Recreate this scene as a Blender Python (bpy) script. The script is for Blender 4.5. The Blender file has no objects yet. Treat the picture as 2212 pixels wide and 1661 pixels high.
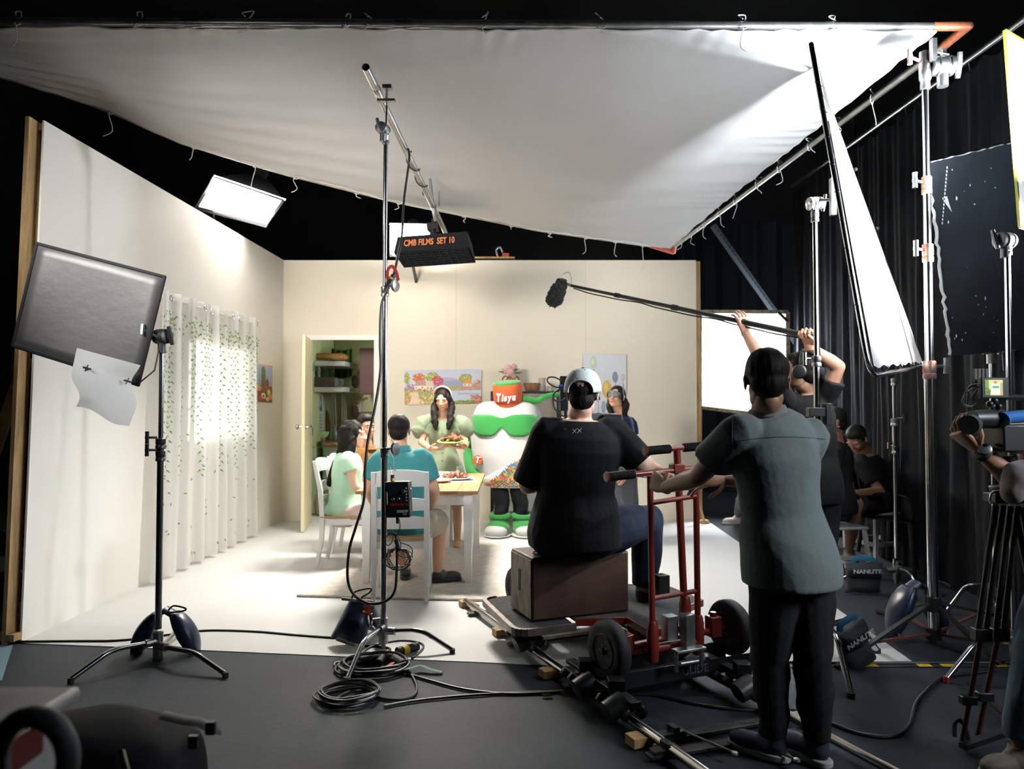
import bpy, bmesh, math, random
import numpy as np
from mathutils import Vector, Matrix, Euler
V = Vector
random.seed(7); rng = np.random.default_rng(7)
SC = bpy.context.scene; COL = SC.collection
PI = math.pi; R = math.radians
# ---------------------------------------------------------------- camera
F = 1600.0; H = 1.36; PITCH = math.atan(43.5/F)
cam = bpy.data.cameras.new('camera'); camo = bpy.data.objects.new('camera', cam); COL.objects.link(camo)
cam.sensor_width = 36; cam.lens = 36*F/2212; camo.location = (0, 0, H); camo.rotation_euler = (PI/2+PITCH, 0, 0)
cam.clip_start = .05; cam.clip_end = 100
cam.dof.use_dof = True; cam.dof.focus_distance = 3.7; cam.dof.aperture_fstop = 3.2
SC.camera = camo
CR = Matrix.Rotation(PITCH, 3, 'X')
def ray(px, py): return CR @ V(((px-1106)/F, 1.0, -(py-830.5)/F))
def D(px, py, d):                       # the world point seen at a pixel, at distance d into the room
    r = ray(px, py); return V((0, 0, H)) + r*(d/r.y)
def G(px, py, z=0.0):                   # the world point seen at a pixel, at height z
    r = ray(px, py); return V((0, 0, H)) + r*((z-H)/r.z)
def PL(px, py, p0, n):                  # the world point seen at a pixel, on a plane
    r = ray(px, py); o = V((0, 0, H)); return o + r*((V(p0)-o).dot(n)/r.dot(n))
# ---------------------------------------------------------------- world, exposure
w = bpy.data.worlds.new('world'); SC.world = w; w.use_nodes = True
w.node_tree.nodes['Background'].inputs[0].default_value = (.35, .45, .6, 1)
w.node_tree.nodes['Background'].inputs[1].default_value = .0025
SC.view_settings.view_transform = 'Standard'; SC.view_settings.look = 'None'
SC.view_settings.exposure = 1.3; SC.view_settings.gamma = 1; SC.view_settings.use_curve_mapping = False
SC.cycles.max_bounces = 7; SC.cycles.diffuse_bounces = 4; SC.cycles.transparent_max_bounces = 12
SC.cycles.sample_clamp_indirect = 6; SC.cycles.use_denoising = True; SC.cycles.caustics_reflective = False; SC.cycles.caustics_refractive = False
# ---------------------------------------------------------------- lights
def aim(o, target): o.rotation_euler = (V(target)-o.location).to_track_quat('-Z', 'Y').to_euler()
def area(name, loc, target, sx, sy, power, col, spread=180):
    l = bpy.data.lights.new(name, 'AREA'); l.shape = 'RECTANGLE'; l.size = sx; l.size_y = sy; l.energy = power; l.color = col; l.spread = R(spread)
    o = bpy.data.objects.new(name, l); COL.objects.link(o); o.location = loc; aim(o, target); return o
def spot(name, loc, target, power, col, ang, blend=.5, rad=.05):
    l = bpy.data.lights.new(name, 'SPOT'); l.energy = power; l.color = col; l.spot_size = R(ang); l.spot_blend = blend; l.shadow_soft_size = rad
    o = bpy.data.objects.new(name, l); COL.objects.link(o); o.location = loc; aim(o, target); return o
WARM = (1, .945, .86); COOL = (.86, .93, 1)
spot('right_hard_light', (3.25, 2.85, 2.62), (-2.8, 5.42, 1.70), 190, COOL, 37, .25, .07)
area('right_up_light', (2.75, 3.75, 2.75), (2.0, 4.75, 3.55), .35, .35, 48, COOL, 110)
spot('scrim_lamp', (3.2, 3.9, 2.2), (2.0, 4.15, 2.10), 800, (.95, .97, 1), 66, .5, .15)
area('crew_fill_light', (3.6, 1.3, 2.5), (.9, 3.4, .9), 1.0, 1.0, 11, COOL, 90)  # unseen soft fill, added to lift the dark crew
area('window_light', (-3.5, 6.6, 1.5), (-2.7, 6.7, 1.2), .9, 1.2, 8, (1, .97, .9))
area('kitchen_light', (-1.2, 9.9, 2.3), (-2.2, 9.6, .9), .4, .4, 2.5, (1, 1, .85))
spot('back_wall_fill', (-2.35, 2.6, 2.65), (-.5, 8.7, 1.5), 335, (1, .96, .90), 58, .6, .5)  # unseen lamp added to brighten the back wall

# ---------------------------------------------------------------- materials
MATS = {}
def mat(name, col=(.8, .8, .8), rough=.6, metal=0, vary=0, vscale=8, bump=0, bscale=60, col2=None, emit=0, alpha=1, trans=0, translucent=0, sheen=0, stretch=None, coat=0, spec=None):
    if name in MATS: return MATS[name]
    m = bpy.data.materials.new(name); m.use_nodes = True; nt = m.node_tree; N = nt.nodes; L = nt.links
    b = N['Principled BSDF']; b.inputs['Base Color'].default_value = (*col, 1); b.inputs['Roughness'].default_value = rough; b.inputs['Metallic'].default_value = metal
    if spec is not None: b.inputs['Specular IOR Level'].default_value = spec
    if sheen: b.inputs['Sheen Weight'].default_value = sheen
    if coat: b.inputs['Coat Weight'].default_value = coat
    if trans: b.inputs['Transmission Weight'].default_value = trans
    src = None
    if vary or bump:
        tc = N.new('ShaderNodeTexCoord'); mp = N.new('ShaderNodeMapping'); L.new(tc.outputs['Object'], mp.inputs[0])
        if stretch: mp.inputs['Scale'].default_value = stretch
        src = mp.outputs[0]
    if vary:
        n = N.new('ShaderNodeTexNoise'); n.inputs['Scale'].default_value = vscale; n.inputs['Detail'].default_value = 6; n.inputs['Roughness'].default_value = .6
        L.new(src, n.inputs['Vector'])
        r = N.new('ShaderNodeValToRGB'); c2 = col2 or tuple(c*(1-vary) for c in col)
        r.color_ramp.elements[0].position = .32; r.color_ramp.elements[1].position = .68
        r.color_ramp.elements[0].color = (*c2, 1); r.color_ramp.elements[1].color = (*col, 1)
        L.new(n.outputs['Fac'], r.inputs[0]); L.new(r.outputs[0], b.inputs['Base Color'])
    if bump:
        n = N.new('ShaderNodeTexNoise'); n.inputs['Scale'].default_value = bscale; n.inputs['Detail'].default_value = 4
        L.new(src, n.inputs['Vector']); bp = N.new('ShaderNodeBump'); bp.inputs['Strength'].default_value = bump; bp.inputs['Distance'].default_value = .01
        L.new(n.outputs['Fac'], bp.inputs['Height']); L.new(bp.outputs[0], b.inputs['Normal'])
    if emit:
        b.inputs['Emission Color'].default_value = (*col, 1); b.inputs['Emission Strength'].default_value = emit
    if translucent or alpha < 1:
        out = N['Material Output']; cur = b.outputs[0]
        if translucent:
            t = N.new('ShaderNodeBsdfTranslucent'); t.inputs[0].default_value = (*col, 1)
            mx = N.new('ShaderNodeMixShader'); mx.inputs[0].default_value = translucent; L.new(cur, mx.inputs[1]); L.new(t.outputs[0], mx.inputs[2]); cur = mx.outputs[0]
        if alpha < 1:
            t = N.new('ShaderNodeBsdfTransparent'); mx = N.new('ShaderNodeMixShader'); mx.inputs[0].default_value = 1-alpha
            L.new(cur, mx.inputs[1]); L.new(t.outputs[0], mx.inputs[2]); cur = mx.outputs[0]
        L.new(cur, out.inputs[0])
    MATS[name] = m; return m
def vcmat(name, rough=.6):
    if name in MATS: return MATS[name]
    m = bpy.data.materials.new(name); m.use_nodes = True; nt = m.node_tree
    a = nt.nodes.new('ShaderNodeVertexColor'); a.layer_name = 'paint'
    nt.links.new(a.outputs[0], nt.nodes['Principled BSDF'].inputs['Base Color']); nt.nodes['Principled BSDF'].inputs['Roughness'].default_value = rough
    MATS[name] = m; return m
chrome = mat('chrome', (.62, .63, .65), .16, 1); dull = mat('dull_metal', (.42, .42, .42), .38, 1, vary=.4, vscale=20); galv = mat('galvanised', (.55, .55, .54), .34, .9, vary=.35, vscale=14)
black = mat('black_metal', (.012, .012, .013), .38, .2); blackp = mat('black_plastic', (.014, .014, .015), .42); blackr = mat('black_rubber', (.011, .011, .012), .62, bump=.2, bscale=80)
blackc = mat('black_cloth', (.012, .012, .014), .9, bump=.35, bscale=14, spec=.15)
darkm = mat('dark_iron', (.05, .048, .046), .5, .6, vary=.5, vscale=12)
redm = mat('red_paint', (.22, .02, .010), .38, 0, vary=.55, vscale=30, col2=(.2, .02, .01), coat=.3)
orangem = mat('rusty_orange', (.42, .10, .03), .5, .2, vary=.7, vscale=40, col2=(.12, .06, .04))
whitep = mat('white_paint', (.80, .80, .79), .32); white = mat('white_plain', (.8, .8, .8), .5)
woodo = mat('oak_top', (.38, .20, .085), .4, vary=.35, vscale=3, stretch=(9, 1, 9)); seatw = mat('seat_wood', (.46, .30, .15), .45, vary=.25, vscale=4, stretch=(1, 8, 1))
lumber = mat('pine_lumber', (.48, .30, .13), .7, vary=.45, vscale=5, stretch=(6, 6, .8), bump=.2, bscale=25)
bluebag = mat('navy_vinyl', (.012, .022, .06), .33, vary=.4, vscale=6, bump=.25, bscale=12)
# ---------------------------------------------------------------- mesh building
class MB:
    def __init__(s): s.v = []; s.f = []; s.m = []; s.cur = 0
    def add(s, vs, fs):
        o = len(s.v); s.v += [tuple(p) for p in vs]; s.f += [tuple(i+o for i in q) for q in fs]; s.m += [s.cur]*len(fs); return s
    def box(s, c, size, rot=None):
        c = V(c); hx, hy, hz = [a/2 for a in size]
        M = rot if isinstance(rot, Matrix) else (Matrix.Rotation(rot, 3, 'Z') if rot else Matrix.Identity(3))
        vs = [c+M@V((x*hx, y*hy, z*hz)) for x in (-1, 1) for y in (-1, 1) for z in (-1, 1)]
        return s.add(vs, [(0, 1, 3, 2), (4, 6, 7, 5), (0, 4, 5, 1), (2, 3, 7, 6), (0, 2, 6, 4), (1, 5, 7, 3)])
    def bar(s, a, b, w, h=None, up=(0, 0, 1)):
        a = V(a); b = V(b); h = h or w; d = (b-a).normalized(); u = V(up)
        if abs(d.dot(u)) > .95: u = V((1, 0, 0)) if abs(d.x) < .9 else V((0, 1, 0))
        x = d.cross(u).normalized(); y = x.cross(d)
        return s.box((a+b)/2, (w, (b-a).length, h), Matrix((x, d, y)).transposed())
    def tube(s, pts, r, n=10, caps=True, flat=1.0, up=None, hollow=False):
        pts = [V(p) for p in pts]; m = len(pts); rs = r if isinstance(r, (list, tuple)) else [r]*m
        u = None; rings = []
        for i, p in enumerate(pts):
            d = (pts[min(i+1, m-1)]-pts[max(i-1, 0)])
            if d.length < 1e-9: d = V((0, 0, 1))
            d.normalize()
            if u is None:
                u = V(up) if up else (V((0, 0, 1)) if abs(d.z) < .9 else V((1, 0, 0)))
            u = (u-d*u.dot(d)); u = u.normalized() if u.length > 1e-6 else d.orthogonal().normalized()
            x = d.cross(u)
            rr = rs[i]; ra, rb = rr if isinstance(rr, (tuple, list)) else (rr, rr*flat)
            rings.append([p+x*(ra*math.cos(2*PI*k/n))+u*(rb*math.sin(2*PI*k/n)) for k in range(n)])
        vs = [q for ring in rings for q in ring]; fs = []
        for i in range(m-1):
            for k in range(n):
                a = i*n+k; b = i*n+(k+1) % n; fs.append((a, b, b+n, a+n))
        if caps and not hollow: fs.append(tuple(range(n-1, -1, -1))); fs.append(tuple((m-1)*n+k for k in range(n)))
        return s.add(vs, fs)
    def pipe(s, a, b, ro, ri, n=16):
        a = V(a); b = V(b); d = (b-a).normalized(); u = d.orthogonal().normalized(); x = d.cross(u)
        vs = []
        for p, r in ((a, ro), (b, ro), (b, ri), (a, ri)): vs += [p+x*r*math.cos(2*PI*k/n)+u*r*math.sin(2*PI*k/n) for k in range(n)]
        fs = [(i*n+k, i*n+(k+1) % n, ((i+1) % 4)*n+(k+1) % n, ((i+1) % 4)*n+k) for i in range(4) for k in range(n)]
        return s.add(vs, fs)
    def lathe(s, c, prof, n=24, M=None, sx=1, sy=1):
        c = V(c); M = M or Matrix.Identity(3); vs = []
        for r, z in prof: vs += [c+M@V((r*sx*math.cos(2*PI*k/n), r*sy*math.sin(2*PI*k/n), z)) for k in range(n)]
        m = len(prof); fs = [(i*n+k, i*n+(k+1) % n, (i+1)*n+(k+1) % n, (i+1)*n+k) for i in range(m-1) for k in range(n)]
        fs += [tuple(range(n-1, -1, -1)), tuple((m-1)*n+k for k in range(n))]
        return s.add(vs, fs)
    def ell(s, c, r, M=None, n=14, m=8):
        prof = [(math.sin(PI*i/m), -math.cos(PI*i/m)) for i in range(m+1)]; prof[0] = (.02, -1); prof[-1] = (.02, 1)
        c = V(c); r = (r, r, r) if isinstance(r, (int, float)) else r; M = M or Matrix.Identity(3)
        vs = [c+M@V((a*r[0]*math.cos(2*PI*k/n), a*r[1]*math.sin(2*PI*k/n), z*r[2])) for a, z in prof for k in range(n)]
        fs = [(i*n+k, i*n+(k+1) % n, (i+1)*n+(k+1) % n, (i+1)*n+k) for i in range(m) for k in range(n)]
        fs += [tuple(range(n-1, -1, -1)), tuple(m*n+k for k in range(n))]
        return s.add(vs, fs)
    def prism(s, poly, off):
        poly = [V(p) for p in poly]; n = len(poly); o = V(off)
        vs = poly+[p+o for p in poly]
        return s.add(vs, [tuple(range(n)), tuple(range(2*n-1, n-1, -1))]+[(i, i+n, (i+1) % n+n, (i+1) % n) for i in range(n)])
    def grid(s, fn, nu, nv, closed=False):
        vs = [fn(i/nu, j/nv) for j in range(nv+1) for i in range(nu+1)]; k = nu+1
        return s.add(vs, [(j*k+i, j*k+i+1, (j+1)*k+i+1, (j+1)*k+i) for j in range(nv) for i in range(nu)])
    def build(s, name, m, parent=None, smooth=True, bevel=0, label=None, solid=0, sub=0, ang=40):
        me = bpy.data.meshes.new(name); off = V((0, 0, 0)); p = parent
        while p is not None: off = off+p.location; p = p.parent
        a = np.array(s.v, dtype=float)-np.array(off); me.from_pydata(a.tolist(), [], s.f)
        for q in (m if isinstance(m, (list, tuple)) else [m]): me.materials.append(q)
        if isinstance(m, (list, tuple)): me.polygons.foreach_set('material_index', s.m)
        bm = bmesh.new(); bm.from_mesh(me); bmesh.ops.recalc_face_normals(bm, faces=bm.faces)
        if smooth:
            lim = R(ang)
            for f in bm.faces: f.smooth = True
            for e in bm.edges:
                if len(e.link_faces) == 2 and e.calc_face_angle(0) > lim: e.smooth = False
        bm.to_mesh(me); bm.free()
        o = bpy.data.objects.new(name, me); COL.objects.link(o); o.parent = parent
        if bevel:
            b = o.modifiers.new('bevel', 'BEVEL'); b.width = bevel; b.segments = 2; b.limit_method = 'ANGLE'; b.angle_limit = R(50)
        if sub: q = o.modifiers.new('subdivision', 'SUBSURF'); q.levels = q.render_levels = sub
        if solid: q = o.modifiers.new('thickness', 'SOLIDIFY'); q.thickness = solid; q.offset = 0
        if label: o['label'] = label
        return o
def thing(name, label, cat, loc=(0, 0, 0), group=None):
    o = bpy.data.objects.new(name, None); COL.objects.link(o); o.location = loc; o.empty_display_size = .1
    o['label'] = label; o['category'] = cat
    if group: o['group'] = group
    return o
def tag(o, label, cat, group=None, kind=None):
    o['label'] = label; o['category'] = cat
    if group: o['group'] = group
    if kind: o['kind'] = kind
    return o
def struct(o, label=None, cat=None):
    o['kind'] = 'structure'
    if label: o['label'] = label
    if cat: o['category'] = cat
    return o
def dup(root, loc=None, rotz=None, label=None, group=None):
    def cp(o, par):
        c = o.copy(); COL.objects.link(c); c.parent = par
        for ch in list(o.children): cp(ch, c)
        return c
    r = cp(root, None)
    if loc is not None: r.location = loc
    if rotz is not None: r.rotation_euler = (0, 0, rotz)
    if label: r['label'] = label
    if group: r['group'] = group
    return r
def curve(pts, k=6, closed=False):                     # Catmull-Rom through points
    p = [V(q) for q in pts]; n = len(p); out = []
    for i in range(n-1):
        a, b, c, d = p[max(i-1, 0)], p[i], p[i+1], p[min(i+2, n-1)]
        for j in range(k):
            t = j/k; out.append(.5*((2*b)+(c-a)*t+(2*a-5*b+4*c-d)*t*t+(3*b-a-3*c+d)*t**3))
    out.append(p[-1]); return out
def frame(d, up=(0, 0, 1)):                            # matrix with local z along d
    z = V(d).normalized(); u = V(up)
    if abs(z.dot(u)) > .97: u = V((0, 1, 0))
    x = u.cross(z).normalized(); return Matrix((x, z.cross(x), z)).transposed()
def bake(o, mods, keep_mat=None):                      # evaluate modifiers into a fresh mesh
    for k, v in mods:
        q = o.modifiers.new(k, k)
        for a, b in v.items(): setattr(q, a, b)
    dg = bpy.context.evaluated_depsgraph_get(); dg.update()
    me = bpy.data.meshes.new_from_object(o.evaluated_get(dg)); old = o.data; o.modifiers.clear(); o.data = me
    bpy.data.meshes.remove(old); return o
def text(body, size, M, loc, m, parent=None, name='lettering', shear=0, extrude=.001, bold=0, label=None, sx=1):
    c = bpy.data.curves.new('text', 'FONT'); c.body = body; c.size = size; c.align_x = 'CENTER'; c.align_y = 'CENTER'; c.shear = shear; c.extrude = extrude; c.offset = bold; c.resolution_u = 3
    t = bpy.data.objects.new('text', c); COL.objects.link(t)
    dg = bpy.context.evaluated_depsgraph_get(); dg.update(); me = bpy.data.meshes.new_from_object(t.evaluated_get(dg))
    bpy.data.objects.remove(t); bpy.data.curves.remove(c)
    off = V((0, 0, 0)); p = parent
    while p is not None: off = off+p.location; p = p.parent
    me.transform(Matrix.Translation(V(loc)-off) @ (M @ Matrix.Diagonal((sx, 1, 1))).to_4x4()); me.materials.clear(); me.materials.append(m)
    o = bpy.data.objects.new(name, me); COL.objects.link(o); o.parent = parent
    if label: o['label'] = label
    return o
def facing(n, up=(0, 0, 1)):                           # text frame: z = outward normal, y = up
    z = V(n).normalized(); x = V(up).cross(z).normalized(); return Matrix((x, z.cross(x), z)).transposed()
def picture(name, img, c00, cu, cv, parent=None, m=None, label=None):   # flat print: img [rows from top][cols][rgb 0..1 srgb]
    h, wd = img.shape[:2]; c00 = V(c00); cu = V(cu); cv = V(cv)
    mb = MB(); mb.grid(lambda u, v: c00+cu*u+cv*v, wd, h); o = mb.build(name, m or vcmat('print'), parent, smooth=False, label=label)
    at = o.data.color_attributes.new('paint', 'FLOAT_COLOR', 'CORNER')
    lin = np.where(img <= .04045, img/12.92, ((img+.055)/1.055)**2.4)[::-1].reshape(-1, 3)
    cols = np.ones((len(lin), 4, 4)); cols[:, :, :3] = lin[:, None, :]
    at.data.foreach_set('color', cols.ravel()); return o
def canvas(h, w, col): a = np.zeros((h, w, 3)); a[:] = col; return a
def blob(a, x, y, rx, ry, col, soft=0):
    h, w = a.shape[:2]; Y, X = np.mgrid[0:h, 0:w]; d = ((X/w-x)/rx)**2+((Y/h-y)/ry)**2
    a[d < 1] = col
def rect(a, x0, y0, x1, y1, col):
    h, w = a.shape[:2]; a[int(y0*h):max(int(y0*h)+1, int(y1*h)), int(x0*w):max(int(x0*w)+1, int(x1*w))] = col
def speck(a, x0, y0, x1, y1, cols, n, r):
    for i in range(n):
        c = cols[rng.integers(len(cols))]; t = rng.uniform(0, 6.28); q = rng.random()**.5 if (y1-y0) > .2 and (x1-x0) < .2 else 9
        px_, py_ = (rng.uniform(x0, x1), rng.uniform(y0, y1)) if q > 1 else ((x0+x1)/2+(x1-x0)/2*q*math.cos(t), (y0+y1)/2+(y1-y0)/2*q*math.sin(t))
        blob(a, px_, py_, r*rng.uniform(.4, 1), r*rng.uniform(.6, 1.6), np.clip(np.array(c)*rng.uniform(.8, 1.15), 0, 1))

# ---------------------------------------------------------------- people
skinA = mat('skin_tan', (.50, .27, .17), .5, vary=.12, vscale=9); skinB = mat('skin_light', (.66, .42, .31), .48, vary=.08, vscale=9); skinC = mat('skin_brown', (.30, .15, .09), .5, vary=.12, vscale=9)
hairm = mat('hair_black', (.010, .008, .007), .62, spec=.12, bump=.3, bscale=90, stretch=(1, 1, .12)); lipm = mat('lips', (.42, .10, .09), .4); eyew = mat('eye_white', (.36, .31, .28), .35); eyed = mat('eye_dark', (.012, .008, .006), .15)
def cloth(name, col, rough=.85, **k): return mat(name, col, rough, bump=.3, bscale=22, sheen=.15 if max(col) > .08 else 0, spec=.2, **k)
UPV = V((0, 0, 1))
def ringloft(mb, rings, n=28, e=.82):          # rings: centre, half-width vector, half-depth vector
    vs = []
    for c, a, b in rings:
        for k in range(n):
            t = 2*PI*k/n; x = math.cos(t); y = math.sin(t)
            vs.append(V(c)+V(a)*math.copysign(abs(x)**e, x)+V(b)*math.copysign(abs(y)**e, y))
    m = len(rings); fs = [(i*n+k, i*n+(k+1) % n, (i+1)*n+(k+1) % n, (i+1)*n+k) for i in range(m-1) for k in range(n)]
    fs += [tuple(range(n-1, -1, -1)), tuple((m-1)*n+k for k in range(n))]
    mb.add(vs, fs)
def limb(mb, pts, rs, n=14, flatend=False):            # tapering limb with round ends
    pts = [V(p) for p in pts]; rs = list(rs)
    if len(pts) > 2:
        P = []; Q = []
        for i in range(len(pts)-1):
            a, b, c, d = pts[max(i-1, 0)], pts[i], pts[i+1], pts[min(i+2, len(pts)-1)]
            for j in range(4):
                t = j/4; s = .5*((2*b)+(c-a)*t+(2*a-5*b+4*c-d)*t*t+(3*b-a-3*c+d)*t**3); l = b.lerp(c, t)
                P.append(l.lerp(s, .6)); Q.append(rs[i]*(1-t)+rs[i+1]*t)
        pts = P+[pts[-1]]; rs = Q+[rs[-1]]
    mb.tube(pts, rs, n)
    mb.ell(pts[0], rs[0], n=12, m=8)
    if not flatend: mb.ell(pts[-1], rs[-1], n=12, m=8)
def remesh(mb, name, m, parent, vox, smooth=6, fold=0, fscale=9, seed=0, label=None):
    o = mb.build(name, m, parent, smooth=True)
    bake(o, [('REMESH', dict(mode='VOXEL', voxel_size=vox, use_smooth_shade=True)), ('SMOOTH', dict(factor=.5, iterations=smooth))])
    if fold:
        me = o.data; n = len(me.vertices); co = np.empty(n*3); me.vertices.foreach_get('co', co); no = np.empty(n*3); me.vertex_normals.foreach_get('vector', no)
        co = co.reshape(-1, 3); no = no.reshape(-1, 3); r = np.random.default_rng(seed); h = np.zeros(n)
        for k in range(5):
            d = r.normal(size=3)*np.array([1, 1, 1.8]); d /= np.linalg.norm(d); s = fscale*r.uniform(.6, 2.4); w2 = r.normal(size=3); ph = r.uniform(0, 6, 2)
            h += (.5+.5*np.sin(co@d*s*1.3+2.2*np.sin(co@w2*fscale*.5+ph[0])+ph[1]))**3*(.5+.5*np.sin(co@w2*4+ph[1]))/(1+k*.25)
        h = np.clip((h-h.mean())/h.std(), -1.5, 2.0); co += no*(h*fold)[:, None]; me.vertices.foreach_set('co', co.ravel()); me.update()
    for p in o.data.polygons: p.use_smooth = True
    if label: o['label'] = label
    return o
def hand(mb, wr, fdir, pn, s=1.0, curl=.5, side=1, spread=.12):   # wrist, finger direction, palm normal (the side the fingers close to)
    f = V(fdir).normalized(); p = V(pn); p = (p-f*p.dot(f)).normalized(); x = f.cross(p)*side; wr = V(wr)
    ringloft(mb, [(wr-f*.02*s, x*.026*s, p*.020*s), (wr+f*.015*s, x*.029*s, p*.018*s), (wr+f*.05*s, x*.040*s, p*.0165*s), (wr+f*.088*s, x*.043*s, p*.0145*s), (wr+f*.098*s, x*.040*s, p*.010*s)], 16)
    L = [.043, .048, .045, .035]
    for i in range(4):
        b = wr+f*(.085-.004*abs(i-1.3))*s+x*(.032-.0213*i)*s; d = (f+x*spread*(1.3-i)*.7).normalized(); l = L[i]*s; pts = [b-f*.02*s, b]; ang = curl*.9
        for j, q in enumerate((1.0, .68, .55)):
            dd = d*math.cos(ang)+p*math.sin(ang); b = b+dd*l*q; pts.append(b); ang += curl*.95
        mb.tube(pts, [.0085*s, .0088*s, .0082*s, .0076*s, .0062*s], 8); mb.ell(pts[-1], .0063*s, n=8, m=5)
        for q in pts[1:-1]: mb.ell(q, .0086*s, n=8, m=5)
    b = wr+x*.024*s+f*.018*s+p*.006*s; d = (x*.75+f*.65+p*.35*(1+curl)).normalized(); d2 = (f*.8+p*(.3+curl*.8)+x*(.25-.5*curl)).normalized()
    pts = [wr+f*.01*s, b, b+d*.036*s, b+d*.036*s+d2*.032*s, b+d*.036*s+d2*.054*s]
    mb.tube(pts, [.014*s, .0135*s, .0105*s, .0095*s, .007*s], 8); mb.ell(pts[-1], .007*s, n=8, m=5)
def headframe(yaw, pitch=0, roll=0):                   # yaw 0 faces +y, 90 faces -x; local y is the face
    return Matrix.Rotation(R(yaw), 3, 'Z') @ Matrix.Rotation(R(pitch), 3, 'X') @ Matrix.Rotation(R(roll), 3, 'Y')
def headmesh(c, M, s, female=False):
    mb = MB(); E = lambda p, r: mb.ell(V(c)+M@(V(p)*s), tuple(q*s for q in r), M, 18, 12)
    E((0, -.018, .030), (.074, .090, .082)); E((0, .018, -.025), (.062, .068, .078)); E((0, .040, -.074), (.040, .040, .030)); E((0, .060, -.092), (.021, .020, .016))
    for x in (-1, 1):
        E((x*.040, .006, -.062), (.020, .045, .030)); E((x*.036, .056, -.022), (.022, .024, .020)); E((x*.030, .068, .024), (.026, .016, .010))
        E((x*.076, -.008, -.008), (.007, .017, .029)); E((x*.080, -.014, .006), (.006, .014, .018)); E((x*.011, .094, -.030), (.009, .010, .008))
    mb.tube([V(c)+M@(V(p)*s) for p in ((0, .078, .020), (0, .090, -.002), (0, .101, -.024))], [.0085*s, .0095*s, .012*s], 10); E((0, .101, -.028), (.0115, .011, .009))
    E((0, .074, -.056), (.027, .018, .013))
    return mb
def facebits(c, M, s, parent, closed=False, smile=False):
    P = lambda p: V(c)+M@(V(p)*s)
    for x in (-1, 1):
        if closed:
            e = MB(); e.tube([P((x*.019, .083, .001)), P((x*.031, .085, -.003)), P((x*.043, .078, .001))], [.0012*s, .0022*s, .0012*s], 6); e.build('eyelashes', hairm, parent)
        e = MB(); e.ell(P((x*.031, .0765, .003)), (.0125*s, .007*s, .0050*s if not closed else .002*s), M, 12, 8); e.cur = 1
        e.ell(P((x*.031, .0815, .002)), (.0058*s, .0035*s, .0052*s if not closed else .002*s), M, 10, 6); e.build('eye', [eyew, eyed], parent) if not closed else None
        b = MB(); b.tube([P((x*.014, .087, .020)), P((x*.030, .086, .026)), P((x*.046, .075, .021))], [.0022*s, .0032*s, .0015*s], 6); b.build('eyebrow', hairm, parent)
    l = MB(); l.tube([P((-.024, .082, -.054+.004*smile)), P((-.010, .0935, -.055)), P((0, .0945, -.056)), P((.010, .0935, -.055)), P((.024, .082, -.054+.004*smile))], [.002*s, .0055*s, .006*s, .0055*s, .002*s], 8); l.build('lips', lipm, parent)
    if smile:
        t = MB(); t.ell(P((0, .0965, -.055)), (.014*s, .003*s, .0028*s), M, 10, 6); t.build('teeth', eyew, parent)
def hairshort(c, M, s, parent, vox=.006, r=1.0, fade=0):
    mb = MB(); P = lambda p: V(c)+M@(V(p)*s)
    mb.ell(P((0, -.026, .042)), (.081*s*r, .092*s*r, .083*s*r), M, 20, 14); mb.ell(P((0, -.052, -.012)), (.068*s, .056*s, .062*s), M, 18, 12); mb.ell(P((0, .035, .082)), (.058*s, .045*s, .030*s), M, 14, 10)
    for x in (-1, 1): mb.ell(P((x*.068, .002, .018)), (.012*s, .022*s, .030*s), M, 10, 8)
    return remesh(mb, 'hair', hairm, parent, vox, 3, .0008, 60, 3)
def hairlong(c, M, s, parent, locks, vox=.008, top=1.0):
    mb = MB(); P = lambda p: V(c)+M@(V(p)*s)
    mb.ell(P((0, -.026, .040)), (.084*s*top, .094*s, .086*s*top), M, 20, 14); mb.ell(P((0, -.055, -.02)), (.075*s, .058*s, .075*s), M, 18, 12)
    for x in (-1, 1): mb.ell(P((x*.068, .015, .020)), (.018*s, .038*s, .050*s), M, 12, 8)
    for pts, rs in locks: limb(mb, pts, rs, 12)
    return remesh(mb, 'hair', hairm, parent, vox, 2, .003, 40, 5)
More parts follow.
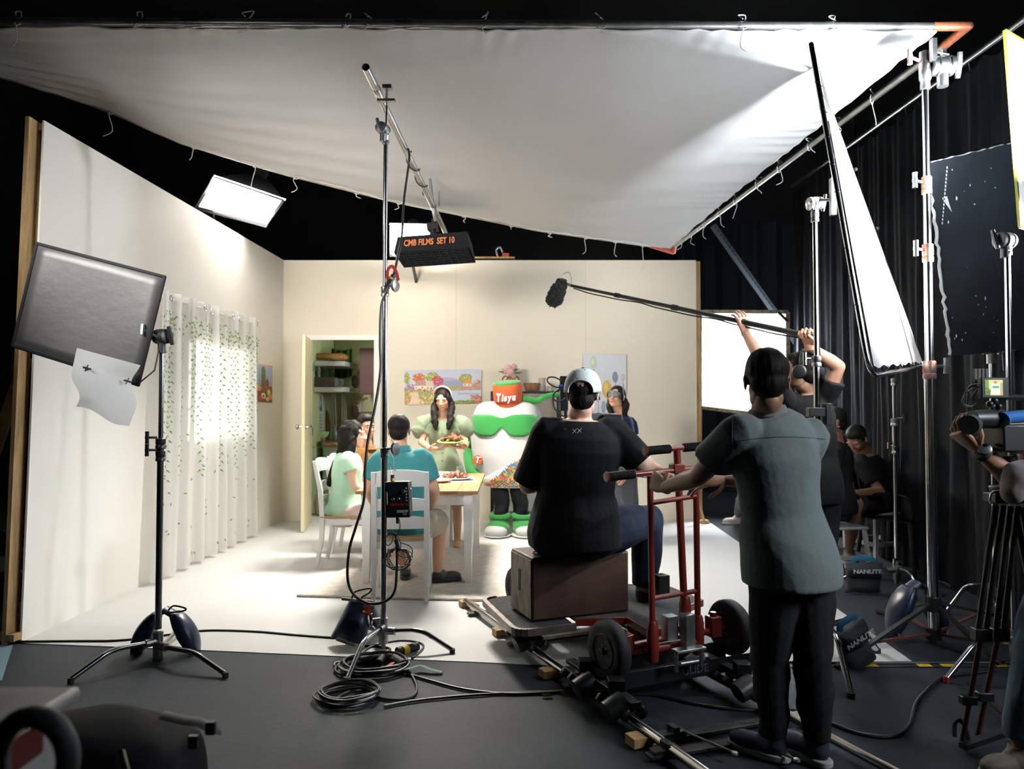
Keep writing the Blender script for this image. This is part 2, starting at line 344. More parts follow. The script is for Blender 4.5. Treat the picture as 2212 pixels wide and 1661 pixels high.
def person(label, head, yaw, pitch, neck, sh, el, wr, pel, knee, ank, toe, skin=skinA, s=1.0, girth=1.0, vox=.009, group=None,
           shirt=None, sleeve=.62, shirt_len=.10, trouser=None, tlen=.93, shoes=None, handd=None, palm=None, curl=.5, face=False, hair='short', female=False,
           hipw=None, roll=0, neckline=.0, fold=.0035, legs=True, skirt=None, hs=1.0, chestf=1.0, bdepth=1.0, closed=False, smile=False, sleever=1.0, arms=(0, 1)):
    root = thing('person', label, 'person', (V(pel).x, V(pel).y, min([V(a).z for a in ank])-.09 if ank else 0), group)
    head = V(head); neck = V(neck); pel = V(pel); sh = [V(q) for q in sh]; el = [V(q) for q in el]; wr = [V(q) for q in wr]
    knee = [V(q) for q in knee]; ank = [V(q) for q in ank]; M = headframe(yaw, pitch, roll)
    X = (sh[1]-sh[0]); shw = X.length/2; X.normalize(); up = (neck-pel).normalized(); X = (X-up*X.dot(up)).normalized(); Y = up.cross(X)   # forward for sh[0]=left side
    Ltor = (neck-pel).length; g = girth
    def tor(off, hem):
        prof = [(-.16, .155, .115), (-.05, .172, .125), (.12, .160, .118), (.32, .142*(.93 if female else 1), .108), (.52, .150, .115), (.70, .162, .120), (.82, .155, .108), (.91, .125, .085), (.97, .075, .062)]
        if off > 0: prof[:3] = [(-.16, .172, .142), (-.05, .176, .142), (.12, .166, .130)]
        rings = []
        for t, a, b in prof:
            if t < hem: continue
            k = min(1.0, max(.0, (t+.2)/1.1)); wsc = (shw/.165) if t > .6 else 1.0
            a2 = a*g*s*(wsc*.35+.65)*(chestf if t > .4 else 1)+off; b2 = b*g*s*bdepth+off
            k2 = max(0, min(1, (t-.05)/.35)); Xh = V((X.x, X.y, 0)).normalized(); XX = Xh.lerp(X, k2).normalized(); YY = V((-Xh.y, Xh.x, 0)).lerp(Y, k2).normalized()
            rings.append((pel+(up if t > 0 else UPV)*(t*Ltor), XX*a2, YY*b2))
        return rings
    # legs
    hw = (hipw or .085)*s; hips = [pel-X*hw*g-up*.03, pel+X*hw*g-up*.03]
    body = MB(); ringloft(body, tor(0, -1), 28, .97); limb(body, [neck-up*.05, neck+up*.01, head+M@V((0, -.018, -.075))*s], [.062*s*g**.5, .056*s*g**.4, .050*s*g**.3])
    for i in arms:
        limb(body, [sh[i]-X*(.03 if i else -.03), sh[i], sh[i].lerp(el[i], .5), el[i]], [.06*s*g, .056*s*g, .047*s*g, .037*s*g]); limb(body, [el[i], el[i].lerp(wr[i], .3), wr[i]], [.037*s*g, .040*s*g, .025*s])
    if legs:
        for i in (0, 1):
            limb(body, [hips[i], hips[i].lerp(knee[i], .5), knee[i]], [.088*s*g, .076*s*g, .052*s*g]); limb(body, [knee[i], knee[i].lerp(ank[i], .35), ank[i]], [.050*s*g, .054*s*g, .034*s])
            t = V(toe[i]).normalized(); body.ell(ank[i]-V((0, 0, .045*s))+t*.05*s, (.036*s, .10*s, .03*s), Matrix((t.cross(V((0, 0, 1))), t, V((0, 0, 1)))).transposed())
    o = body.build('body', skin, root); bake(o, [('REMESH', dict(mode='VOXEL', voxel_size=vox, use_smooth_shade=True)), ('SMOOTH', dict(factor=.5, iterations=4))])
    hm = headmesh(head, M, s*hs).build('head_tmp', skin, root); bake(hm, [('REMESH', dict(mode='VOXEL', voxel_size=.0045*s, use_smooth_shade=True)), ('SMOOTH', dict(factor=.5, iterations=3))])
    hb = MB()
    for i in arms:
        fd = (wr[i]-el[i]) if not handd or handd[i] is None else V(handd[i]); pn = (palm[i] if palm else -Y); hand(hb, wr[i], fd, pn, s, curl[i] if isinstance(curl, (tuple, list)) else curl, 1 if i else -1)
    hd = hb.build('hand_tmp', skin, root)
    bm = bmesh.new()
    for q in (o, hm, hd): bm.from_mesh(q.data)
    bm.to_mesh(o.data); bm.free()
    for q in (hm, hd): me = q.data; bpy.data.objects.remove(q); bpy.data.meshes.remove(me)
    for p in o.data.polygons: p.use_smooth = True
    if shirt:
        mb = MB(); ringloft(mb, tor(.014*s, -shirt_len*2), 32, .97)
        ringloft(mb, [(neck-up*.09, X*.10*s, Y*.075*s), (neck-up*(.02+neckline), X*(.070)*s, Y*.062*s)])
        for i in arms:
            e = sh[i].lerp(el[i], min(sleeve, 1)); pts = [sh[i]-X*(.03 if i else -.03), sh[i], e]; rs = [.072*s*g, .070*s*g, .062*s*g*sleever]
            limb(mb, pts, rs, flatend=True)
            if sleeve > 1: limb(mb, [el[i], el[i].lerp(wr[i], sleeve-1)], [.055*s*g, .042*s*g], flatend=True)
        remesh(mb, 'shirt', shirt, root, vox, 3, fold, 9, int(neck.x*100) % 97)
    if trouser and legs:
        mb = MB(); ringloft(mb, [(pel-up*.14*s, X*.10*s*g, Y*.09*s*g), (pel-up*.04*s, X*.168*s*g, Y*.126*s*g*bdepth), (pel+up*.10*s, X*.155*s*g, Y*.118*s*g*bdepth)])
        for i in (0, 1):
            if tlen <= .5: limb(mb, [hips[i], hips[i].lerp(knee[i], tlen*2)], [.102*s*g, .085*s*g], flatend=True)
            else:
                limb(mb, [hips[i], hips[i].lerp(knee[i], .5), knee[i]], [.100*s*g, .088*s*g, .066*s*g]); limb(mb, [knee[i], knee[i].lerp(ank[i], .5), knee[i].lerp(ank[i], tlen)], [.066*s*g, .063*s*g, .052*s*g], flatend=True)
        remesh(mb, 'trousers' if tlen > .5 else 'shorts', trouser, root, vox, 3, fold, 12, 5)
    if skirt:
        mb = MB(); m, rings = skirt; ringloft(mb, rings, 40); remesh(mb, 'skirt', m, root, vox, 3, fold*1.6, 11, 8)
    if shoes and legs:
        for i in (0, 1):
            t = V(toe[i]).normalized(); t.z = 0; t.normalize(); xx = t.cross(V((0, 0, 1))); A = ank[i]; zb = A.z-.085*s; Mx = Matrix((xx, t, V((0, 0, 1)))).transposed()
            mb = MB(); mb.ell(V((A.x, A.y, zb+.045*s))+t*.015*s, (.042*s, .065*s, .05*s), Mx); mb.ell(V((A.x, A.y, zb+.035*s))+t*.10*s, (.046*s, .085*s, .038*s), Mx)
            if not (isinstance(shoes, tuple) and len(shoes) > 2): mb.tube([A+V((0, 0, .01)), V((A.x, A.y, zb+.05*s))], [.043*s, .046*s], 14)
            sm = shoes[0] if isinstance(shoes, tuple) else shoes
            so = remesh(mb, 'shoe', sm, root, .006, 3)
            so_ = MB(); so_.prism([V((A.x, A.y, zb))+xx*(.044*s*math.copysign(abs(math.cos(q))**.7, math.cos(q)))+t*(.062*s+.125*s*math.copysign(abs(math.sin(q))**.8, math.sin(q))) for q in np.linspace(0, 2*PI, 22)[:-1]], V((0, 0, .024*s)))
            so_.build('sole', shoes[1] if isinstance(shoes, tuple) else black, so, bevel=.004)
    if face: facebits(head, M, s*hs, root, closed, smile)
    if hair == 'short': hairshort(head, M, s*hs, root)
    return root, M, X, Y, up

# ================================================================= the setting
floor_m = mat('floor_concrete', (.026, .031, .038), .6, spec=.10, vary=.22, vscale=1.6, bump=.12, bscale=35)
fp = MB(); fp.add([(-9, -2, 0), (9, -2, 0), (9, 16, 0), (-9, 16, 0)], [(0, 1, 2, 3)]); floor = struct(fp.build('floor', floor_m, smooth=False), 'dark blue grey painted concrete studio floor with scuffs')
paint_m = mat('floor_white_paint', (.60, .60, .59), .55, vary=.05, vscale=2.5, bump=.05, bscale=40)
pa = [G(60, 1391), G(400, 1404), G(760, 1420), G(1230, 1440), G(1510, 1445), G(1660, 1438), G(1972, 1431), G(1800, 1310), G(1609, 1181), G(1537, 1131)]
pw = MB(); pw.prism([V((q.x, q.y, .001)) for q in pa]+[V((2.17, 8.9, .001)), V((2.17, 11, .001)), V((-2.9, 11, .001)), V((-2.85, 4.28, .001))], (0, 0, .003)); o = pw.build('painted_area', paint_m, floor, smooth=False, label='white painted part of the floor')
wall_m = mat('set_wall_cream', (.79, .72, .585), .6, vary=.03, vscale=1.2, bump=.05, bscale=25)
wall_cool_m = mat('set_wall_cool_lit', (.74, .72, .67), .6, vary=.03, vscale=1.0, bump=.05, bscale=25)  # same cream paint, whitened for the cooler light on the left flat
YB = 8.70; ZT = D(1000, 562, YB).z; LA = V((-2.82, 4.28, 0)); LB = V((D(608, 900, YB).x, YB, 0)); XR = D(1505, 800, YB).x
ld = (LB-LA).normalized(); ln = V((ld.y, -ld.x, 0))           # left wall: along, and out into the set
LW = lambda px, py, off=0.0: PL(px, py, LA+ln*off, ln)
lw = lambda s, z, off=0.0: LA+ld*s+ln*off+V((0, 0, z))
LL = (LB-LA).length
def wallpoly(mb, fn, outer, hole, th):
    (x0, z0, x1, z1), (a0, c0, a1, c1) = outer, hole
    for r in ((x0, z0, a0, z1), (a1, z0, x1, z1), (a0, c1, a1, z1), (a0, z0, a1, c0)):
        if r[2]-r[0] > 1e-3 and r[3]-r[1] > 1e-3:
            p = [fn(r[0], r[1]), fn(r[2], r[1]), fn(r[2], r[3]), fn(r[0], r[3])]; n = (p[1]-p[0]).cross(p[3]-p[0]).normalized(); mb.prism(p, n*th)
# left wall with the window hole
wc0 = LW(400, 730); wc1 = LW(533, 962); s0 = (wc0-LA).dot(ld); s1 = (wc1-LA).dot(ld); zw1 = LW(466, 735).z; zw0 = LW(466, 958).z
mb = MB(); SHR = (LW(92, 250)-LA).dot(ld)
mb = MB(); wallpoly(mb, lambda s, z: lw(s+SHR*z/ZT*max(0, 1-s/s0), z), (0, 0, LL, ZT), (s0, zw0, s1, zw1), .012)
wl = struct(mb.build('wall_left', wall_cool_m, smooth=False), 'cream set flat coloured whiter for its cool light, standing at the left, with the curtained window')
for a, b in ((.22, .26), (1.20, 1.24), (LL-.05, LL-.01)):
    q = MB(); q.box(lw((a+b)/2, ZT/2, -.055), (.04, .09, ZT), math.atan2(ld.y, ld.x)+0); q.build('stud', lumber, wl, bevel=.002)
q = MB(); q.bar(lw(-.012, 0, -.05), lw(SHR-.012, ZT, -.05), .10, .024, up=ln); q.build('end_board', lumber, wl, smooth=False, label='raw timber edge board of the flat')
q = MB(); q.bar(lw(.0, .03, -.055), lw(LL, .03, -.055), .09, .04); q.build('rail', lumber, wl)
q = MB(); q.bar(lw(SHR+.02, ZT-.03, -.055), lw(LL, ZT-.03, -.055), .09, .04); q.build('rail', lumber, wl)
# back wall with the doorway
dx0 = D(672, 735, YB).x; dx1 = D(809, 735, YB).x; dz = D(740, 735, YB).z
mb = MB(); wallpoly(mb, lambda x, z: V((x, YB, z)), (LB.x, 0, XR, ZT), (dx0, 0, dx1, dz), -.012)
wb = struct(mb.build('wall_back', wall_m, smooth=False), 'cream back flat of the set with a doorway and pictures')
for x in (LB.x+.03, -1.3, 0.0, 1.2, XR-.03):
    q = MB(); q.box((x, YB+.058, ZT/2), (.04, .09, ZT)); q.build('stud', lumber, wb)
for z in (.03, ZT-.03): q = MB(); q.bar((dx1 if z < 1 else LB.x, YB+.058, z), (XR, YB+.058, z), .04, .04); q.build('rail', lumber, wb)
q = MB(); q.bar((XR+.010, YB+.05, 0), (XR+.010, YB+.05, ZT-.005), .02, .10); q.build('end_board', lumber, wb, smooth=False)
for x in (D(985, 800, YB).x, D(1265, 800, YB).x):
    q = MB(); q.box((x, YB-.0005, ZT/2), (.003, .002, ZT)); q.build('panel_seam', mat('seam', (.5, .44, .34), .7), wb, smooth=False)
# door frame and door
fr = MB(); x0 = D(655, 735, YB).x; x1 = D(824, 735, YB).x; zt = D(740, 724, YB).z
fr.box(((x0+dx0)/2, YB-.01, dz/2), (dx0-x0, .06, dz)); fr.box(((x1+dx1)/2, YB-.01, dz/2), (x1-dx1, .06, dz)); fr.box(((x0+x1)/2, YB-.01, (dz+zt)/2), (x1-x0, .06, zt-dz))
struct(fr.build('trim_1', mat('trim_white', (.82, .80, .75), .4), bevel=.003), 'white painted frame around the kitchen doorway')
hx = dx0+.01; dfar = V((hx, YB-.03, 0)); dnear = G(654, 1150); ddir = V((dnear.x-dfar.x, dnear.y-dfar.y, 0)); dl = .80; ddir.normalize()
dm = mat('door_cream', (.72, .66, .42), .45, bump=.03); hz = dz-.02
mb = MB(); mb.bar(dfar+V((0, 0, hz/2+.01)), dfar+ddir*dl+V((0, 0, hz/2+.01)), .036, hz); dr = struct(mb.build('door_1', dm, bevel=.003), 'pale yellow door standing open into the room')
side = ddir.cross(V((0, 0, 1)))
for sg in (-1, 1):
    k = MB(); c = dfar+ddir*(dl-.07)+V((0, 0, D(655, 922, 8).z)); M = frame(side*sg)
    k.lathe(c+side*sg*.018, [(.030, 0), (.030, .006), (.010, .010), (.010, .030), (.024, .040), (.028, .052), (.020, .064), (.004, .068)], 18, M); k.build('door_knob', chrome, dr)
for z in (.25, 1.0, 1.75):
    k = MB(); k.tube([dfar+V((.02, 0, z)), dfar+V((.02, 0, z+.09))], .008, 8); k.build('hinge', chrome, dr)
# window in the left wall
wn = MB(); wm = mat('window_frame_white', (.82, .82, .80), .4)
cs = (s0+s1)/2; W = s1-s0; ang = math.atan2(ld.y, ld.x)
for s, z, a, b in ((s0+.025, (zw0+zw1)/2, .05, zw1-zw0), (s1-.025, (zw0+zw1)/2, .05, zw1-zw0), (cs, (zw0+zw1)/2, .045, zw1-zw0), (cs, zw0+.025, W, .05), (cs, zw1-.025, W, .05)):
    wn.box(lw(s, z, -.02), (a, .06, b), ang)
wi = struct(wn.build('window_1', wm, bevel=.002), 'white framed set window behind the sheer curtain')
for k in (1, 2):
    for a, b in ((s0+.05, cs-.02), (cs+.02, s1-.05)):
        q = MB(); z = zw0+(zw1-zw0)*k/3; q.box(lw((a+b)/2, z, -.02), (b-a, .025, .025), ang); q.build('muntin', wm, wi)
for a, b in ((s0+.05, cs-.02), (cs+.02, s1-.05)):
    q = MB(); q.box(lw((a+b)/2, (zw0+zw1)/2, -.03), (b-a, .004, zw1-zw0-.1), ang); q.build('pane', mat('frosted_glow_pane', (1, .99, .95), .4, emit=.7, translucent=.6), wi, smooth=False)  # pane emits by itself, for the brightness behind the window
# room shell of the dark studio
dk = mat('studio_dark', (.008, .008, .009), .9)
for nm, pts in (('wall_far', [(-9, 15, 0), (9, 15, 0), (9, 15, 8), (-9, 15, 8)]), ('wall_west', [(-9, -2, 0), (-9, 16, 0), (-9, 16, 8), (-9, -2, 8)]), ('wall_east', [(7, -2, 0), (7, 16, 0), (7, 16, 8), (7, -2, 8)]), ('wall_near', [(-9, -2, 0), (9, -2, 0), (9, -2, 8), (-9, -2, 8)]), ('ceiling', [(-9, -2, 8), (9, -2, 8), (9, 16, 8), (-9, 16, 8)])):
    q = MB(); q.add(pts, [(0, 1, 2, 3)]); struct(q.build(nm, dk, smooth=False))
# kitchen nook behind the doorway
green = mat('kitchen_green', (.40, .46, .22), .6, vary=.06, vscale=2)
kx0 = dx0-.12; kx1 = -.5; ky = 10.35; kz = ZT-.3
q = MB(); q.box((kx0-.03, (YB+.13+ky)/2, kz/2), (.05, ky-YB-.13, kz)); struct(q.build('wall_kitchen_left', green, smooth=False), 'olive green kitchen side wall seen through the doorway')
q = MB(); q.box(((kx0+kx1)/2, ky+.03, kz/2), (kx1-kx0, .05, kz)); struct(q.build('wall_kitchen_back', green, smooth=False), 'olive green kitchen back wall seen through the doorway')
# ================================================================= overhead silk and its pipe frame
silkm = mat('silk_white', (.76, .76, .76), .75, vary=.08, vscale=.8, bump=.5, bscale=5, translucent=.25)
bd = lambda px: 11.48/(1.575-(px-1106)/1600)
bpts = [(-130, 122), (0, 162), (210, 228), (381, 303), (620, 375), (839, 430), (1164, 496), (1447, 536)]
def interp(P, t):
    t = min(max(t, 0), 1)*(len(P)-1); i = min(int(t), len(P)-2); return P[i]+(P[i+1]-P[i])*(t-i)
backc = [D(x, y, bd(x)) for x, y in bpts]; seg = [0]
for a, b in zip(backc, backc[1:]): seg.append(seg[-1]+(b-a).length)
def backp(u):
    L = u*seg[-1]
    for i in range(len(seg)-1):
        if L <= seg[i+1]: return backc[i].lerp(backc[i+1], (L-seg[i])/(seg[i+1]-seg[i]))
    return backc[-1]
fl = D(-130, 60, 4.45); frp = D(2022, 68, 4.42)
def silkp(u, v):
    p = fl.lerp(frp, u).lerp(backp(u), v); e = (4*u*(1-u))**.5; 
    p.z -= .13*(4*v*(1-v))**.8*e*(.35+.65*v) + .05*math.sin(9*u+2.5*v)*v*(1-v)*2
    p.z += .008*math.sin(u*190+5*math.sin(u*23))*math.exp(-v*16)*(.4+.6*math.sin(u*31)**2)+.006*math.sin(u*160+4*math.sin(u*17))*math.exp(-(1-v)*14)+.007*math.sin(v*130+4*math.sin(v*19))*math.exp(-(1-u)*22)
    p.z += .006*math.sin(u*37+v*21)*math.sin(v*29-u*13)
    return p
silk = thing('overhead_silk', 'huge white overhead cloth tied to a galvanised pipe frame above the whole set', 'overhead cloth', fl.lerp(frp, .5).lerp(backp(.5), .5))
q = MB(); q.grid(silkp, 260, 130); q.build('cloth', silkm, silk)
q = MB(); q.tube([silkp(i/80, 0) for i in range(81)], .007, 6); q.tube([silkp(i/80, 1) for i in range(81)], .012, 6); q.tube([silkp(1, i/50) for i in range(51)], .007, 6); q.build('hem', mat('hem_cloth', (.6, .58, .56), .8), silk)
frm = silk
P1 = D(-130, 46, 4.45); P2 = D(2015, 57, 4.42); q = MB(); q.pipe(P1, P2, .0245, .021); q.build('front_pipe', galv, frm)
for px in (878, 420): q = MB(); c = P1.lerp(P2, (px+130)/2145); q.pipe(c-V((.05, 0, 0)), c+V((.05, 0, 0)), .027, .0246); q.build('pipe_sleeve', dull, frm)
S1 = D(2040, 98, 4.6); S2 = D(1458, 531, 8.35)
q = MB(); q.pipe(S1, S2, .0245, .021); q.build('side_pipe', galv, frm)
E1 = D(2092, 56, 4.4); q = MB(); q.tube([P2, E1], .0275, 16); q.tube([E1, S1], .0275, 16); q.ell(E1, .0275); q.build('corner_joint', orangem, frm, label='rust-flecked orange pipe elbow at the near right corner')
q = MB(); q.tube([backp(i/40)+V((0, .05, .015)) for i in range(41)], .0245, 12); q.build('far_pipe', galv, frm)
E2 = D(1455, 545, 8.45); q = MB(); q.tube([backp(.955)+V((0, .05, .015)), E2], .028, 12); q.tube([E2, S2], .028, 12); q.build('corner_joint', mat('red_joint', (.35, .05, .03), .5), frm, label='red pipe elbow at the far right corner')
cordm = mat('white_cord', (.62, .62, .60), .8)
def tie(c, hang, seed, away=None):
    r = random.Random(seed); q = MB(); c = V(c)
    q.tube(curve([c+V((.028*math.sin(t), .03*math.cos(t)*.9, .034*math.cos(t)-.003)) if away is None else c+V((.02*math.sin(t), .02*math.sin(t), .036*math.cos(t))) for t in np.linspace(.2, 6.2, 9)], 2), .0035, 6)
    q.tube(curve([c+V((0, -.03, -.02)), c+V((.02*r.uniform(-1, 1), -.035, -.05)), c+V((.03*r.uniform(-1, 1), -.03, -hang)), c+V((.05*r.uniform(-1, 1), -.03, -hang*1.25))], 4), .003, 6)
    q.tube(curve([c+V((0, -.02, .03)), c+V((.03*r.uniform(-1, 1), 0, .06)), c+V((.06*r.uniform(-.5, 1), 0, .05+.03*r.random())), c+V((.02, 0, .03))], 4), .004, 6)
    q.build('tie_cord', cordm, silk)
for i, (px, h) in enumerate([(40, .13), (303, .03), (535, .06), (752, .03), (800, .04), (1045, .06), (1300, .05), (1605, .14), (1800, .06)]): tie(P1.lerp(P2, (px+130)/2145), h, i)
for i, (k, h) in enumerate([(.05, .10), (.17, .16), (.27, .10), (.36, .05), (.47, .12), (.56, .07), (.66, .14), (.74, .12), (.82, .13), (.90, .10), (.96, .08)]): tie(S1.lerp(S2, k), h, 20+i, 1)
for i, (k, h) in enumerate([(.15, .16), (.24, .1), (.31, .18), (.36, .12), (.44, .06), (.5, .07), (.6, .07), (.68, .05), (.75, .06), (.82, .16), (.88, .15), (.94, .25)]): tie(backp(k)+V((0, .05, .015)), h, 40+i)

# ================================================================= lamps
litm = mat('lit_diffuser', (1, .97, .92), .5, emit=3.2)
def softbox(label, cs, depth, power, col, name='softbox', back=.3, out=.02, lip=.03, spread=170):
    cs = [V(c) for c in cs]; c = sum(cs, V((0, 0, 0)))/4; X = ((cs[1]-cs[0])+(cs[2]-cs[3])).normalized(); Y = ((cs[0]-cs[3])+(cs[1]-cs[2])); Y = (Y-X*Y.dot(X)).normalized(); N = X.cross(Y)
    wd = ((cs[1]-cs[0]).length+(cs[2]-cs[3]).length)/2; ht = ((cs[0]-cs[3]).length+(cs[1]-cs[2]).length)/2
    t = thing(name, label, 'studio light', c)
    cor = cs
    q = MB(); bk = [c-N*depth+(p-c)*back for p in cor]; q.add([p+N*lip for p in cor]+bk, [(i, (i+1) % 4, (i+1) % 4+4, i+4) for i in range(4)]+[(4, 5, 6, 7)]); q.build('shell', blackc, t, solid=.006, smooth=False)
    q = MB(); q.add(cs, [(0, 1, 2, 3)]); q.build('diffuser', litm, t, smooth=False)
    q = MB(); q.lathe(c-N*(depth+.16), [(.05, 0), (.06, .01), (.06, .14), (.075, .16), (.075, .18)], 20, frame(N)); q.build('lamp_head', blackp, t)
    l = bpy.data.lights.new(name+'_light', 'AREA'); l.shape = 'RECTANGLE'; l.size = wd*.96; l.size_y = ht*.96; l.energy = power; l.color = col; l.spread = R(spread)
    o = bpy.data.objects.new(name+'_light', l); COL.objects.link(o); o.parent = t; o.location = N*out; o.rotation_euler = N.to_track_quat('Z', 'Y').to_euler()
    o.rotation_euler = Matrix((X, Y, N)).transposed().to_euler() if False else Matrix((-X, Y, -N)).transposed().to_euler(); o.rotation_euler = Matrix((X, Y, N)).transposed().to_euler()
    return t, c, X, Y, N, cor
def softbox_light_flip(): pass
sb1 = softbox('tilted bright softbox above the left end of the set wall', [D(463, 378, 6.95), D(618, 430, 6.85), D(577, 487, 7.35), D(422, 447, 7.45)], .30, 28, WARM, spread=165)
q = MB(); bb = sb1[1]-sb1[4]*.35; q.tube([bb, V((-3.05, bb.y+.2, 3.4)), V((-3.05, bb.y+.2, 0))], .016, 10); q.build('pole', black, sb1[0])
sb2 = softbox('bright softbox glowing just above the top of the back wall', [D(842, 482, 8.0), D(932, 484, 8.0), D(932, 553, 8.42), D(842, 550, 8.42)], .12, 320, WARM)
q = MB(); q.bar(sb2[1]+V((0, .1, -.2)), V((sb2[1].x, YB+.1, ZT-.3)), .03); q.build('bracket', black, sb2[0])
# hanging softbox with its egg-crate, on the boom pipe of the centre stand
yw = R(-5); c = D(941, 541, 6.55); Mx = Matrix.Rotation(yw, 3, 'Z') @ Matrix.Rotation(R(-3), 3, 'Y') @ Matrix.Rotation(R(-9), 3, 'X')
hs = thing('hanging_softbox', 'black softbox with egg-crate and orange lettering hanging over the table', 'studio light', c); A = lambda x, y, z: c+Mx@V((x, y, z))
q = MB(); w_, d_ = .33, .19
top = [A(-w_*.93, -d_*.8, .09), A(w_*.93, -d_*.8, .09), A(w_*.93, d_*.8, .09), A(-w_*.93, d_*.8, .09)]; bot = [A(-w_, -d_, -.07), A(w_, -d_, -.07), A(w_, d_, -.07), A(-w_, d_, -.07)]
q.add(top+bot, [(0, 1, 2, 3)]+[(i, (i+1) % 4, (i+1) % 4+4, i+4) for i in range(4)]); q.build('shell', blackc, hs, solid=.006)
for i in range(11): q = MB(); x = -w_+.02+(2*w_-.04)*i/10; q.box(A(x, 0, -.05), (.004, 2*d_-.03, .05), Mx); q.build('crate_slat', blackc, hs, smooth=False)
for j in range(7): q = MB(); y = -d_+.02+(2*d_-.04)*j/6; q.box(A(0, y, -.05), (2*w_-.03, .004, .05), Mx); q.build('crate_slat', blackc, hs, smooth=False)
q = MB(); q.box(A(0, 0, -.018), (2*w_-.05, 2*d_-.04, .004), Mx); q.build('diffuser', mat('dim_diffuser', (1, .95, .85), .5, emit=1.2), hs)
text('CMB FILMS  SET 10', .088, Mx@facing((0, -1, .22)), A(-.02, -d_*.9-.015, .01), mat('orange_print', (.55, .17, .06), .6), hs, bold=.0025, sx=.62)
q = MB(); q.tube([A(-.02, 0, .09), A(-.02, 0, .20)], .03, 12); q.box(A(-.02, 0, .22), (.10, .08, .06), Mx); q.tube([A(-.02, 0, .22), A(-.02, 0, .30)], .014, 10); q.build('yoke', black, hs)
l = bpy.data.lights.new('hanging_softbox_light', 'AREA'); l.shape = 'RECTANGLE'; l.size = 2*w_; l.size_y = 2*d_; l.energy = 46; l.color = WARM; l.spread = R(130)
lo = bpy.data.objects.new('hanging_softbox_light', l); COL.objects.link(lo); lo.parent = hs; lo.location = Mx@V((0, 0, -.09)); lo.rotation_euler = Mx.to_euler()
# diffusion sheet on a timber frame beyond the right end of the back wall
def panelthing(name, label, cs, m, bm_, bw, cat='diffusion frame', sag=.0, n=10, bd_=.02):
    cs = [V(x) for x in cs]; c = sum(cs, V((0, 0, 0)))/4; t = thing(name, label, cat, c); N = (cs[1]-cs[0]).cross(cs[3]-cs[0]).normalized()
    q = MB(); q.grid(lambda u, v: cs[3].lerp(cs[2], u).lerp(cs[0].lerp(cs[1], u), v)+N*(sag*16*u*(1-u)*v*(1-v)+.004*math.sin(9*u+4*v)), n, n); q.build('sheet', m, t)
    for i in range(4): q = MB(); q.bar(cs[i], cs[(i+1) % 4], bd_, bw, up=(cs[i]-c)); q.build('frame_bar', bm_, t)
    return t, c, N
tapem = mat('taped_timber', (.30, .26, .19), .6, vary=.6, vscale=22, col2=(.07, .055, .04)); sheetm = mat('diffusion_sheet', (.86, .88, .9), .7, translucent=.75)
R4 = [D(1513, 673, 9.3), D(1702, 674, 8.7), D(1702, 902, 8.7), D(1513, 880, 9.3)]
t4, c4, n4 = panelthing('diffusion_screen', 'glowing white diffusion sheet on a taped timber frame right of the back wall', R4, sheetm, tapem, .045)
if n4.y > 0: n4 = -n4
for i in range(4):
    for k in range(1, 6):
        a, b = R4[i], R4[(i+1) % 4]; p = a.lerp(b, k/6); p = p.lerp(c4, .085)+n4*.012; q = MB(); q.ell(p, .007, n=8, m=4); q.build('push_pin', darkm, t4)
q = MB(); p = R4[1].lerp(c4, .09)+n4*.03; q.bar(p+V((-.06, 0, .05)), p+V((.05, 0, -.06)), .035, .03); q.build('clamp', darkm, t4)
for a in (R4[2], R4[3]): q = MB(); q.bar(a+V((0, .03, 0)), V((a.x, a.y+.03, 0)), .04, .04); q.build('post', lumber, t4)
def backlight(c, n, off, sx, sy, power, col, parent, name):      # the lamp behind a diffusion sheet
    l = bpy.data.lights.new(name, 'AREA'); l.shape = 'RECTANGLE'; l.size = sx; l.size_y = sy; l.energy = power; l.color = col; l.spread = R(130)
    o = bpy.data.objects.new(name, l); COL.objects.link(o); o.location = c-n*off; o.rotation_euler = n.to_track_quat('-Z', 'Y').to_euler(); return o
backlight(c4, n4, .55, .5, .5, 80, COOL, t4, 'right_frame_light')
# bright diffusion panel at the right edge of the view
a0 = D(2170, 66, 4.0); a1 = D(2203, 490, 4.0); dd = V((.95, .62, 0)); R6 = [a0, a0+dd, a1+dd, a1]
yellowm = mat('yellow_edge_tape', (.26, .25, .03), .6)
t6, c6, n6 = panelthing('lit_screen', 'bright white diffusion panel with yellow edge at the far right', R6, sheetm, yellowm, .014, bd_=.014)
if n6.x > 0: n6 = -n6
backlight(c6+V((0, 0, 0)), n6, .5, .6, .9, 150, COOL, t6, 'right_panel_light')
q = MB(); q.tube([a1+dd*.4, V((a1.x+dd.x*.4, a1.y+dd.y*.4, 0))], .016, 10); q.build('pole', dull, t6)
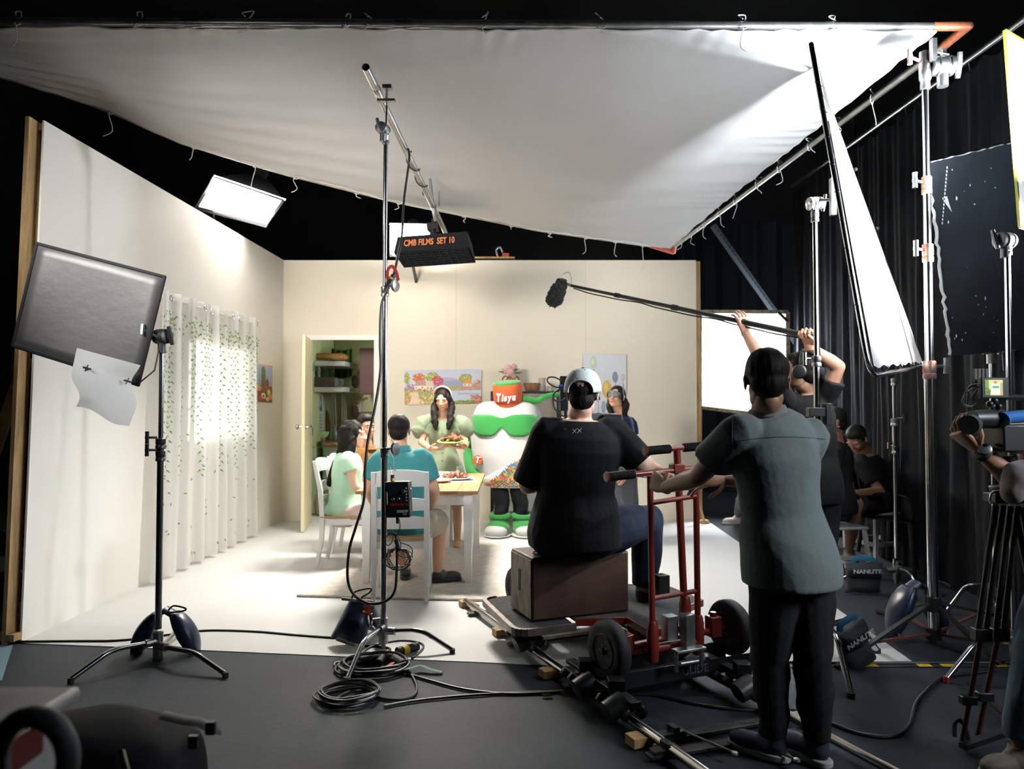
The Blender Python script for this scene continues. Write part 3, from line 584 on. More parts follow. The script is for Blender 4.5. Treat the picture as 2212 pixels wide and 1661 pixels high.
# ================================================================= stands
def knob(t, c, d, s=1.0, m=None, style='T'):
    c = V(c); d = V(d).normalized(); q = MB(); q.tube([c, c+d*.035*s], .006*s, 8)
    e = c+d*.045*s; u = d.cross(V((0, 0, 1))) if abs(d.z) < .9 else V((1, 0, 0))
    if style == 'T': q.tube([e+V((0, 0, -.03))*s, e+V((0, 0, -.012))*s, e, e+V((0, 0, .012))*s, e+V((0, 0, .03))*s], [.010*s, .009*s, .011*s, .009*s, .010*s], 8)
    else: q.lathe(e-d*.008*s, [(.012*s, 0), (.03*s, .004*s), (.034*s, .010*s), (.03*s, .018*s), (.010*s, .022*s)], 20, frame(d))
    q.build('knob', m or black, t)
def griphead(t, c, axis, s=1.0, m=None, kdir=None):
    c = V(c); a = V(axis).normalized(); M = frame(a); m = m or dull
    q = MB(); q.lathe(c-a*.038*s, [(.022*s, 0), (.034*s, .004*s), (.036*s, .016*s), (.030*s, .018*s), (.030*s, .022*s), (.036*s, .024*s), (.036*s, .050*s), (.030*s, .056*s), (.030*s, .060*s), (.036*s, .062*s), (.034*s, .074*s), (.02*s, .078*s)], 22, M)
    q.tube([c+V((0, 0, -.075*s)), c+V((0, 0, -.02*s))], .019*s, 14); q.build('grip_head', m, t)
    q = MB(); e = c+a*.055*s; u = a.cross(V((0, 0, 1))).normalized(); q.tube([c+a*.03*s, e], .008*s, 8); q.tube([e-u*.012*s-V((0, 0, .04*s)), e, e+u*.012*s+V((0, 0, .045*s))], [.009*s, .012*s, .009*s], 8); q.build('handle', m, t)
def turtle(t, base, hub, feet, r=.0127, m=None, foot_m=None, hubm=None):
    base = V(base); hb = MB(); hb.tube([base+V((0, 0, hub-.07)), base+V((0, 0, hub+.07))], .026, 16); hb.tube([base+V((0, 0, hub-.10)), base+V((0, 0, hub-.07))], .014, 10); hb.build('hub', hubm or dull, t)
    for i, f in enumerate(feet):
        f = V(f); z = hub+.025*(1-i); a = V((base.x, base.y, z)); b = a.lerp(V((f.x, f.y, z+.02)), .60); d = (V((f.x, f.y, z))-a).normalized()
        q = MB(); q.tube([a+d*.02]+[(b-d*.07)*(1-w)**2+b*2*w*(1-w)+b.lerp(f, .22)*w*w for w in (0, .15, .3, .45, .6, .75, .9, 1)]+[f+V((0, 0, .02))], r, 12); l = q.build('leg', m or chrome, t)
        q = MB(); q.tube([f+V((0, 0, .028)), f+V((0, 0, .002))], r*1.2, 12); q.build('foot_cap', foot_m or blackr, l)
        q = MB(); q.tube([a, a+d*.07], r*1.7, 12); q.build('leg_socket', hubm or dull, t)
def column(t, base, segs, m=None, cm=None):        # segs: z0, z1, radius
    for z0, z1, r in segs:
        q = MB(); q.tube([V(base)+V((0, 0, z0)), V(base)+V((0, 0, z1))], r, 18); q.build('tube', m or chrome, t)
        q = MB(); q.lathe(V(base)+V((0, 0, z1-.055)), [(r+.002, 0), (r+.008, .004), (r+.008, .02), (r+.005, .024), (r+.008, .03), (r+.008, .055), (r, .06)], 18); q.build('collar', cm or dull, t)
zof = lambda py, d: D(1106, py, d).z
# left stand with the black flag
B = G(341, 1423); d = B.y; ls = thing('light_stand', 'chrome stand at the left that holds the black flag', 'stand', B)
column(ls, B, [(.16, zof(975, d), .0172), (zof(975, d), zof(948, d), .0185), (zof(948, d), zof(742, d), .0125)], m=mat('dark_chrome', (.25, .26, .28), .2, 1), cm=black)
turtle(ls, B, zof(1394, d), [G(153, 1476), G(487, 1464), B+V((-.05, .5, 0))], m=mat('dark_chrome'))
for py in (945, 972): knob(ls, V((B.x-.02, B.y, zof(py, d))), (-1, -.2, 0), 1.1)
griphead(ls, V((B.x, B.y, zof(727, d))), (1, -.45, 0), 1.15, black)
FC = [D(80, 526, 3.82), D(356, 598, 3.93), D(299, 832, 3.95), D(27, 747, 3.84)]
fl_ = thing('black_flag', 'black fabric flag clamped on the left chrome stand', 'flag', sum(FC, V((0, 0, 0)))/4)
flagm = mat('flag_fabric', (.022, .022, .023), .5, bump=.15, bscale=20, sheen=.4)
N = (FC[1]-FC[0]).cross(FC[3]-FC[0]).normalized()
q = MB(); q.grid(lambda u, v: FC[3].lerp(FC[2], u).lerp(FC[0].lerp(FC[1], u), v)+N*.02*16*u*(1-u)*v*(1-v), 12, 10); q.build('fabric', flagm, fl_, solid=.003)
for i in range(4): q = MB(); q.tube([FC[i], FC[(i+1) % 4]], .0085, 10); q.ell(FC[i], .0085); q.build('frame_bar', blackc, fl_)
q = MB(); h = V((B.x, B.y-.01, zof(742, d))); q.tube([h+V((0, -.01, -.0)), D(334, 800, 3.96), D(300, 828, 3.96)], .0045, 8); q.build('arm_rod', darkm, ls)
q = MB(); q.tube([h+V((0, -.02, .03)), D(308, 712, 3.93)], .006, 8); q.bar(D(309, 700, 3.92), D(307, 722, 3.92), .018, .012); q.build('flag_pin', dull, ls)
pap = [(168, 752, 3.70), (303, 790, 3.90), (288, 923, 3.88), (172, 878, 3.68)]
PA = [D(*p) for p in pap]; paperm = mat('diffusion_paper', (.88, .88, .87), .7, translucent=.5)
q = MB(); q.grid(lambda u, v: PA[3].lerp(PA[2], u).lerp(PA[0].lerp(PA[1], u), v)+V((.02*math.sin(v*7)+.008*math.sin(11*v+u*3), -.03-.035*math.sin(u*3.1)*math.sin(v*3.1)-.015*math.sin(v*5+2*u), .012*math.sin(u*7)*(1-v))), 16, 14)
dp = tag(q.build('diffusion_paper', paperm), 'crumpled white diffusion paper clipped under the black flag', 'paper')
for px, py in ((188, 795), (276, 823)): q = MB(); p = D(px, py, 3.70 if px < 200 else 3.82); q.bar(p+V((-.018, 0, .004)), p+V((.018, 0, -.006)), .012, .009); q.tube([p+V((-.008, -.004, -.016)), p+V((.008, -.004, .016))], .0025, 6); q.build('peg', darkm, dp)
def saddlebag(label, c, right, hang, wd, th, m=bluebag, name='sandbag'):   # two lobes over a leg, c = top
    c = V(c); r = V(right).normalized(); t = thing(name, label, 'sandbag', c); f = r.cross(V((0, 0, 1)))
    for sg in (-1, 1):
        rings = []
        for k in range(13):
            u = k/12; z = -hang*u; o = sg*(.035+.115*u**.75+.01); wv = wd*(.30+.22*math.sin(PI*min(u*1.05, 1))**.6) if 0 < k < 12 else wd*.3
            rings.append((c+r*o+V((0, 0, z)), f*wv, r*(th*(.25+.75*math.sin(PI*(.12+.8*u))) )))
        q = MB(); ringloft(q, rings, 20); q.build('bag_lobe', m, t)
        q = MB(); e = rings[-1]; q.bar(e[0]-f*wd*.33, e[0]+f*wd*.33, .014, .035); q.build('end_seam', mat('seam_vinyl', (.12, .11, .10), .7), t)
    q = MB(); ringloft(q, [(c+r*x+V((0, 0, .012-.035*abs(x)/.06)), f*wd*.3, V((0, 0, .018))) for x in (-.065, -.03, 0, .03, .065)], 16); q.build('saddle', m, t)
    return t
sg1 = saddlebag('dark blue sandbag straddling the leg of the left stand', V((B.x, B.y+.09, zof(1322, d+.09))), (1, 0, 0), .225, .13, .055)
q = MB(); q.tube(curve([V((B.x+.02, B.y+.08, zof(1325, d))), V((B.x+.06, B.y+.05, zof(1314, d))), V((B.x+.13, B.y+.03, zof(1317, d))), V((B.x+.12, B.y+.03, zof(1323, d))), V((B.x+.03, B.y+.06, zof(1330, d)))], 6), .005, 8); q.build('rope_handle', blackr, sg1)
# centre stand, boom pipe
B = G(828, 1402); d = B.y; CB = B.copy(); cst = thing('light_stand', 'tall chrome stand in the middle foreground carrying the boom pipe', 'stand', B)
column(cst, B, [(.17, zof(968, d), .0172), (zof(968, d), zof(620, d), .0148), (zof(620, d), zof(292, d), .0122)], m=mat('mid_chrome', (.42, .43, .46), .18, 1))
turtle(cst, B, zof(1362, d), [G(751, 1475), G(977, 1412), B+V((-.22, .42, 0))], m=mat('mid_chrome'))
knob(cst, V((B.x+.015, B.y-.01, zof(969, d))), (1, -.5, 0), 1.2, dull, 'disc'); knob(cst, V((B.x+.015, B.y-.01, zof(619, d))), (1, -.5, 0), 1.1, dull, 'disc'); knob(cst, V((B.x-.02, B.y-.01, zof(1335, d))), (-1, -.5, 0), 1.2, chrome, 'disc')
griphead(cst, V((B.x-.01, B.y-.03, zof(283, d))), (-.3, -1, 0), .95, dull)
q = MB(); q.tube([V((B.x, B.y, zof(292, d))), V((B.x+.01, B.y-.01, zof(205, d)))], .006, 10); q.build('spigot', chrome, cst)
q = MB(); a = V((B.x+.008, B.y-.03, zof(222, d))); q.bar(a-V((.05, 0, 0)), a+V((.05, 0, 0)), .03, .014); q.tube([a, a+V((.005, 0, .07))], .008, 8); q.box(a+V((.005, 0, .075)), (.05, .04, .022)); q.build('pipe_clamp', dull, cst)
bp = thing('boom_pipe', 'long galvanised pipe reaching from the centre stand over the set', 'pipe', D(811, 188, 4.15))
BA = D(790, 145, 3.9); BBn = D(972, 522, 6.9); q = MB(); q.pipe(BA, BBn, .0215, .0185, 20); q.build('pipe', galv, bp)
c = BA.lerp(BBn, .072); dr_ = (BBn-BA).normalized(); q = MB(); q.pipe(c, c+dr_*.035, .024, .0215); q.build('strap', dull, bp)
c = BA.lerp(BBn, .69); q = MB(); q.pipe(c, c+dr_*.05, .027, .0216); q.tube([c+V((0, 0, -.02)), c+V((.02, 0, -.12)), V((A(-.02, 0, .24)))], .012, 10); q.tube([c+V((.05, 0, .0)), c+V((.05, 0, .12))], .006, 8); q.build('hanger', dull, bp)
# sandbag of the centre stand
t = thing('sandbag', 'worn navy sandbag with orange tape behind the centre stand', 'sandbag', G(775, 1395))
sc = G(775, 1380)
for (p0, p1, wv) in (((792, 1300), (752, 1392), .105), ((800, 1300), (790, 1368), .09)):
    a = D(p0[0]-12, p0[1], 4.30); b = D(p1[0], p1[1]-8, 4.22) if wv > .1 else D(p1[0]+16, p1[1]-6, 4.42)
    if b.z < .03: b.z = .03
    q = MB(); ringloft(q, [(a.lerp(b, u), V((wv*(.60+.35*u), 0, -.02)), V((0, .018+.05*math.sin(PI*min(1, .1+u*.85)), 0))) for u in np.linspace(0, 1, 9)], 20); q.build('bag_lobe', bluebag, t)
for a, b in ((D(738, 1293, 4.2), D(806, 1300, 4.25)), (D(728, 1380, 4.15), D(768, 1394, 4.12))): q = MB(); q.bar(a, b, .02, .014); q.build('seam', mat('worn_seam', (.22, .2, .18), .8, vary=.6, vscale=30), t)
q = MB(); q.tube(curve([D(760, 1292, 4.22), D(768, 1278, 4.2), D(800, 1271, 4.2), D(798, 1280, 4.2), D(782, 1290, 4.2), D(782, 1300, 4.2)], 5), .005, 8); q.build('rope_handle', blackr, t)
q = MB(); q.tube([D(793, 1298, 4.14), D(794, 1318, 4.12), D(798, 1330, 4.12)], [(.016, .002)]*3, 6, up=(0, 1, 0)); q.bar(D(784, 1320, 4.12), D(804, 1326, 4.12), .02, .004); q.build('orange_tape', mat('tape_orange', (.55, .07, .02), .6), t)
# control box on the centre stand
c = D(861, 1078, 3.98); Mb = Matrix.Rotation(R(-9), 3, 'Z') @ Matrix.Rotation(R(-2), 3, 'Y'); cbx = thing('control_box', 'black light control box strapped to the centre stand', 'control box', c); A = lambda x, y, z: c+Mb@V((x, y, z))
q = MB(); q.box(c, (.135, .06, .19), Mb); q.build('housing', blackp, cbx, bevel=.005)
q = MB(); q.box(A(-.01, -.032, .045), (.075, .004, .04), Mb); q.build('display', mat('screen_off', (.02, .022, .026), .15), cbx)
for x, z, r in ((-.018, .004, .008), (.012, .005, .008), (.040, .045, .010)): q = MB(); q.lathe(A(x, -.03, z), [(r, 0), (r, .012), (r*.7, .014)], 14, frame(Mb@V((0, -1, 0)))); q.build('dial', dull, cbx)
for i in range(5): q = MB(); q.box(A(.053, -.032, .06-.016*i), (.008, .004, .007), Mb); q.build('button', mat('button_grey', (.3, .3, .3), .5), cbx)
q = MB(); q.tube([A(.066, -.02, .06), A(.082, -.03, .055), A(.082, -.03, .0), A(.066, -.02, -.005)], .003, 8); q.tube([A(-.055, -.03, .045), A(-.048, -.045, .04), A(-.048, -.045, -.02), A(-.055, -.03, -.025)], .003, 8); q.build('guard', dull, cbx)
fm = Mb@facing((0, -1, 0))
text('CMB FILMS SET 10', .020, fm, A(.008, -.0325, -.027), mat('red_print', (.40, .02, .015), .6), cbx, bold=.0005, sx=.62)
text('amaran', .023, fm, A(.030, -.0325, -.058), mat('white_print', (.65, .65, .65), .6), cbx, bold=.0004, sx=.9)
text('F22c', .012, fm, A(.042, -.0325, -.076), mat('white_print'), cbx)
for i, cc in enumerate(((.6, .5, .05), (.1, .5, .15), (.05, .3, .6), (.5, .1, .45))): q = MB(); q.box(A(.005+.014*i, -.0315, -.068), (.014, .002, .003), Mb); q.build('colour_stripe', mat('stripe%d' % i, cc), cbx, smooth=False)
q = MB(); q.tube([A(-.03, 0, .095), A(-.03, 0, .13)], .010, 12); q.tube([A(-.01, 0, -.095), A(-.01, 0, -.13)], .008, 12); q.build('plug', blackr, cbx)
q = MB(); q.tube([A(-.03, 0, .097), A(-.03, 0, .113)], .0115, 12); q.build('yellow_tape', mat('tape_yellow', (.62, .40, .03), .6), cbx)
q = MB(); q.tube([A(-.035, 0, .13), D(842, 1000, 4.0), A(-.01, .0, .15)], .003, 6); q.tube([A(-.02, -.01, .14), D(850, 990, 3.98), D(842, 972, 4.05)], .0015, 6); q.build('safety_wire', dull, cbx)
# other stands at the right ---------------------------------------------------
def simple_stand(label, base, segs, hubz, feet, m=None, **k):
    t = thing('light_stand', label, 'stand', base); column(t, base, segs, m=m); turtle(t, base, hubz, feet, m=m or chrome, **k); return t
B = G(1771, 1440); d = B.y; SA = B.copy()
sa = simple_stand('chrome stand right behind the man in grey, clamped to the white scrim', B, [(.2, zof(770, d), .0165), (zof(770, d), zof(458, d), .0128)], .20, [G(1838, 1508), G(1895, 1412), G(1690, 1378)], r=.0155)
griphead(sa, V((B.x, B.y, zof(440, d))), (1, .2, .1), 1.0, chrome); knob(sa, V((B.x-.02, B.y, zof(775, d))), (-1, -.3, 0), 1.1, chrome); 
q = MB(); q.tube([V((B.x, B.y, zof(432, d))), D(1800, 432, d-.1)], .008, 10); q.box(D(1799, 425, d-.12), (.025, .03, .19)); q.build('clamp_plate', dull, sa)
q = MB(); q.box(D(1768, 890, d-.03), (.115, .05, .045)); q.box(D(1786, 895, d-.03), (.03, .06, .115)); q.build('mounting_block', blackp, sa, bevel=.003)
B = G(1937, 1263); d = B.y
sb_ = simple_stand('slim chrome stand under the lower corner of the white scrim', B, [(.2, zof(965, d), .0155), (zof(965, d), zof(905, d), .019), (zof(905, d), zof(818, d), .0125)], zof(1232, d), [G(1993, 1296), G(1806, 1262), B+V((.3, .5, 0))], r=.0135)
knob(sb_, V((B.x+.02, B.y, zof(903, d))), (1, -.3, 0), 1.1, chrome); knob(sb_, V((B.x-.02, B.y, zof(962, d))), (-1, -.3, 0), .8, chrome); knob(sb_, V((B.x+.02, B.y, zof(1215, d))), (-1, -.3, 0), 1.0, chrome)
for px, py in ((1928, 808), (1908, 815)): pass
# tall crank stand that carries the overhead frame
B = G(2017, 1390); d = B.y; CK = B.copy(); ck = thing('crank_stand', 'tall heavy stand at the right carrying the corner of the overhead frame', 'stand', B)
for a, b, r in ((1372, 800, .029), (800, 560, .024), (560, 410, .0215), (410, 185, .0185)):
    q = MB(); q.tube([V((B.x, B.y, zof(a, d))), V((B.x, B.y, zof(b, d)))], r, 20); q.build('tube', chrome, ck)
for py, r, o in ((800, .036, 1), (548, .030, 1), (402, .028, 1)):
    q = MB(); z = zof(py, d); q.lathe((B.x, B.y, z-.05), [(r-.003, 0), (r, .004), (r, .03), (r-.004, .034), (r, .04), (r, .1), (r-.004, .105)], 20); cl = q.build('collar', mat('worn_orange_steel', (.45, .42, .40), .4, .6, vary=.6, vscale=26, col2=(.5, .14, .05)), ck)
    knob(ck, V((B.x-(.02 if py < 600 else -.02), B.y, z+.02)), (-1 if py < 600 else 1, -.4, .1), 1.5, dull)
q = MB(); z = zof(150, d); q.lathe((B.x, B.y, z-.12), [(.026, 0), (.028, .01), (.026, .05), (.033, .06), (.033, .15), (.028, .16), (.030, .2), (.03, .22), (.02, .225)], 20); q.build('socket', dull, ck)
griphead(ck, V((B.x+.09, B.y-.02, z+.01)), (1, -.15, -.05), 1.6, dull); knob(ck, V((B.x-.03, B.y, z+.05)), (-1, -.2, .3), 1.5, mat('worn_orange_steel'))
q = MB(); q.box(D(2016, 108, d-.05), (.028, .03, .13), R(10)); q.box(D(2038, 120, d), (.02, .03, .07)); q.tube([D(2020, 112, d-.05), D(2050, 118, d-.05)], .006, 8); q.build('jaw', dull, ck)
hub = V((B.x, B.y, zof(1300, d)))
q = MB(); q.tube([hub-V((0, 0, .05)), hub+V((0, 0, .03))], .045, 16); q.build('hub', darkm, ck); q = MB(); hub2 = V((B.x, B.y, zof(1376, d)+.02)); q.tube([hub2-V((0, 0, .03)), hub2+V((0, 0, .03))], .042, 16); q.build('lower_hub', darkm, ck)
for f in (G(1895, 1324), G(1806, 1446), G(2172, 1338), G(2160, 1440)):
    q = MB(); q.bar(hub, f+V((0, 0, .012)), .025, .018); q.build('leg', darkm, ck); m_ = hub.lerp(f, .62); q = MB(); q.bar(hub2, m_, .016, .012); q.build('brace', mat('red_primer', (.14, .035, .025), .6, vary=.4), ck)
saddlebag('faded blue sandbag under the crank stand', V((B.x-.03, B.y+.12, .30)), (1, .2, 0), .27, .16, .05)
# two more poles at the far right edge
B = G(2152, 1330); d = B.y; sd = simple_stand('steel stand with a clamp head in front of the black board', B, [(.2, zof(955, d), .019), (zof(955, d), zof(762, d), .0165)], .16, [G(2046, 1326), G(2158, 1392), B+V((.3, .3, 0))], r=.014, foot_m=mat('red_rubber', (.3, .02, .02), .6))
griphead(sd, V((B.x, B.y, zof(748, d))), (1, -.3, 0), 1.5, dull); q = MB(); q.box(D(2172, 735, d-.05), (.055, .02, .08)); q.tube([D(2168, 760, d-.05), D(2170, 800, d-.05)], [.012, .008], 8); q.build('bracket', darkm, sd)
B = G(2192, 1445); d = B.y; se = simple_stand('dark chrome stand at the right edge below the bright panel', B, [(.12, zof(530, d), .0150)], .13, [G(2045, 1474), B+V((.3, -.2, 0)), B+V((.2, .4, 0))], m=mat('mid_chrome'), foot_m=mat('red_rubber'))
griphead(se, V((B.x-.01, B.y, zof(520, d))), (-1, -.3, 0), 1.2, black)
# black board with chipped edges
def ragged(a, b, n, amp, seed):
    r = random.Random(seed); return [V(a).lerp(V(b), i/n)+V((r.uniform(-1, 1)*amp, 0, r.uniform(-1, 1)*amp)) for i in range(n+1)]
bc = [D(2003, 350, 4.7), D(2190, 306, 4.6), D(2215, 752, 4.6), D(2053, 768, 4.7)]
boardm = mat('black_foam_board', (.013, .016, .020), .8, spec=.08, vary=.35, vscale=3.5, bump=.12, bscale=14); chipm = mat('foam_chip_white', (.75, .75, .75), .7)
bo = thing('foam_board', 'black foam board with chipped white edges standing at the far right', 'board', V((bc[3].x+.3, 4.65, bc[3].z)))
e = ragged(bc[3], bc[0], 36, .008, 1)+ragged(bc[0], bc[1], 24, .004, 2)+[bc[2]]+ragged(bc[2], bc[3], 16, .004, 3)[1:-1]
q = MB(); q.prism([p+V((0, .012, 0)) for p in e], (0, .006, 0)); q.prism([p+V((.006, .006, -.003)) for p in e], (0, .005, 0)); q.build('foam_core', chipm, bo, smooth=False)
e2 = [p+V((.010, 0, -.004)) for p in e]
q = MB(); q.prism([p+V((.008*random.Random(int(p.z*999)).random(), 0, 0)) for p in e2], (0, .004, 0)); q.build('black_face', boardm, bo, smooth=False)
r_ = random.Random(5); q = MB()
for i in range(34):
    px = r_.uniform(2035, 2185); py = r_.uniform(340, 750); c = D(px, py, 4.625); s = r_.uniform(.002, .006)
    q.ell(c, (s, .001, s*r_.uniform(.4, 2.5)), n=6, m=4)
for i in range(16): c = D(2046-i*.7, 362+i*8, 4.625); q.ell(c, (.004, .001, .009), n=6, m=4)
q.build('scuffs', chipm, bo)['kind'] = 'stuff'
# white scrim on a bent tube frame
T0 = D(1752, 96, 3.62); T1 = D(1878, 806, 3.50); T2 = D(1993, 792, 4.55); T3 = D(1762, 150, 4.75)
scr = thing('scrim_frame', 'tall white scrim on a bent aluminium tube frame, seen nearly edge on', 'diffusion frame', (T0+T1)/2)
q = MB(); q.tube([T0, T1.lerp(T0, .06)]+curve([T1.lerp(T0, .06), T1.lerp(T0, .012)+V((.012, .01, 0)), T1.lerp(T2, .08)+V((0, 0, -.015))], 5)+[T2], .0125, 12); q.build('frame_tube', chrome, scr)
q = MB(); q.tube([T0, T3, T2], .0125, 12); q.build('frame_tube', chrome, scr)
Ns = (T1-T0).cross(T2-T1).normalized()
def scp(u, v):
    p = T1.lerp(T2, u).lerp(T0.lerp(T3, u), v); k = 16*u*(1-u)*v*(1-v); p += Ns*(.012*math.sin(u*26+v*3)*k**.5+.02*k)
    p += V((.022+.03*math.sin(v*60)*0, 0, 0))*(1-u)*1.0; p.z += .035*(1-v)*(1-.4*math.sin(u*19)**2)-.03*v; return p
q = MB(); q.grid(scp, 30, 60); q.build('cloth', mat('scrim_cloth', (.86, .87, .88), .75, translucent=.75), scr)
for k in range(9): q = MB(); c = T0.lerp(T1, .12+k*.085); q.tube([c+V((.013*math.cos(a), .013*math.sin(a), .004*math.sin(a))) for a in np.linspace(0, 6.3, 9)], .0022, 6); q.tube([c+V((.01, .01, 0)), scp(0, 1-(.12+k*.085))], .0018, 5); q.build('elastic_tie', blackr, scr)
for k in (.25, .5, .75): q = MB(); c = T1.lerp(T2, k); q.ell(c+V((0, -.01, .02)), .013); q.tube([c, scp(k, 0)], .002, 5); q.build('ball_tie', blackr, scr)
for k in (.35, .55): q = MB(); c = T3.lerp(T2, k); q.ell(c+V((.02, -.01, 0)), .012); q.tube([c, c+V((.02, 0, 0))], .002, 5); q.build('ball_tie', blackr, scr)
# black curtain on a pipe along the right side of the studio
CA = D(1712, 402, 8.9); CBp = D(2230, 28, 4.55); cdir = (CBp-CA)
cb = mat('black_drape', (.006, .0066, .0085), .9, bump=.15, bscale=8, spec=.12)
cu = thing('black_curtain', 'long black drape hanging from a pipe along the right side', 'curtain', V((CA.x, CA.y, 0)))
q = MB(); q.tube([CA, CBp+cdir*.3], .022, 14); q.build('rail', dull, cu)
cx = cdir.normalized(); cn = V((-cx.y, cx.x, 0)).normalized()
def cup(u, v):
    p = CA.lerp(CBp+cdir*.3, u); top = p-V((0, 0, .06)); a = .022*math.sin(u*120+2*math.sin(u*23))+.012*math.sin(u*271+3*math.sin(u*17))
    q_ = V((p.x, p.y, 0)).lerp(top, v)+cn*(a*(.5+.5*(1-v))+.015*math.sin(v*9+u*60)*(1-v)); q_.z = top.z*v+.01-(.05*abs(math.sin(u*60))*v**4); return q_
q = MB(); q.grid(cup, 320, 14); q.build('drape', cb, cu)
for k in range(1, 12): q = MB(); c = CA.lerp(CBp, k/9.5); q.tube([c+V((0, .028*math.cos(a), .028*math.sin(a))) for a in np.linspace(0, 6.3, 9)], .003, 6); q.tube([c-V((0, 0, .03)), c-V((0, .02, .1))], .003, 5); q.build('tie_cord', blackr, cu)
# second black drape far behind
q = MB(); q.grid(lambda u, v: V((4.2+.08*math.sin(u*90), 8.5+u*3.5, 4.2*v)).lerp(V((2.6+u*6, 11.5+.08*math.sin(u*120), 4.2*v)), 1.0), 120, 4); tag(q.build('backdrop_drape', cb), 'black backdrop drape behind the glowing diffusion sheet', 'curtain')
# perforated steel strut behind the set
sm = mat('perforated_steel', (.30, .36, .42), .4, .7); st = thing('steel_brace', 'slanting perforated steel brace right of the back wall', 'brace', D(1735, 765, 9.8)); a = D(1540, 487, 9.4); b = D(1745, 775, 9.8); q = MB(); q.bar(a, b, .08, .05); q.build('angle_bar', sm, st)
q = MB()
for i in range(34): c = a.lerp(b, (i+.5)/34)+V((.0, -.045, 0)); q.ell(c, (.008, .002, .008), n=6, m=4)
q.build('holes', darkm, st)['kind'] = 'stuff'
q = MB(); q.bar(b, V((b.x+.9, b.y, 0)), .08, .05); q.build('angle_bar', sm, st)

# ================================================================= furniture of the set
rugm = mat('rug_beige', (.80, .76, .69), .95, vary=.22, vscale=18, bump=.8, bscale=160, col2=(.62, .57, .50))
rp = [G(641, 1291), G(1200, 1304)+V((.15, 0, 0)), G(1142, 1171)+V((.0, 0, 0)), G(852, 1171)]
rp[1] = V((rp[2].x+.02, rp[1].y, 0)); q = MB(); q.grid(lambda u, v: (rp[0].lerp(rp[1], u).lerp(rp[3].lerp(rp[2], u), v)+V((0, 0, .012+.003*random.random()))) , 110, 110)
rug = tag(q.build('rug', rugm, solid=.016), 'shaggy beige rug under the dining table', 'rug')
tb = thing('dining_table', 'white-legged dining table with an oak top in the set', 'table', (-.70, 6.27, 0))
TX0, TX1, TY0, TY1 = -1.17, -.255, 5.55, 7.0; TZ = .715
q = MB()
for i in range(6): q.box((TX0+(TX1-TX0)*(i+.5)/6, (TY0+TY1)/2, TZ-.0125), ((TX1-TX0)/6-.0012, TY1-TY0, .025))
q2 = q; 
for i in range(6):
    q = MB(); q.box((TX0+(TX1-TX0)*(i+.5)/6, (TY0+TY1)/2, TZ-.0125), ((TX1-TX0)/6-.0012, TY1-TY0, .025)); q.build('top_plank', woodo, tb, bevel=.002)
q = MB()
for x in (TX0+.075, TX1-.075): q.box((x, (TY0+TY1)/2, TZ-.07), (.02, TY1-TY0-.12, .085))
for y in (TY0+.06, TY1-.06): q.box(((TX0+TX1)/2, y, TZ-.07), (TX1-TX0-.12, .02, .085))
q.build('apron', whitep, tb, bevel=.002)
for x in (TX0+.075, TX1-.075):
    for y in (TY0+.06, TY1-.06):
        q = MB(); a, b = .035, .024; q.add([(x+sx*r, y+sy*r, z) for z, r in ((.0, b), (TZ-.12, a), (TZ-.026, a)) for sx, sy in ((-1, -1), (1, -1), (1, 1), (-1, 1))], [(0, 1, 5, 4), (1, 2, 6, 5), (2, 3, 7, 6), (3, 0, 4, 7), (4, 5, 9, 8), (5, 6, 10, 9), (6, 7, 11, 10), (7, 4, 8, 11), (3, 2, 1, 0), (8, 9, 10, 11)]); q.build('leg', whitep, tb, bevel=.003)
def make_chair(label):
    t = thing('dining_chair', label, 'chair', (0, 0, 0), None)
    q = MB(); q.box((0, .0, .425), (.40, .40, .022)); q.build('seat', seatw, t, bevel=.006)
    q = MB()
    for y in (-.175, .175): q.box((0, y, .385), (.36, .02, .055))
    for x in (-.17, .17): q.box((x, 0, .385), (.02, .34, .055))
    q.build('seat_frame', whitep, t, bevel=.002)
    for sx in (-1, 1):
        q = MB(); q.add([(sx*.18+a*r, .175+b*r, z) for z, r in ((0, .013), (.41, .019)) for a, b in ((-1, -1), (1, -1), (1, 1), (-1, 1))], [(0, 1, 5, 4), (1, 2, 6, 5), (2, 3, 7, 6), (3, 0, 4, 7), (3, 2, 1, 0), (4, 5, 6, 7)]); q.build('leg', whitep, t, bevel=.002)
        q = MB(); pr = [(-.225, 0, .014), (-.185, .25, .018), (-.18, .43, .020), (-.20, .66, .018), (-.25, .89, .015)]
        vs = []; 
        for y, z, r in pr: vs += [(sx*.18-r, y-r, z), (sx*.18+r, y-r, z), (sx*.18+r, y+r, z), (sx*.18-r, y+r, z)]
        fs = [(i*4+k, i*4+(k+1) % 4, i*4+4+(k+1) % 4, i*4+4+k) for i in range(4) for k in range(4)]+[(3, 2, 1, 0), (16, 17, 18, 19)]; q.add(vs, fs); q.build('leg', whitep, t, bevel=.002, label='rear leg running up into the back post')
    for z, h, y in ((.84, .10, -.237), (.66, .075, -.200), (.535, .075, -.190)):
        q = MB(); q.add([(x, y-.018*(1-(x/.17)**2)-o, z+dz+.016*(1-(x/.17)**2)*(dz > 0)) for o in (-.009, .009) for dz in (-h/2, h/2) for x in np.linspace(-.17, .17, 9)], [(i, i+1, i+10, i+9) for i in range(8)]+[(18+i, 27+i, 28+i, 19+i) for i in range(8)]+[(9+i, 10+i, 28+i, 27+i) for i in range(8)]+[(i, 18+i, 19+i, i+1) for i in range(8)]+[(0, 9, 27, 18), (8, 26, 35, 17)]); q.build('back_slat', whitep, t)
    return t
ch = make_chair('white dining chair nearest the camera, at the near end of the table')
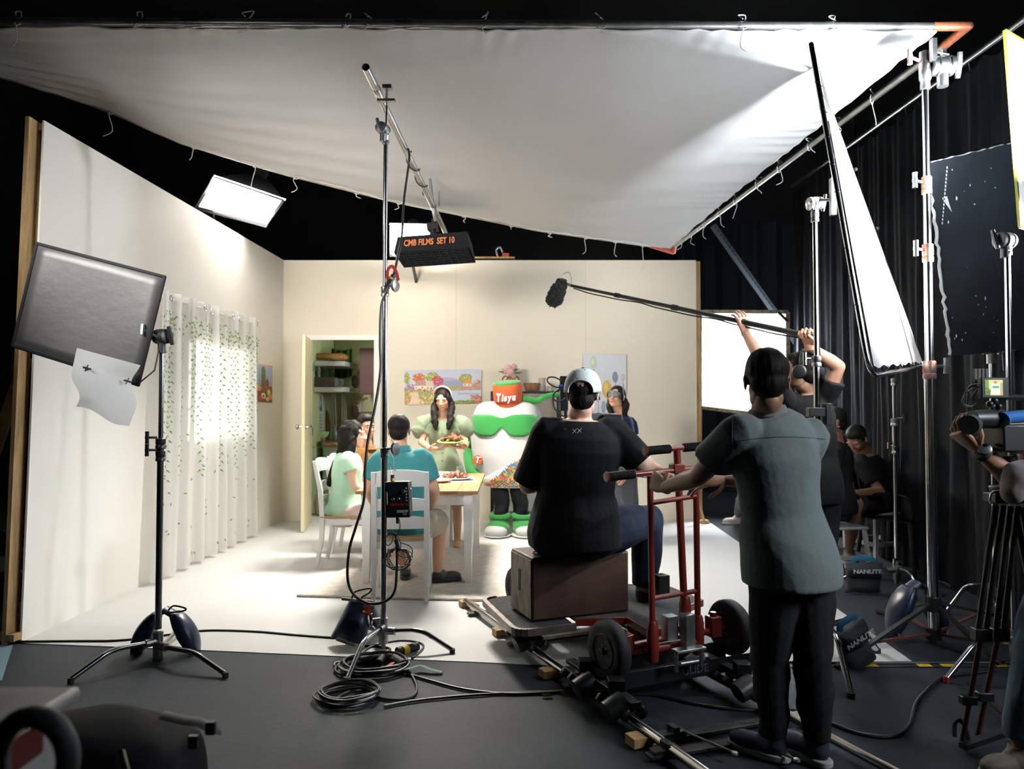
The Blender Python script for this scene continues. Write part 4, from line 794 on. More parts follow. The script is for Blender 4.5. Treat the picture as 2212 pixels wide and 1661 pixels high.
specs = [((-.775, 5.30, .012), R(3), None), ((-1.40, 6.38, .0), R(-90), 'white dining chair with the woman in mint sitting on it'), ((-1.42, 6.95, 0), R(-90), 'white dining chair behind the woman in mint, holding the man in brown'), ((-.78, 7.13, .012), R(180), 'empty white dining chair pushed under the far end of the table')]
ch.location = specs[0][0]; ch.rotation_euler = (0, 0, specs[0][1]); ch['group'] = 'white dining chairs around the table'
for l, r, lab in specs[1:]: dup(ch, l, r, lab)
# things on the table
cer = mat('ceramic_white', (.78, .77, .74), .25); friedm = mat('fried_chicken', (.22, .06, .015), .55, vary=.6, vscale=30, bump=1, bscale=60, col2=(.08, .02, .008)); greenp = mat('plate_lime', (.33, .50, .12), .35)
def plate(c, r, label, m=cer, sx=1.0, rot=0, tilt=None, name='plate'):
    M = tilt or Matrix.Rotation(rot, 3, 'Z'); q = MB(); q.lathe(c, [(r*.6, 0), (r*.65, .004), (r*.97, .016), (r, .020), (r*.985, .022), (r*.62, .009), (.01, .008)], 36, M, sx=sx); return tag(q.build(name, m), label, 'plate')
def food(c, n, rx, ry, h, seed, label, name='fried_chicken', M=None, sz=.022, m=None, cat='food'):
    r = random.Random(seed); q = MB(); M = M or Matrix.Identity(3)
    for i in range(n):
        a = r.uniform(0, 6.28); k = r.random()**.6; p = V(c)+M@V((rx*k*math.cos(a), ry*k*math.sin(a), h*(1-k)*r.uniform(.4, 1)+sz*.6)); e = Euler((r.uniform(0, 3), r.uniform(0, 3), r.uniform(0, 3))).to_matrix()
        q.ell(p, (sz*r.uniform(.8, 1.5), sz*r.uniform(.7, 1), sz*r.uniform(.5, .9)), e, 10, 7)
    o = remesh(q, name, m or friedm, None, .005, 1, .0028, 60, seed); return tag(o, label, cat)
pc = G(985, 1034, TZ+.01); 
q = MB(); a = V((pc.x-.06, pc.y-.02, TZ+.001)); q.box(a, (.46, .34, .003), R(6)); tag(q.build('placemat', mat('placemat_white', (.72, .70, .68), .8, vary=.1, vscale=30)), 'pale placemat with dark stripes under the chicken plate', 'placemat')
for i in range(5):
    q = MB(); q.box(a+Matrix.Rotation(R(6), 3, 'Z')@V((.17+.011*i, -.10+.0*i, .0022)), (.006, .10, .001), R(6)); q.build('stripe', mat('stripe_black', (.03, .03, .03)), bpy.data.objects['placemat'], smooth=False)
plate(V((pc.x, pc.y, TZ+.003)), .135, 'white oval plate piled with fried chicken at the right side of the table', sx=1.15)
food(V((pc.x-.005, pc.y, TZ+.015)), 22, .10, .075, .055, 4, 'pile of fried chicken on the white oval plate')
pc2 = V((TX0+.36, 6.55, TZ+.003)); 
q = MB(); bwl = [(.03, 0), (.04, .004), (.085, .045), (.09, .05), (.086, .05), (.04, .012), (.005, .01)]
c = V((-.62, 6.50, TZ+.002)); q.lathe(c, bwl, 28); tag(q.build('bowl', cer), 'small white bowl of salad behind the man in teal', 'bowl'); food(c+V((0, 0, .02)), 26, .06, .06, .03, 9, 'orange and green salad heaped in the white bowl', 'salad', sz=.012, m=mat('salad_orange', (.6, .25, .06), .6, vary=.9, vscale=50, col2=(.2, .3, .05)))
plate(V((-.60, 6.18, TZ+.003)), .10, 'empty white side plate near the middle of the table')
plate(V((-.93, 6.6, TZ+.003)), .12, 'white dinner plate in front of the man in brown')
plate(V((-.95, 6.05, TZ+.003)), .12, 'white dinner plate in front of the woman in mint')
q = MB(); c = V((-.46, 6.58, TZ+.002)); q.lathe(c, [(.03, 0), (.032, .08), (.034, .1), (.031, .1), (.028, .006), (.003, .005)], 18); tag(q.build('drinking_glass', mat('glass_clear', (.9, .95, .95), .05, trans=.95)), 'clear drinking glass among the dishes', 'glass')
# ---- pictures
def framed(name, label, corners, img, edge, cat='painting', off=.03):
    p = [V(c) for c in corners]; n = (p[1]-p[0]).cross(p[3]-p[0]).normalized(); n = n if n.dot(V((0, 0, H))-p[0]) > 0 else -n
    t = thing(name, label, cat, sum(p, V((0, 0, 0)))/4); q = MB(); q.prism([x-n*(off-.004) for x in p], n*(off-.006)); q.build('canvas_edge', edge, t, smooth=False)
    o = picture('print', img, p[3], p[2]-p[3], p[0]-p[3], t); return t
off = .03
bw = lambda x, y: D(x, y, YB-off)
r_rg = [np.array(c)/255 for c in ((196, 90, 60), (208, 120, 40), (170, 50, 60), (150, 165, 60), (90, 120, 50), (200, 190, 80))]
im = canvas(90, 200, (.80, .80, .84))
for y in range(45): im[y] = np.array((.76, .79, .86))*(1-y/90)+np.array((.93, .88, .90))*(y/90)
blob(im, .55, .42, .2, .2, (.68, .68, .76)); blob(im, .68, .45, .22, .14, (.60, .61, .70)); rect(im, 0, .5, 1, 1, (.60, .62, .36))
speck(im, 0, .05, .07, .4, [(.62, .66, .28), (.5, .55, .2)], 70, .015)
for cx_, cy_, cc in ((.19, .22, ((.80, .48, .20), (.70, .36, .15))), (.36, .20, ((.66, .70, .25), (.5, .55, .2))), (.80, .26, ((.55, .55, .22), (.65, .6, .25))), (.43, .32, ((.66, .2, .3), (.75, .3, .35)))): speck(im, cx_-.08, cy_-.13, cx_+.08, cy_+.14, cc, 140, .016)
speck(im, .02, .4, .14, .62, [(.70, .62, .74), (.6, .45, .6)], 90, .016); speck(im, .9, .3, 1, .6, [(.82, .5, .6), (.6, .5, .3)], 80, .016)
for bx, by, sw, sh_, rc in ((.12, .30, .16, .27, (.75, .55, .55)), (.27, .33, .11, .26, (.85, .78, .72)), (.76, .32, .12, .18, (.82, .58, .28))):
    rect(im, bx+.01, by+sh_*.5, bx+sw, by+sh_, (.93, .88, .80)); h_, w_2 = im.shape[:2]
    for yy in range(int(by*h_), int((by+sh_*.6)*h_)): f_ = (yy-by*h_)/(sh_*.6*h_); im[yy, int((bx+sw*.35*(1-f_))*w_2):int((bx+sw+.01*f_)*w_2)] = rc
    rect(im, bx+.03, by+sh_*.7, bx+.045, by+sh_*.88, (.25, .2, .25)); rect(im, bx+sw*.7, by+sh_*.7, bx+sw*.7+.015, by+sh_*.88, (.25, .2, .25))
rect(im, .62, .62, 1, .92, (.78, .82, .88)); blob(im, .62, .78, .06, .16, (.78, .82, .88)); rect(im, .7, .7, .98, .74, (.68, .70, .84)); blob(im, .12, .8, .07, .2, (.90, .80, .68)); blob(im, .15, .95, .12, .12, (.92, .82, .70))
speck(im, 0, .55, .6, .66, [(.72, .3, .35), (.85, .6, .65), (.6, .62, .25), (.8, .8, .4)], 160, .012); speck(im, .2, .7, .6, 1, [(.72, .74, .3), (.5, .6, .25), (.85, .4, .5), (.8, .8, .45), (.9, .85, .75)], 330, .013); speck(im, 0, .68, .08, .95, [(.9, .6, .6), (.6, .65, .3), (.8, .45, .2)], 90, .013)
speck(im, .85, .72, 1, 1, [(.8, .2, .3), (.5, .6, .25), (.9, .4, .4)], 110, .012); speck(im, .6, .9, .9, 1, [(.4, .5, .25), (.3, .42, .2)], 60, .012); speck(im, .7, .5, 1, .6, [(.85, .5, .65), (.65, .7, .3), (.8, .4, .55)], 120, .012)
framed('village_painting', 'wide canvas of cottages, autumn trees and a lake on the back wall', [bw(873, 800), bw(1040, 799), bw(1039, 871), bw(874, 874)], im, white)
im = canvas(120, 90, (.83, .84, .86))
for x, y, rx, ry, cc, st in ((.24, .14, .075, .11, (.76, .80, .72), .4), (.06, .32, .065, .08, (.62, .70, .73), .6), (.74, .36, .065, .09, (.42, .47, .53), .8), (.92, .36, .04, .06, (.72, .70, .66), .6), (.55, .56, .11, .145, (.80, .66, .36), 1), (.89, .68, .055, .085, (.62, .71, .75), .9), (.34, .60, .06, .09, (.66, .66, .66), 1), (.47, .85, .05, .10, (.56, .60, .66), 1), (.60, .95, .05, .07, (.80, .68, .40), 1)):
    for k in range(60): t_ = k/60; blob(im, x+.03*math.sin(t_*3)*t_, y+t_*(1.0-y)*st, .008, .008, (.45, .46, .50))
    blob(im, x, y, rx, ry, cc); blob(im, x-rx*.2, y-ry*.15, rx*.45, ry*.45, tuple(min(1, q_*1.1) for q_ in cc))
framed('balloon_flower_print', 'tall framed print of pastel balloon-shaped flowers on the back wall', [bw(1259, 764), bw(1353, 766), bw(1353, 900), bw(1259, 897)], im, mat('pale_wood', (.62, .50, .34), .5))
im = canvas(90, 50, (.62, .66, .80)); rect(im, 0, .55, 1, 1, (.45, .25, .12)); blob(im, .5, .18, .12, .16, (.25, .35, .15)); rect(im, .40, .2, .62, .62, (.30, .36, .16)); speck(im, .4, .2, .62, .6, [(.45, .45, .2), (.25, .3, .12)], 80, .02)
for x, y, rx, ry, cc in ((.2, .78, .13, .09, (.55, .12, .16)), (.5, .82, .12, .08, (.90, .85, .75)), (.5, .83, .05, .04, (.25, .14, .1)), (.72, .60, .14, .12, (.60, .25, .2)), (.70, .45, .1, .10, (.45, .2, .2)), (.8, .72, .10, .09, (.70, .74, .35)), (.88, .84, .12, .08, (.82, .45, .2)), (.25, .62, .16, .08, (.85, .6, .3)), (.35, .9, .1, .06, (.75, .2, .12)), (.72, .9, .1, .05, (.8, .7, .5))): blob(im, x, y, rx, ry, cc); blob(im, x-rx*.3, y-ry*.3, rx*.3, ry*.3, tuple(min(1, q_*1.25) for q_ in cc))
LWo = lambda x, y: LW(x, y, off)
framed('fruit_painting', 'small upright canvas of tropical fruit on the left wall', [LWo(548, 785), LWo(589, 790), LWo(588, 870), LWo(548, 867)], im, mat('orange_frame', (.62, .28, .08), .5))
# ---- sheer curtain
cz1 = LW(440, 660).z; ca = (LW(322, 900)-LA).dot(ld); cbb = (LW(540, 900)-LA).dot(ld)
sheer = mat('sheer_white', (.84, .84, .82), .7, alpha=.82, translucent=.5)
ct = thing('sheer_curtain', 'white sheer curtain with a green leaf print hanging over the window', 'curtain', lw((ca+cbb)/2, 0, .1))
def cur(u, v):
    s = ca+(cbb-ca)*u+ (.16*(1-v)**1.5)*(u-.75)*1.0; a = (.028+.018*(1-v))*math.sin(u*2*PI*9+.6*math.sin(u*11))+.010*math.sin(u*2*PI*23+v*2)
    return lw(s, .03+(cz1-.03)*v, .085+a)
q = MB(); q.grid(cur, 260, 30); q.build('cloth', sheer, ct)
rr = random.Random(11); leafm = mat('leaf_print', (.09, .20, .03), .7, vary=.6, vscale=30, col2=(.20, .34, .08), alpha=.92); q = MB()
def leafat(u, v, ang, s):
    e = 1/(cbb-ca); p = cur(u, v); du = (cur(u+.002, v)-cur(u-.002, v)).normalized(); dv = V((0, 0, 1)); n = du.cross(dv).normalized(); n = n if n.dot(ln) > 0 else -n; p = p+n*.006; dr2 = du*math.cos(ang)+dv*math.sin(ang); w2 = du*-math.sin(ang)+dv*math.cos(ang)
    q.add([p, p+dr2*s*.35+w2*s*.17, p+dr2*s, p+dr2*s*.35-w2*s*.17], [(0, 1, 2, 3)])
zt_ = lambda z: (z-.03)/(cz1-.03); vt = zt_(LW(440, 705).z)
for i in range(34):
    u = (i+.5)/34+rr.uniform(-.01, .01); n = int(rr.choice((16, 22, 30, 34, 26))*1.0); wob = rr.uniform(0, 6)
    for k in range(n):
        v = vt-k*.0175-.004; sg_ = 1 if k % 2 else -1; leafat(u+.004*math.sin(k*.3+wob), v, R(-90+sg_*52+rr.uniform(-12, 12)), .042*rr.uniform(.8, 1.1))
for i in range(170): leafat(rr.random(), vt+rr.uniform(-.05, .02), rr.uniform(-2.6, -.4), .034)
for i in range(110): leafat(rr.random(), rr.uniform(.03, vt-.35)*rr.uniform(.7, 1), rr.uniform(-3, 0), .036)
q.build('leaf_pattern', leafm, ct, smooth=False)['kind'] = 'stuff'
q = MB(); q.tube([lw(ca-.05, cz1-.055, .085), lw(cbb+.05, cz1-.055, .085)], .009, 10); q.build('curtain_rod', whitep, ct)
for i in range(10):
    u = (i+.55)/10; s = ca+(cbb-ca)*u-.02; q = MB(); c = lw(s, cz1-.055, .085+.03*math.cos(i*2)); q.tube([c+ld*.022*math.cos(a)+V((0, 0, .022*math.sin(a))) for a in np.linspace(0, 2*PI, 17)], .0045, 8, caps=False); q.build('grommet', chrome, ct)
# ---- black shelf unit behind the costume
sy = 8.25; sx0 = D(1060, 845, sy).x; sx1 = D(1212, 845, sy).x; sz = D(1150, 845, sy).z
sh = thing('shelf_unit', 'black metal shelf unit against the back wall behind the costumed performer', 'shelf', ((sx0+sx1)/2, sy+.15, 0))
for z in (sz-.012, sz*.55, .15): q = MB(); q.box(((sx0+sx1)/2, sy+.16, z), (sx1-sx0, .34, .022)); q.build('board', mat('pale_board', (.55, .45, .32), .5) if z < sz-.1 else black, sh, bevel=.002)
for x in (sx0+.015, sx1-.015):
    for y in (sy+.005, sy+.32): q = MB(); q.box((x, y, sz/2), (.032, .032, sz)); q.build('post', black, sh, bevel=.002)
q = MB(); q.box((sx0+.35, sy+.16, .40), (.55, .28, .46)); q.build('storage_box', mat('box_white', (.72, .72, .72), .6), sh, bevel=.01)
q = MB(); q.box((sx1-.20, sy+.16, .22), (.3, .26, .10)); o = q.build('slipper_box', mat('box_kraft', (.45, .35, .22), .7), None, bevel=.004); tag(o, 'brown box on the bottom board of the shelf unit', 'box')
pot = mat('terracotta', (.28, .09, .055), .6); c = V((D(1103, 845, sy+.15).x, sy+.15, sz))
vs_ = thing('flower_vase', 'terracotta vase with handles on the shelf, holding pink flowers', 'vase', c); q = MB(); q.lathe(c, [(.045, 0), (.07, .02), (.085, .07), (.07, .12), (.045, .15), (.05, .17), (.042, .17), (.03, .14), (.02, .1)], 24); q.build('pot', pot, vs_)
for sg_ in (-1, 1): q = MB(); q.tube([c+V((sg_*(.05+.045*math.sin(a)), 0, .12-.055*math.cos(a)+.0)) for a in np.linspace(0, PI, 10)], .009, 8); q.build('handle', pot, vs_)
bq = thing('flower_bouquet', 'bunch of pale pink peonies and leaves in the terracotta vase', 'flowers', c+V((0, 0, .17))); pk = mat('petal_pink', (.80, .52, .50), .6, vary=.2, vscale=20); lf = mat('leaf_green', (.08, .19, .05), .5); r_ = random.Random(3)
for (x, y, z, s) in ((-.03, -.02, .25, .062), (.035, -.01, .27, .055), (.0, -.04, .21, .06), (-.065, 0, .22, .048), (.03, -.03, .17, .045)):
    fl2 = MB()
    for k in range(26):
        e = Euler((r_.uniform(-1, 1), r_.uniform(-1, 1), r_.uniform(0, 6))).to_matrix(); d_2 = V((r_.gauss(0, 1), r_.gauss(0, 1)-.3, r_.gauss(0, 1)+.4)).normalized(); fl2.ell(c+V((x, y, z))+d_2*s*.55, (s*.5, s*.5, s*.1), frame(d_2)@Matrix.Rotation(.5, 3, 'X'), 8, 5)
    fl2.build('flower', pk, bq)
for k in range(16):
    a = r_.uniform(-.3, 3.5); d_2 = V((math.cos(a), -.2, abs(math.sin(a))*.6+.05)); b = c+V((0, 0, .2)); q = MB(); l_ = r_.uniform(.09, .15)
    q.tube([b, b+d_2*l_*.5, b+d_2*l_+V((0, 0, -.01))], [(.003, .002), (.018, .004), (.003, .002)], 8, up=(0, 0, 1)); q.build('leaf', lf, bq)
c = V((D(1151, 845, sy+.15).x, sy+.14, sz)); q = MB(); q.lathe(c, [(.07, 0), (.075, .01), (.10, .09), (.103, .095), (.095, .095), (.07, .02)], 26); bk = tag(q.build('wicker_basket', mat('wicker', (.45, .22, .10), .7, vary=.6, vscale=40, bump=1, bscale=70)), 'small round wicker basket on top of the shelf unit', 'basket')
for k in range(13): q = MB(); a = 2*PI*k/13; q.tube([c+V((.078*math.cos(a+t), .078*math.sin(a+t), .0))*1+V((.028*t*math.cos(a+t), .028*t*math.sin(a+t), .09*t)) for t in np.linspace(0, 1, 5)], .004, 5); q.build('weave_strand', mat('wicker'), bk)
for px, h_ in ((1171, .13), (1189, .04)):
    c = V((D(px, 845, sy+.12).x, sy+.12, sz)); t = thing('glass_jar', 'tall glass jar with a cork lid on the shelf' if h_ > .1 else 'small dish with a wooden lid at the right end of the shelf', 'jar', c); q = MB(); q.lathe(c, [(.036, 0), (.04, .005), (.04, h_-.01), (.036, h_), (.033, h_), (.036, .01), (.01, .006)], 22); q.build('jar_body', mat('glass_frost', (.85, .85, .82), .15, trans=.6), t); q = MB(); q.lathe(c+V((0, 0, h_)), [(.036, 0), (.042, .002), (.042, .02), (.036, .024)], 22); q.build('lid', mat('cork', (.55, .38, .22), .8), t)
# lumber and clamp on the wall top
q = MB(); a = D(1002, 557, YB+.03); b = D(1112, 557, YB+.03); q.bar(a, b, .05, .02); tag(q.build('timber_strip', lumber), 'short pine strip lying on the top of the back wall', 'timber')
t = thing('clamp', 'small metal clamp on the timber strip above the back wall', 'clamp', D(1082, 556, YB)); q = MB(); q.tube(curve([D(1076, 556, YB+.03), D(1072, 540, YB+.03), D(1080, 534, YB+.03), D(1086, 545, YB+.03)], 4), .014, 8); q.build('jaw', dull, t); q = MB(); q.box(D(1092, 551, YB+.03), (.08, .05, .04)); q.build('body', mat('red_clamp', (.4, .03, .03), .5), t)
# ---- kitchen nook
def kb(name, label, cat, m, px, py, px2, py2, y, dep, parent=None, bevel=.004, smooth=True):
    a = D(px, py, y); b = D(px2, py2, y); q = MB(); q.box(((a.x+b.x)/2, y+dep/2, (a.z+b.z)/2), (abs(b.x-a.x), dep, abs(a.z-b.z))); o = q.build(name, m, parent, bevel=bevel)
    return tag(o, label, cat) if cat else o
ky2 = ky
shw_ = mat('shelf_white', (.62, .62, .60), .4)
for i, (y0, y1) in enumerate(((778, 792), (835, 847))):
    a = D(672, y0, 9.3); b = D(744, y1, 9.3); q = MB(); q.box(((kx0+b.x)/2, 9.75, (a.z+b.z)/2), (b.x-kx0, .9, .06)); tag(q.build('wall_shelf', shw_, bevel=.003), ['upper', 'lower'][i]+' white wall shelf in the kitchen nook', 'shelf')
s1z = D(700, 778, 9.3).z+.0; s2z = D(700, 835, 9.3).z+.0
wd = mat('carved_wood', (.55, .28, .09), .4, vary=.4, vscale=8)
for x, l_, z_ in ((702, .20, 1), (729, .11, 2)):
    c = V((D(x, 770, 9.4).x, 9.4+.05*z_, s1z+.055)); q = MB(); q.tube([c-V((l_, 0, -.01)), c-V((l_*.7, 0, 0)), c, c+V((l_*.6, 0, -.005)), c+V((l_*.95, 0, -.02))], [(.012, .01), (.05, .04), (.062, .052), (.05, .045), (.03, .03)], 14); tag(q.build('wooden_bowl', wd), ('long orange wooden bowl on the upper kitchen shelf', 'short carved wooden bowl on the upper kitchen shelf')[z_-1], 'bowl')
c = V((D(702, 835, 9.35).x, 9.4, s2z)); t = thing('planter_box', 'woven planter on the lower kitchen shelf with dark greenery', 'planter', c); q = MB(); q.box(c+V((0, 0, .06)), (.28, .16, .12)); q.build('planter', mat('planter_brown', (.10, .07, .05), .7, vary=.6, vscale=30), t, bevel=.01)
for k in range(34): a = r_.uniform(0, 6.28); q = MB(); l_ = r_.uniform(.10, .2); b = c+V((r_.uniform(-.1, .1), r_.uniform(-.05, .05), .11)); e = b+V((math.cos(a)*.08, math.sin(a)*.06, l_)); q.tube([b, b.lerp(e, .5)+V((0, 0, .02)), e], [(.002, .002), (.012, .002), (.002, .001)], 6); q.build('leaf', mat('leaf_dark', (.03, .07, .03), .5), t)
for k in range(2): c = V((D(728+k*6, 832, 9.2).x, 9.2+.05*k, s2z)); q = MB(); q.lathe(c, [(.03, 0), (.035, .01), (.038, .09), (.034, .09), (.03, .01), (.003, .008)], 18); tag(q.build('glass_cup', mat('glass_clear'), None), ('left', 'right')[k]+' glass cup at the front of the lower kitchen shelf', 'glass')
im = canvas(60, 26, (.80, .82, .86)); rect(im, .05, .03, .95, .42, (.45, .52, .68)); blob(im, .5, .2, .35, .12, (.68, .75, .86)); rect(im, .1, .34, .9, .4, (.3, .3, .5))
for r_2 in range(6):
    for c_2 in range(6): rect(im, .08+c_2*.15, .50+r_2*.08, .16+c_2*.15, .53+r_2*.08, (.3, .3, .4) if c_2 else (.75, .25, .25))
cl = [D(674, 850, 9.6), D(697, 853, 9.6), D(699, 938, 9.6), D(676, 935, 9.6)]; t = thing('wall_calendar', 'paper wall calendar hanging in the kitchen nook', 'calendar', cl[0]); q = MB(); q.prism(cl, (0, .004, 0)); q.build('pages', white, t, smooth=False); picture('print', im, cl[3]-V((0, .002, 0)), cl[2]-cl[3], cl[0]-cl[3], t)
kb('wall_cabinet', 'dark red-brown wall cabinet in the kitchen nook', 'cabinet', mat('cabinet_red', (.13, .028, .015), .45, vary=.3, vscale=6, stretch=(1, 1, 5)), 777, 752, 845, 851, 9.6, .5)
g_ = mat('towel_green', (.06, .14, .025), .9, bump=.5, bscale=12); a = D(715, 752, 10.2); b = D(760, 812, 10.2)
q = MB(); q.grid(lambda u, v: V((a.x+(b.x-a.x)*u, 10.2+.02*math.sin(u*22), b.z+(a.z-b.z)*v-.03*math.sin(u*3))), 30, 6); tag(q.build('green_towel', g_, solid=.006), 'dark green towel hanging on the kitchen back wall', 'towel')
for i, px in enumerate((722, 742)):
    a = D(px-6, 846, 9.9); b = D(px+8, 930, 9.9); q = MB(); q.grid(lambda u, v: V((a.x+(b.x-a.x)*(u*(.6+.4*(1-v))+.1), 9.9+.02*math.sin(u*16+i), b.z+(a.z-b.z)*v)), 20, 8); tag(q.build('pale_cloth', mat('pale_cloth', (.55, .52, .44), .9), solid=.005), ('left', 'right')[i]+' pale cloth hanging under the lower kitchen shelf', 'cloth')
for i, (px, py) in enumerate(((767, 815), (766, 880))):
    c = D(px, py, 10.25); t = thing('dried_bouquet', ('upper', 'lower')[i]+' dried flower bunch on the kitchen back wall', 'flowers', c); q = MB(); q.lathe(c-V((0, 0, .16)), [(.01, 0), (.045, .05), (.05, .13), (.035, .18)], 14); q.build('holder', mat('dark_straw', (.10, .05, .03), .8), t)
    for k in range(12): q = MB(); e = c+V((r_.uniform(-.14, .18), -.02, r_.uniform(.1, .26))); q.tube([c, c.lerp(e, .6)+V((0, 0, .02)), e], [.002, .004, .010], 6); q.build('stem', mat('straw', (.5, .33, .12), .8), t)
cbd = kb('base_cabinet', 'grey-white kitchen base cabinet with a red-brown worktop', 'cabinet', mat('cabinet_grey', (.42, .44, .40), .5), 697, 965, 850, 1100, 9.5, .7); cbd.name = 'base_cabinet'
kb('worktop', None, None, mat('worktop_red', (.28, .10, .06), .4), 694, 953, 853, 966, 9.45, .8, cbd)
a = D(703, 953, 9.9); q = MB(); q.prism([a+V(p) for p in ((-.06, 0, 0), (.05, 0, 0), (.07, 0, .22), (.03, 0, .40), (-.03, 0, .42), (-.09, 0, .25))], (0, .02, 0)); tag(q.build('chopping_board', mat('board_wood', (.22, .11, .045), .5, vary=.4, vscale=5)), 'dark wooden chopping board leaning on the kitchen worktop', 'board')
c = D(722, 952, 9.7); q = MB(); q.lathe(c, [(.035, 0), (.04, .01), (.04, .12), (.02, .16), (.02, .2)], 16); tag(q.build('green_bottle', mat('glass_green', (.3, .5, .4), .2, trans=.5)), 'pale green bottle on the kitchen worktop', 'bottle')
kb('framed_recipe', 'small cream picture standing on the kitchen worktop', 'picture', mat('recipe_cream', (.6, .52, .36), .6, vary=.5, vscale=12), 727, 905, 743, 957, 10.1, .02)
kb('glow_patch', 'pale panel coloured as the yellow-green glow under the red cabinet', 'panel', mat('glow_cream', (.62, .62, .36), .5), 781, 852, 812, 890, 10.30, .03)  # plain panel; its colour stands in for a yellow-green glow
kb('white_plaque', 'white paper plaque beside the dried flowers', 'sign', white, 770, 865, 780, 890, 10.28, .02)
c = G(678, 1108); c = V((c.x+.16, 9.15, 0)); t = thing('potted_plant', 'leafy plant in a cream pot just inside the kitchen door', 'plant', c); q = MB(); q.lathe(c, [(.07, 0), (.09, .02), (.11, .16), (.08, .26), (.07, .27), (.06, .2)], 20); q.build('pot', mat('pot_cream', (.42, .33, .22), .7, vary=.3), t)
q = MB(); q.tube([c+V((0, 0, .2)), c+V((.02, 0, .6)), c+V((.0, 0, .9))], .012, 8); q.build('stem', lf, t)
for k in range(9):
    a = r_.uniform(0, 6.28); b = c+V((0, 0, r_.uniform(.5, .95))); e = b+V((math.cos(a)*.22, math.sin(a)*.15, r_.uniform(-.05, .15))); q = MB(); q.tube([b, b.lerp(e, .35), b.lerp(e, .7)+V((0, 0, .02)), e], [(.006, .003), (.05, .004), (.055, .004), (.004, .002)], 10); q.build('leaf', mat('leaf_pale', (.30, .45, .20), .45), t)

# ================================================================= people of the set


UP = V((0, 0, 1)); Xx = V((1, 0, 0)); Yy = V((0, 1, 0))
# man in teal, seated with his back to the camera
teal = cloth('teal_shirt', (.035, .185, .195)); khaki = cloth('khaki_cotton', (.30, .255, .19)); loafer = mat('black_loafer', (.012, .012, .014), .5)
r, M, X, Y, U = person('man in a teal shirt and khaki shorts seated with his back to the camera', D(862, 931, 5.42), 2, -6, D(866, 972, 5.38), [D(822, 992, 5.38), D(912, 992, 5.38)], [D(797, 1055, 5.36), D(938, 1058, 5.36)], [D(812, 1098, 5.62), D(928, 1103, 5.60)],
       D(868, 1128, 5.36), [D(838, 1128, 5.78), D(950, 1126, 5.68)], [D(876, 1226, 5.72), D(946, 1232, 5.62)], [V((-.15, 1, 0)), V((.85, .35, 0))], skin=skinA, girth=1.12, shirt=teal, sleeve=.72, shirt_len=.08, sleever=1.12, trouser=khaki, tlen=.46, shoes=(loafer, loafer, 1), handd=[V((.6, .4, -.2)), V((-.4, .5, -.3))], palm=[-UP, -UP], neckline=0)
q = MB(); n = D(866, 966, 5.38); ringloft(q, [(n+V((0, 0, -.03)), Xx*.085, Yy*.075), (n+V((0, .005, .015)), Xx*.066, Yy*.062)], 22); q.build('collar', teal, r)
# woman in mint, seated, seen from her right side
mint = cloth('mint_shirt', (.44, .68, .49)); beige = cloth('blush_trousers', (.62, .48, .43)); tan = mat('tan_leather', (.45, .28, .15), .5)
hd = D(766, 938, 6.38); Mh = headframe(-88, -4)
locks = [([hd+V((-.06, -.02, .02)), D(745, 985, 6.36), D(725, 1015, 6.34), D(712, 1045, 6.34)], [.075, .075, .055, .025]), ([hd+V((-.02, -.06, 0)), D(757, 968, 6.30), D(741, 990, 6.28)], [.045, .05, .03]), ([hd+V((-.04, .05, 0)), D(740, 990, 6.45), D(722, 1030, 6.42)], [.06, .06, .03])]
r, *_ = person('woman in a mint green shirt with long black hair seated in profile', hd, -88, -4, D(754, 972, 6.38), [D(752, 994, 6.55), D(752, 994, 6.21)], [D(778, 1050, 6.60), D(766, 1049, 6.20)], [D(815, 1072, 6.52), D(803, 1074, 6.24)], D(742, 1100, 6.38), [D(810, 1102, 6.52), D(806, 1108, 6.24)], [D(800, 1182, 6.55), D(796, 1192, 6.27)], [Xx, Xx],
       skin=skinB, girth=.93, shirt=mint, sleeve=.42, sleever=1.25, shirt_len=.16, trouser=beige, tlen=.47, shoes=(tan, tan, 1), hair=None, female=True, face=True, handd=[V((1, .1, -.1)), V((1, .1, -.1))], palm=[-UP, -UP], bdepth=1.1, smile=True)
hairlong(hd, Mh, 1, r, locks, top=.98)
q = MB(); n = D(756, 968, 6.38); ringloft(q, [(n+V((-.01, 0, -.03)), Xx*.07, Yy*.09), (n+V((0, 0, .01)), Xx*.055, Yy*.06)], 22); q.build('collar', mint, r)
# man in brown behind her
brown = cloth('brown_shirt', (.19, .08, .018)); hd = D(792, 922, 6.98)
r, *_ = person('smiling man in a brown shirt half hidden behind the woman in mint', hd, -142, -3, D(792, 966, 7.0), [D(822, 984, 7.08), D(776, 984, 6.85)][::1], [D(824, 1040, 7.0), D(770, 1040, 6.75)], [D(812, 1052, 6.75), D(798, 1056, 6.6)], D(770, 1100, 6.98), [D(825, 1100, 7.12), D(822, 1104, 6.88)], [D(818, 1170, 7.12), D(815, 1176, 6.9)], [Xx, Xx],
       skin=skinA, girth=1.0, shirt=brown, sleeve=1.6, shirt_len=.1, trouser=khaki, shoes=(loafer, loafer), face=True, smile=True, neckline=0)
q = MB(); n = D(794, 962, 6.99); ringloft(q, [(n+V((0, -.01, -.035)), Xx*.085, Yy*.08), (n+V((0, 0, .0)), Xx*.062, Yy*.060)], 22); q.build('collar', brown, r)
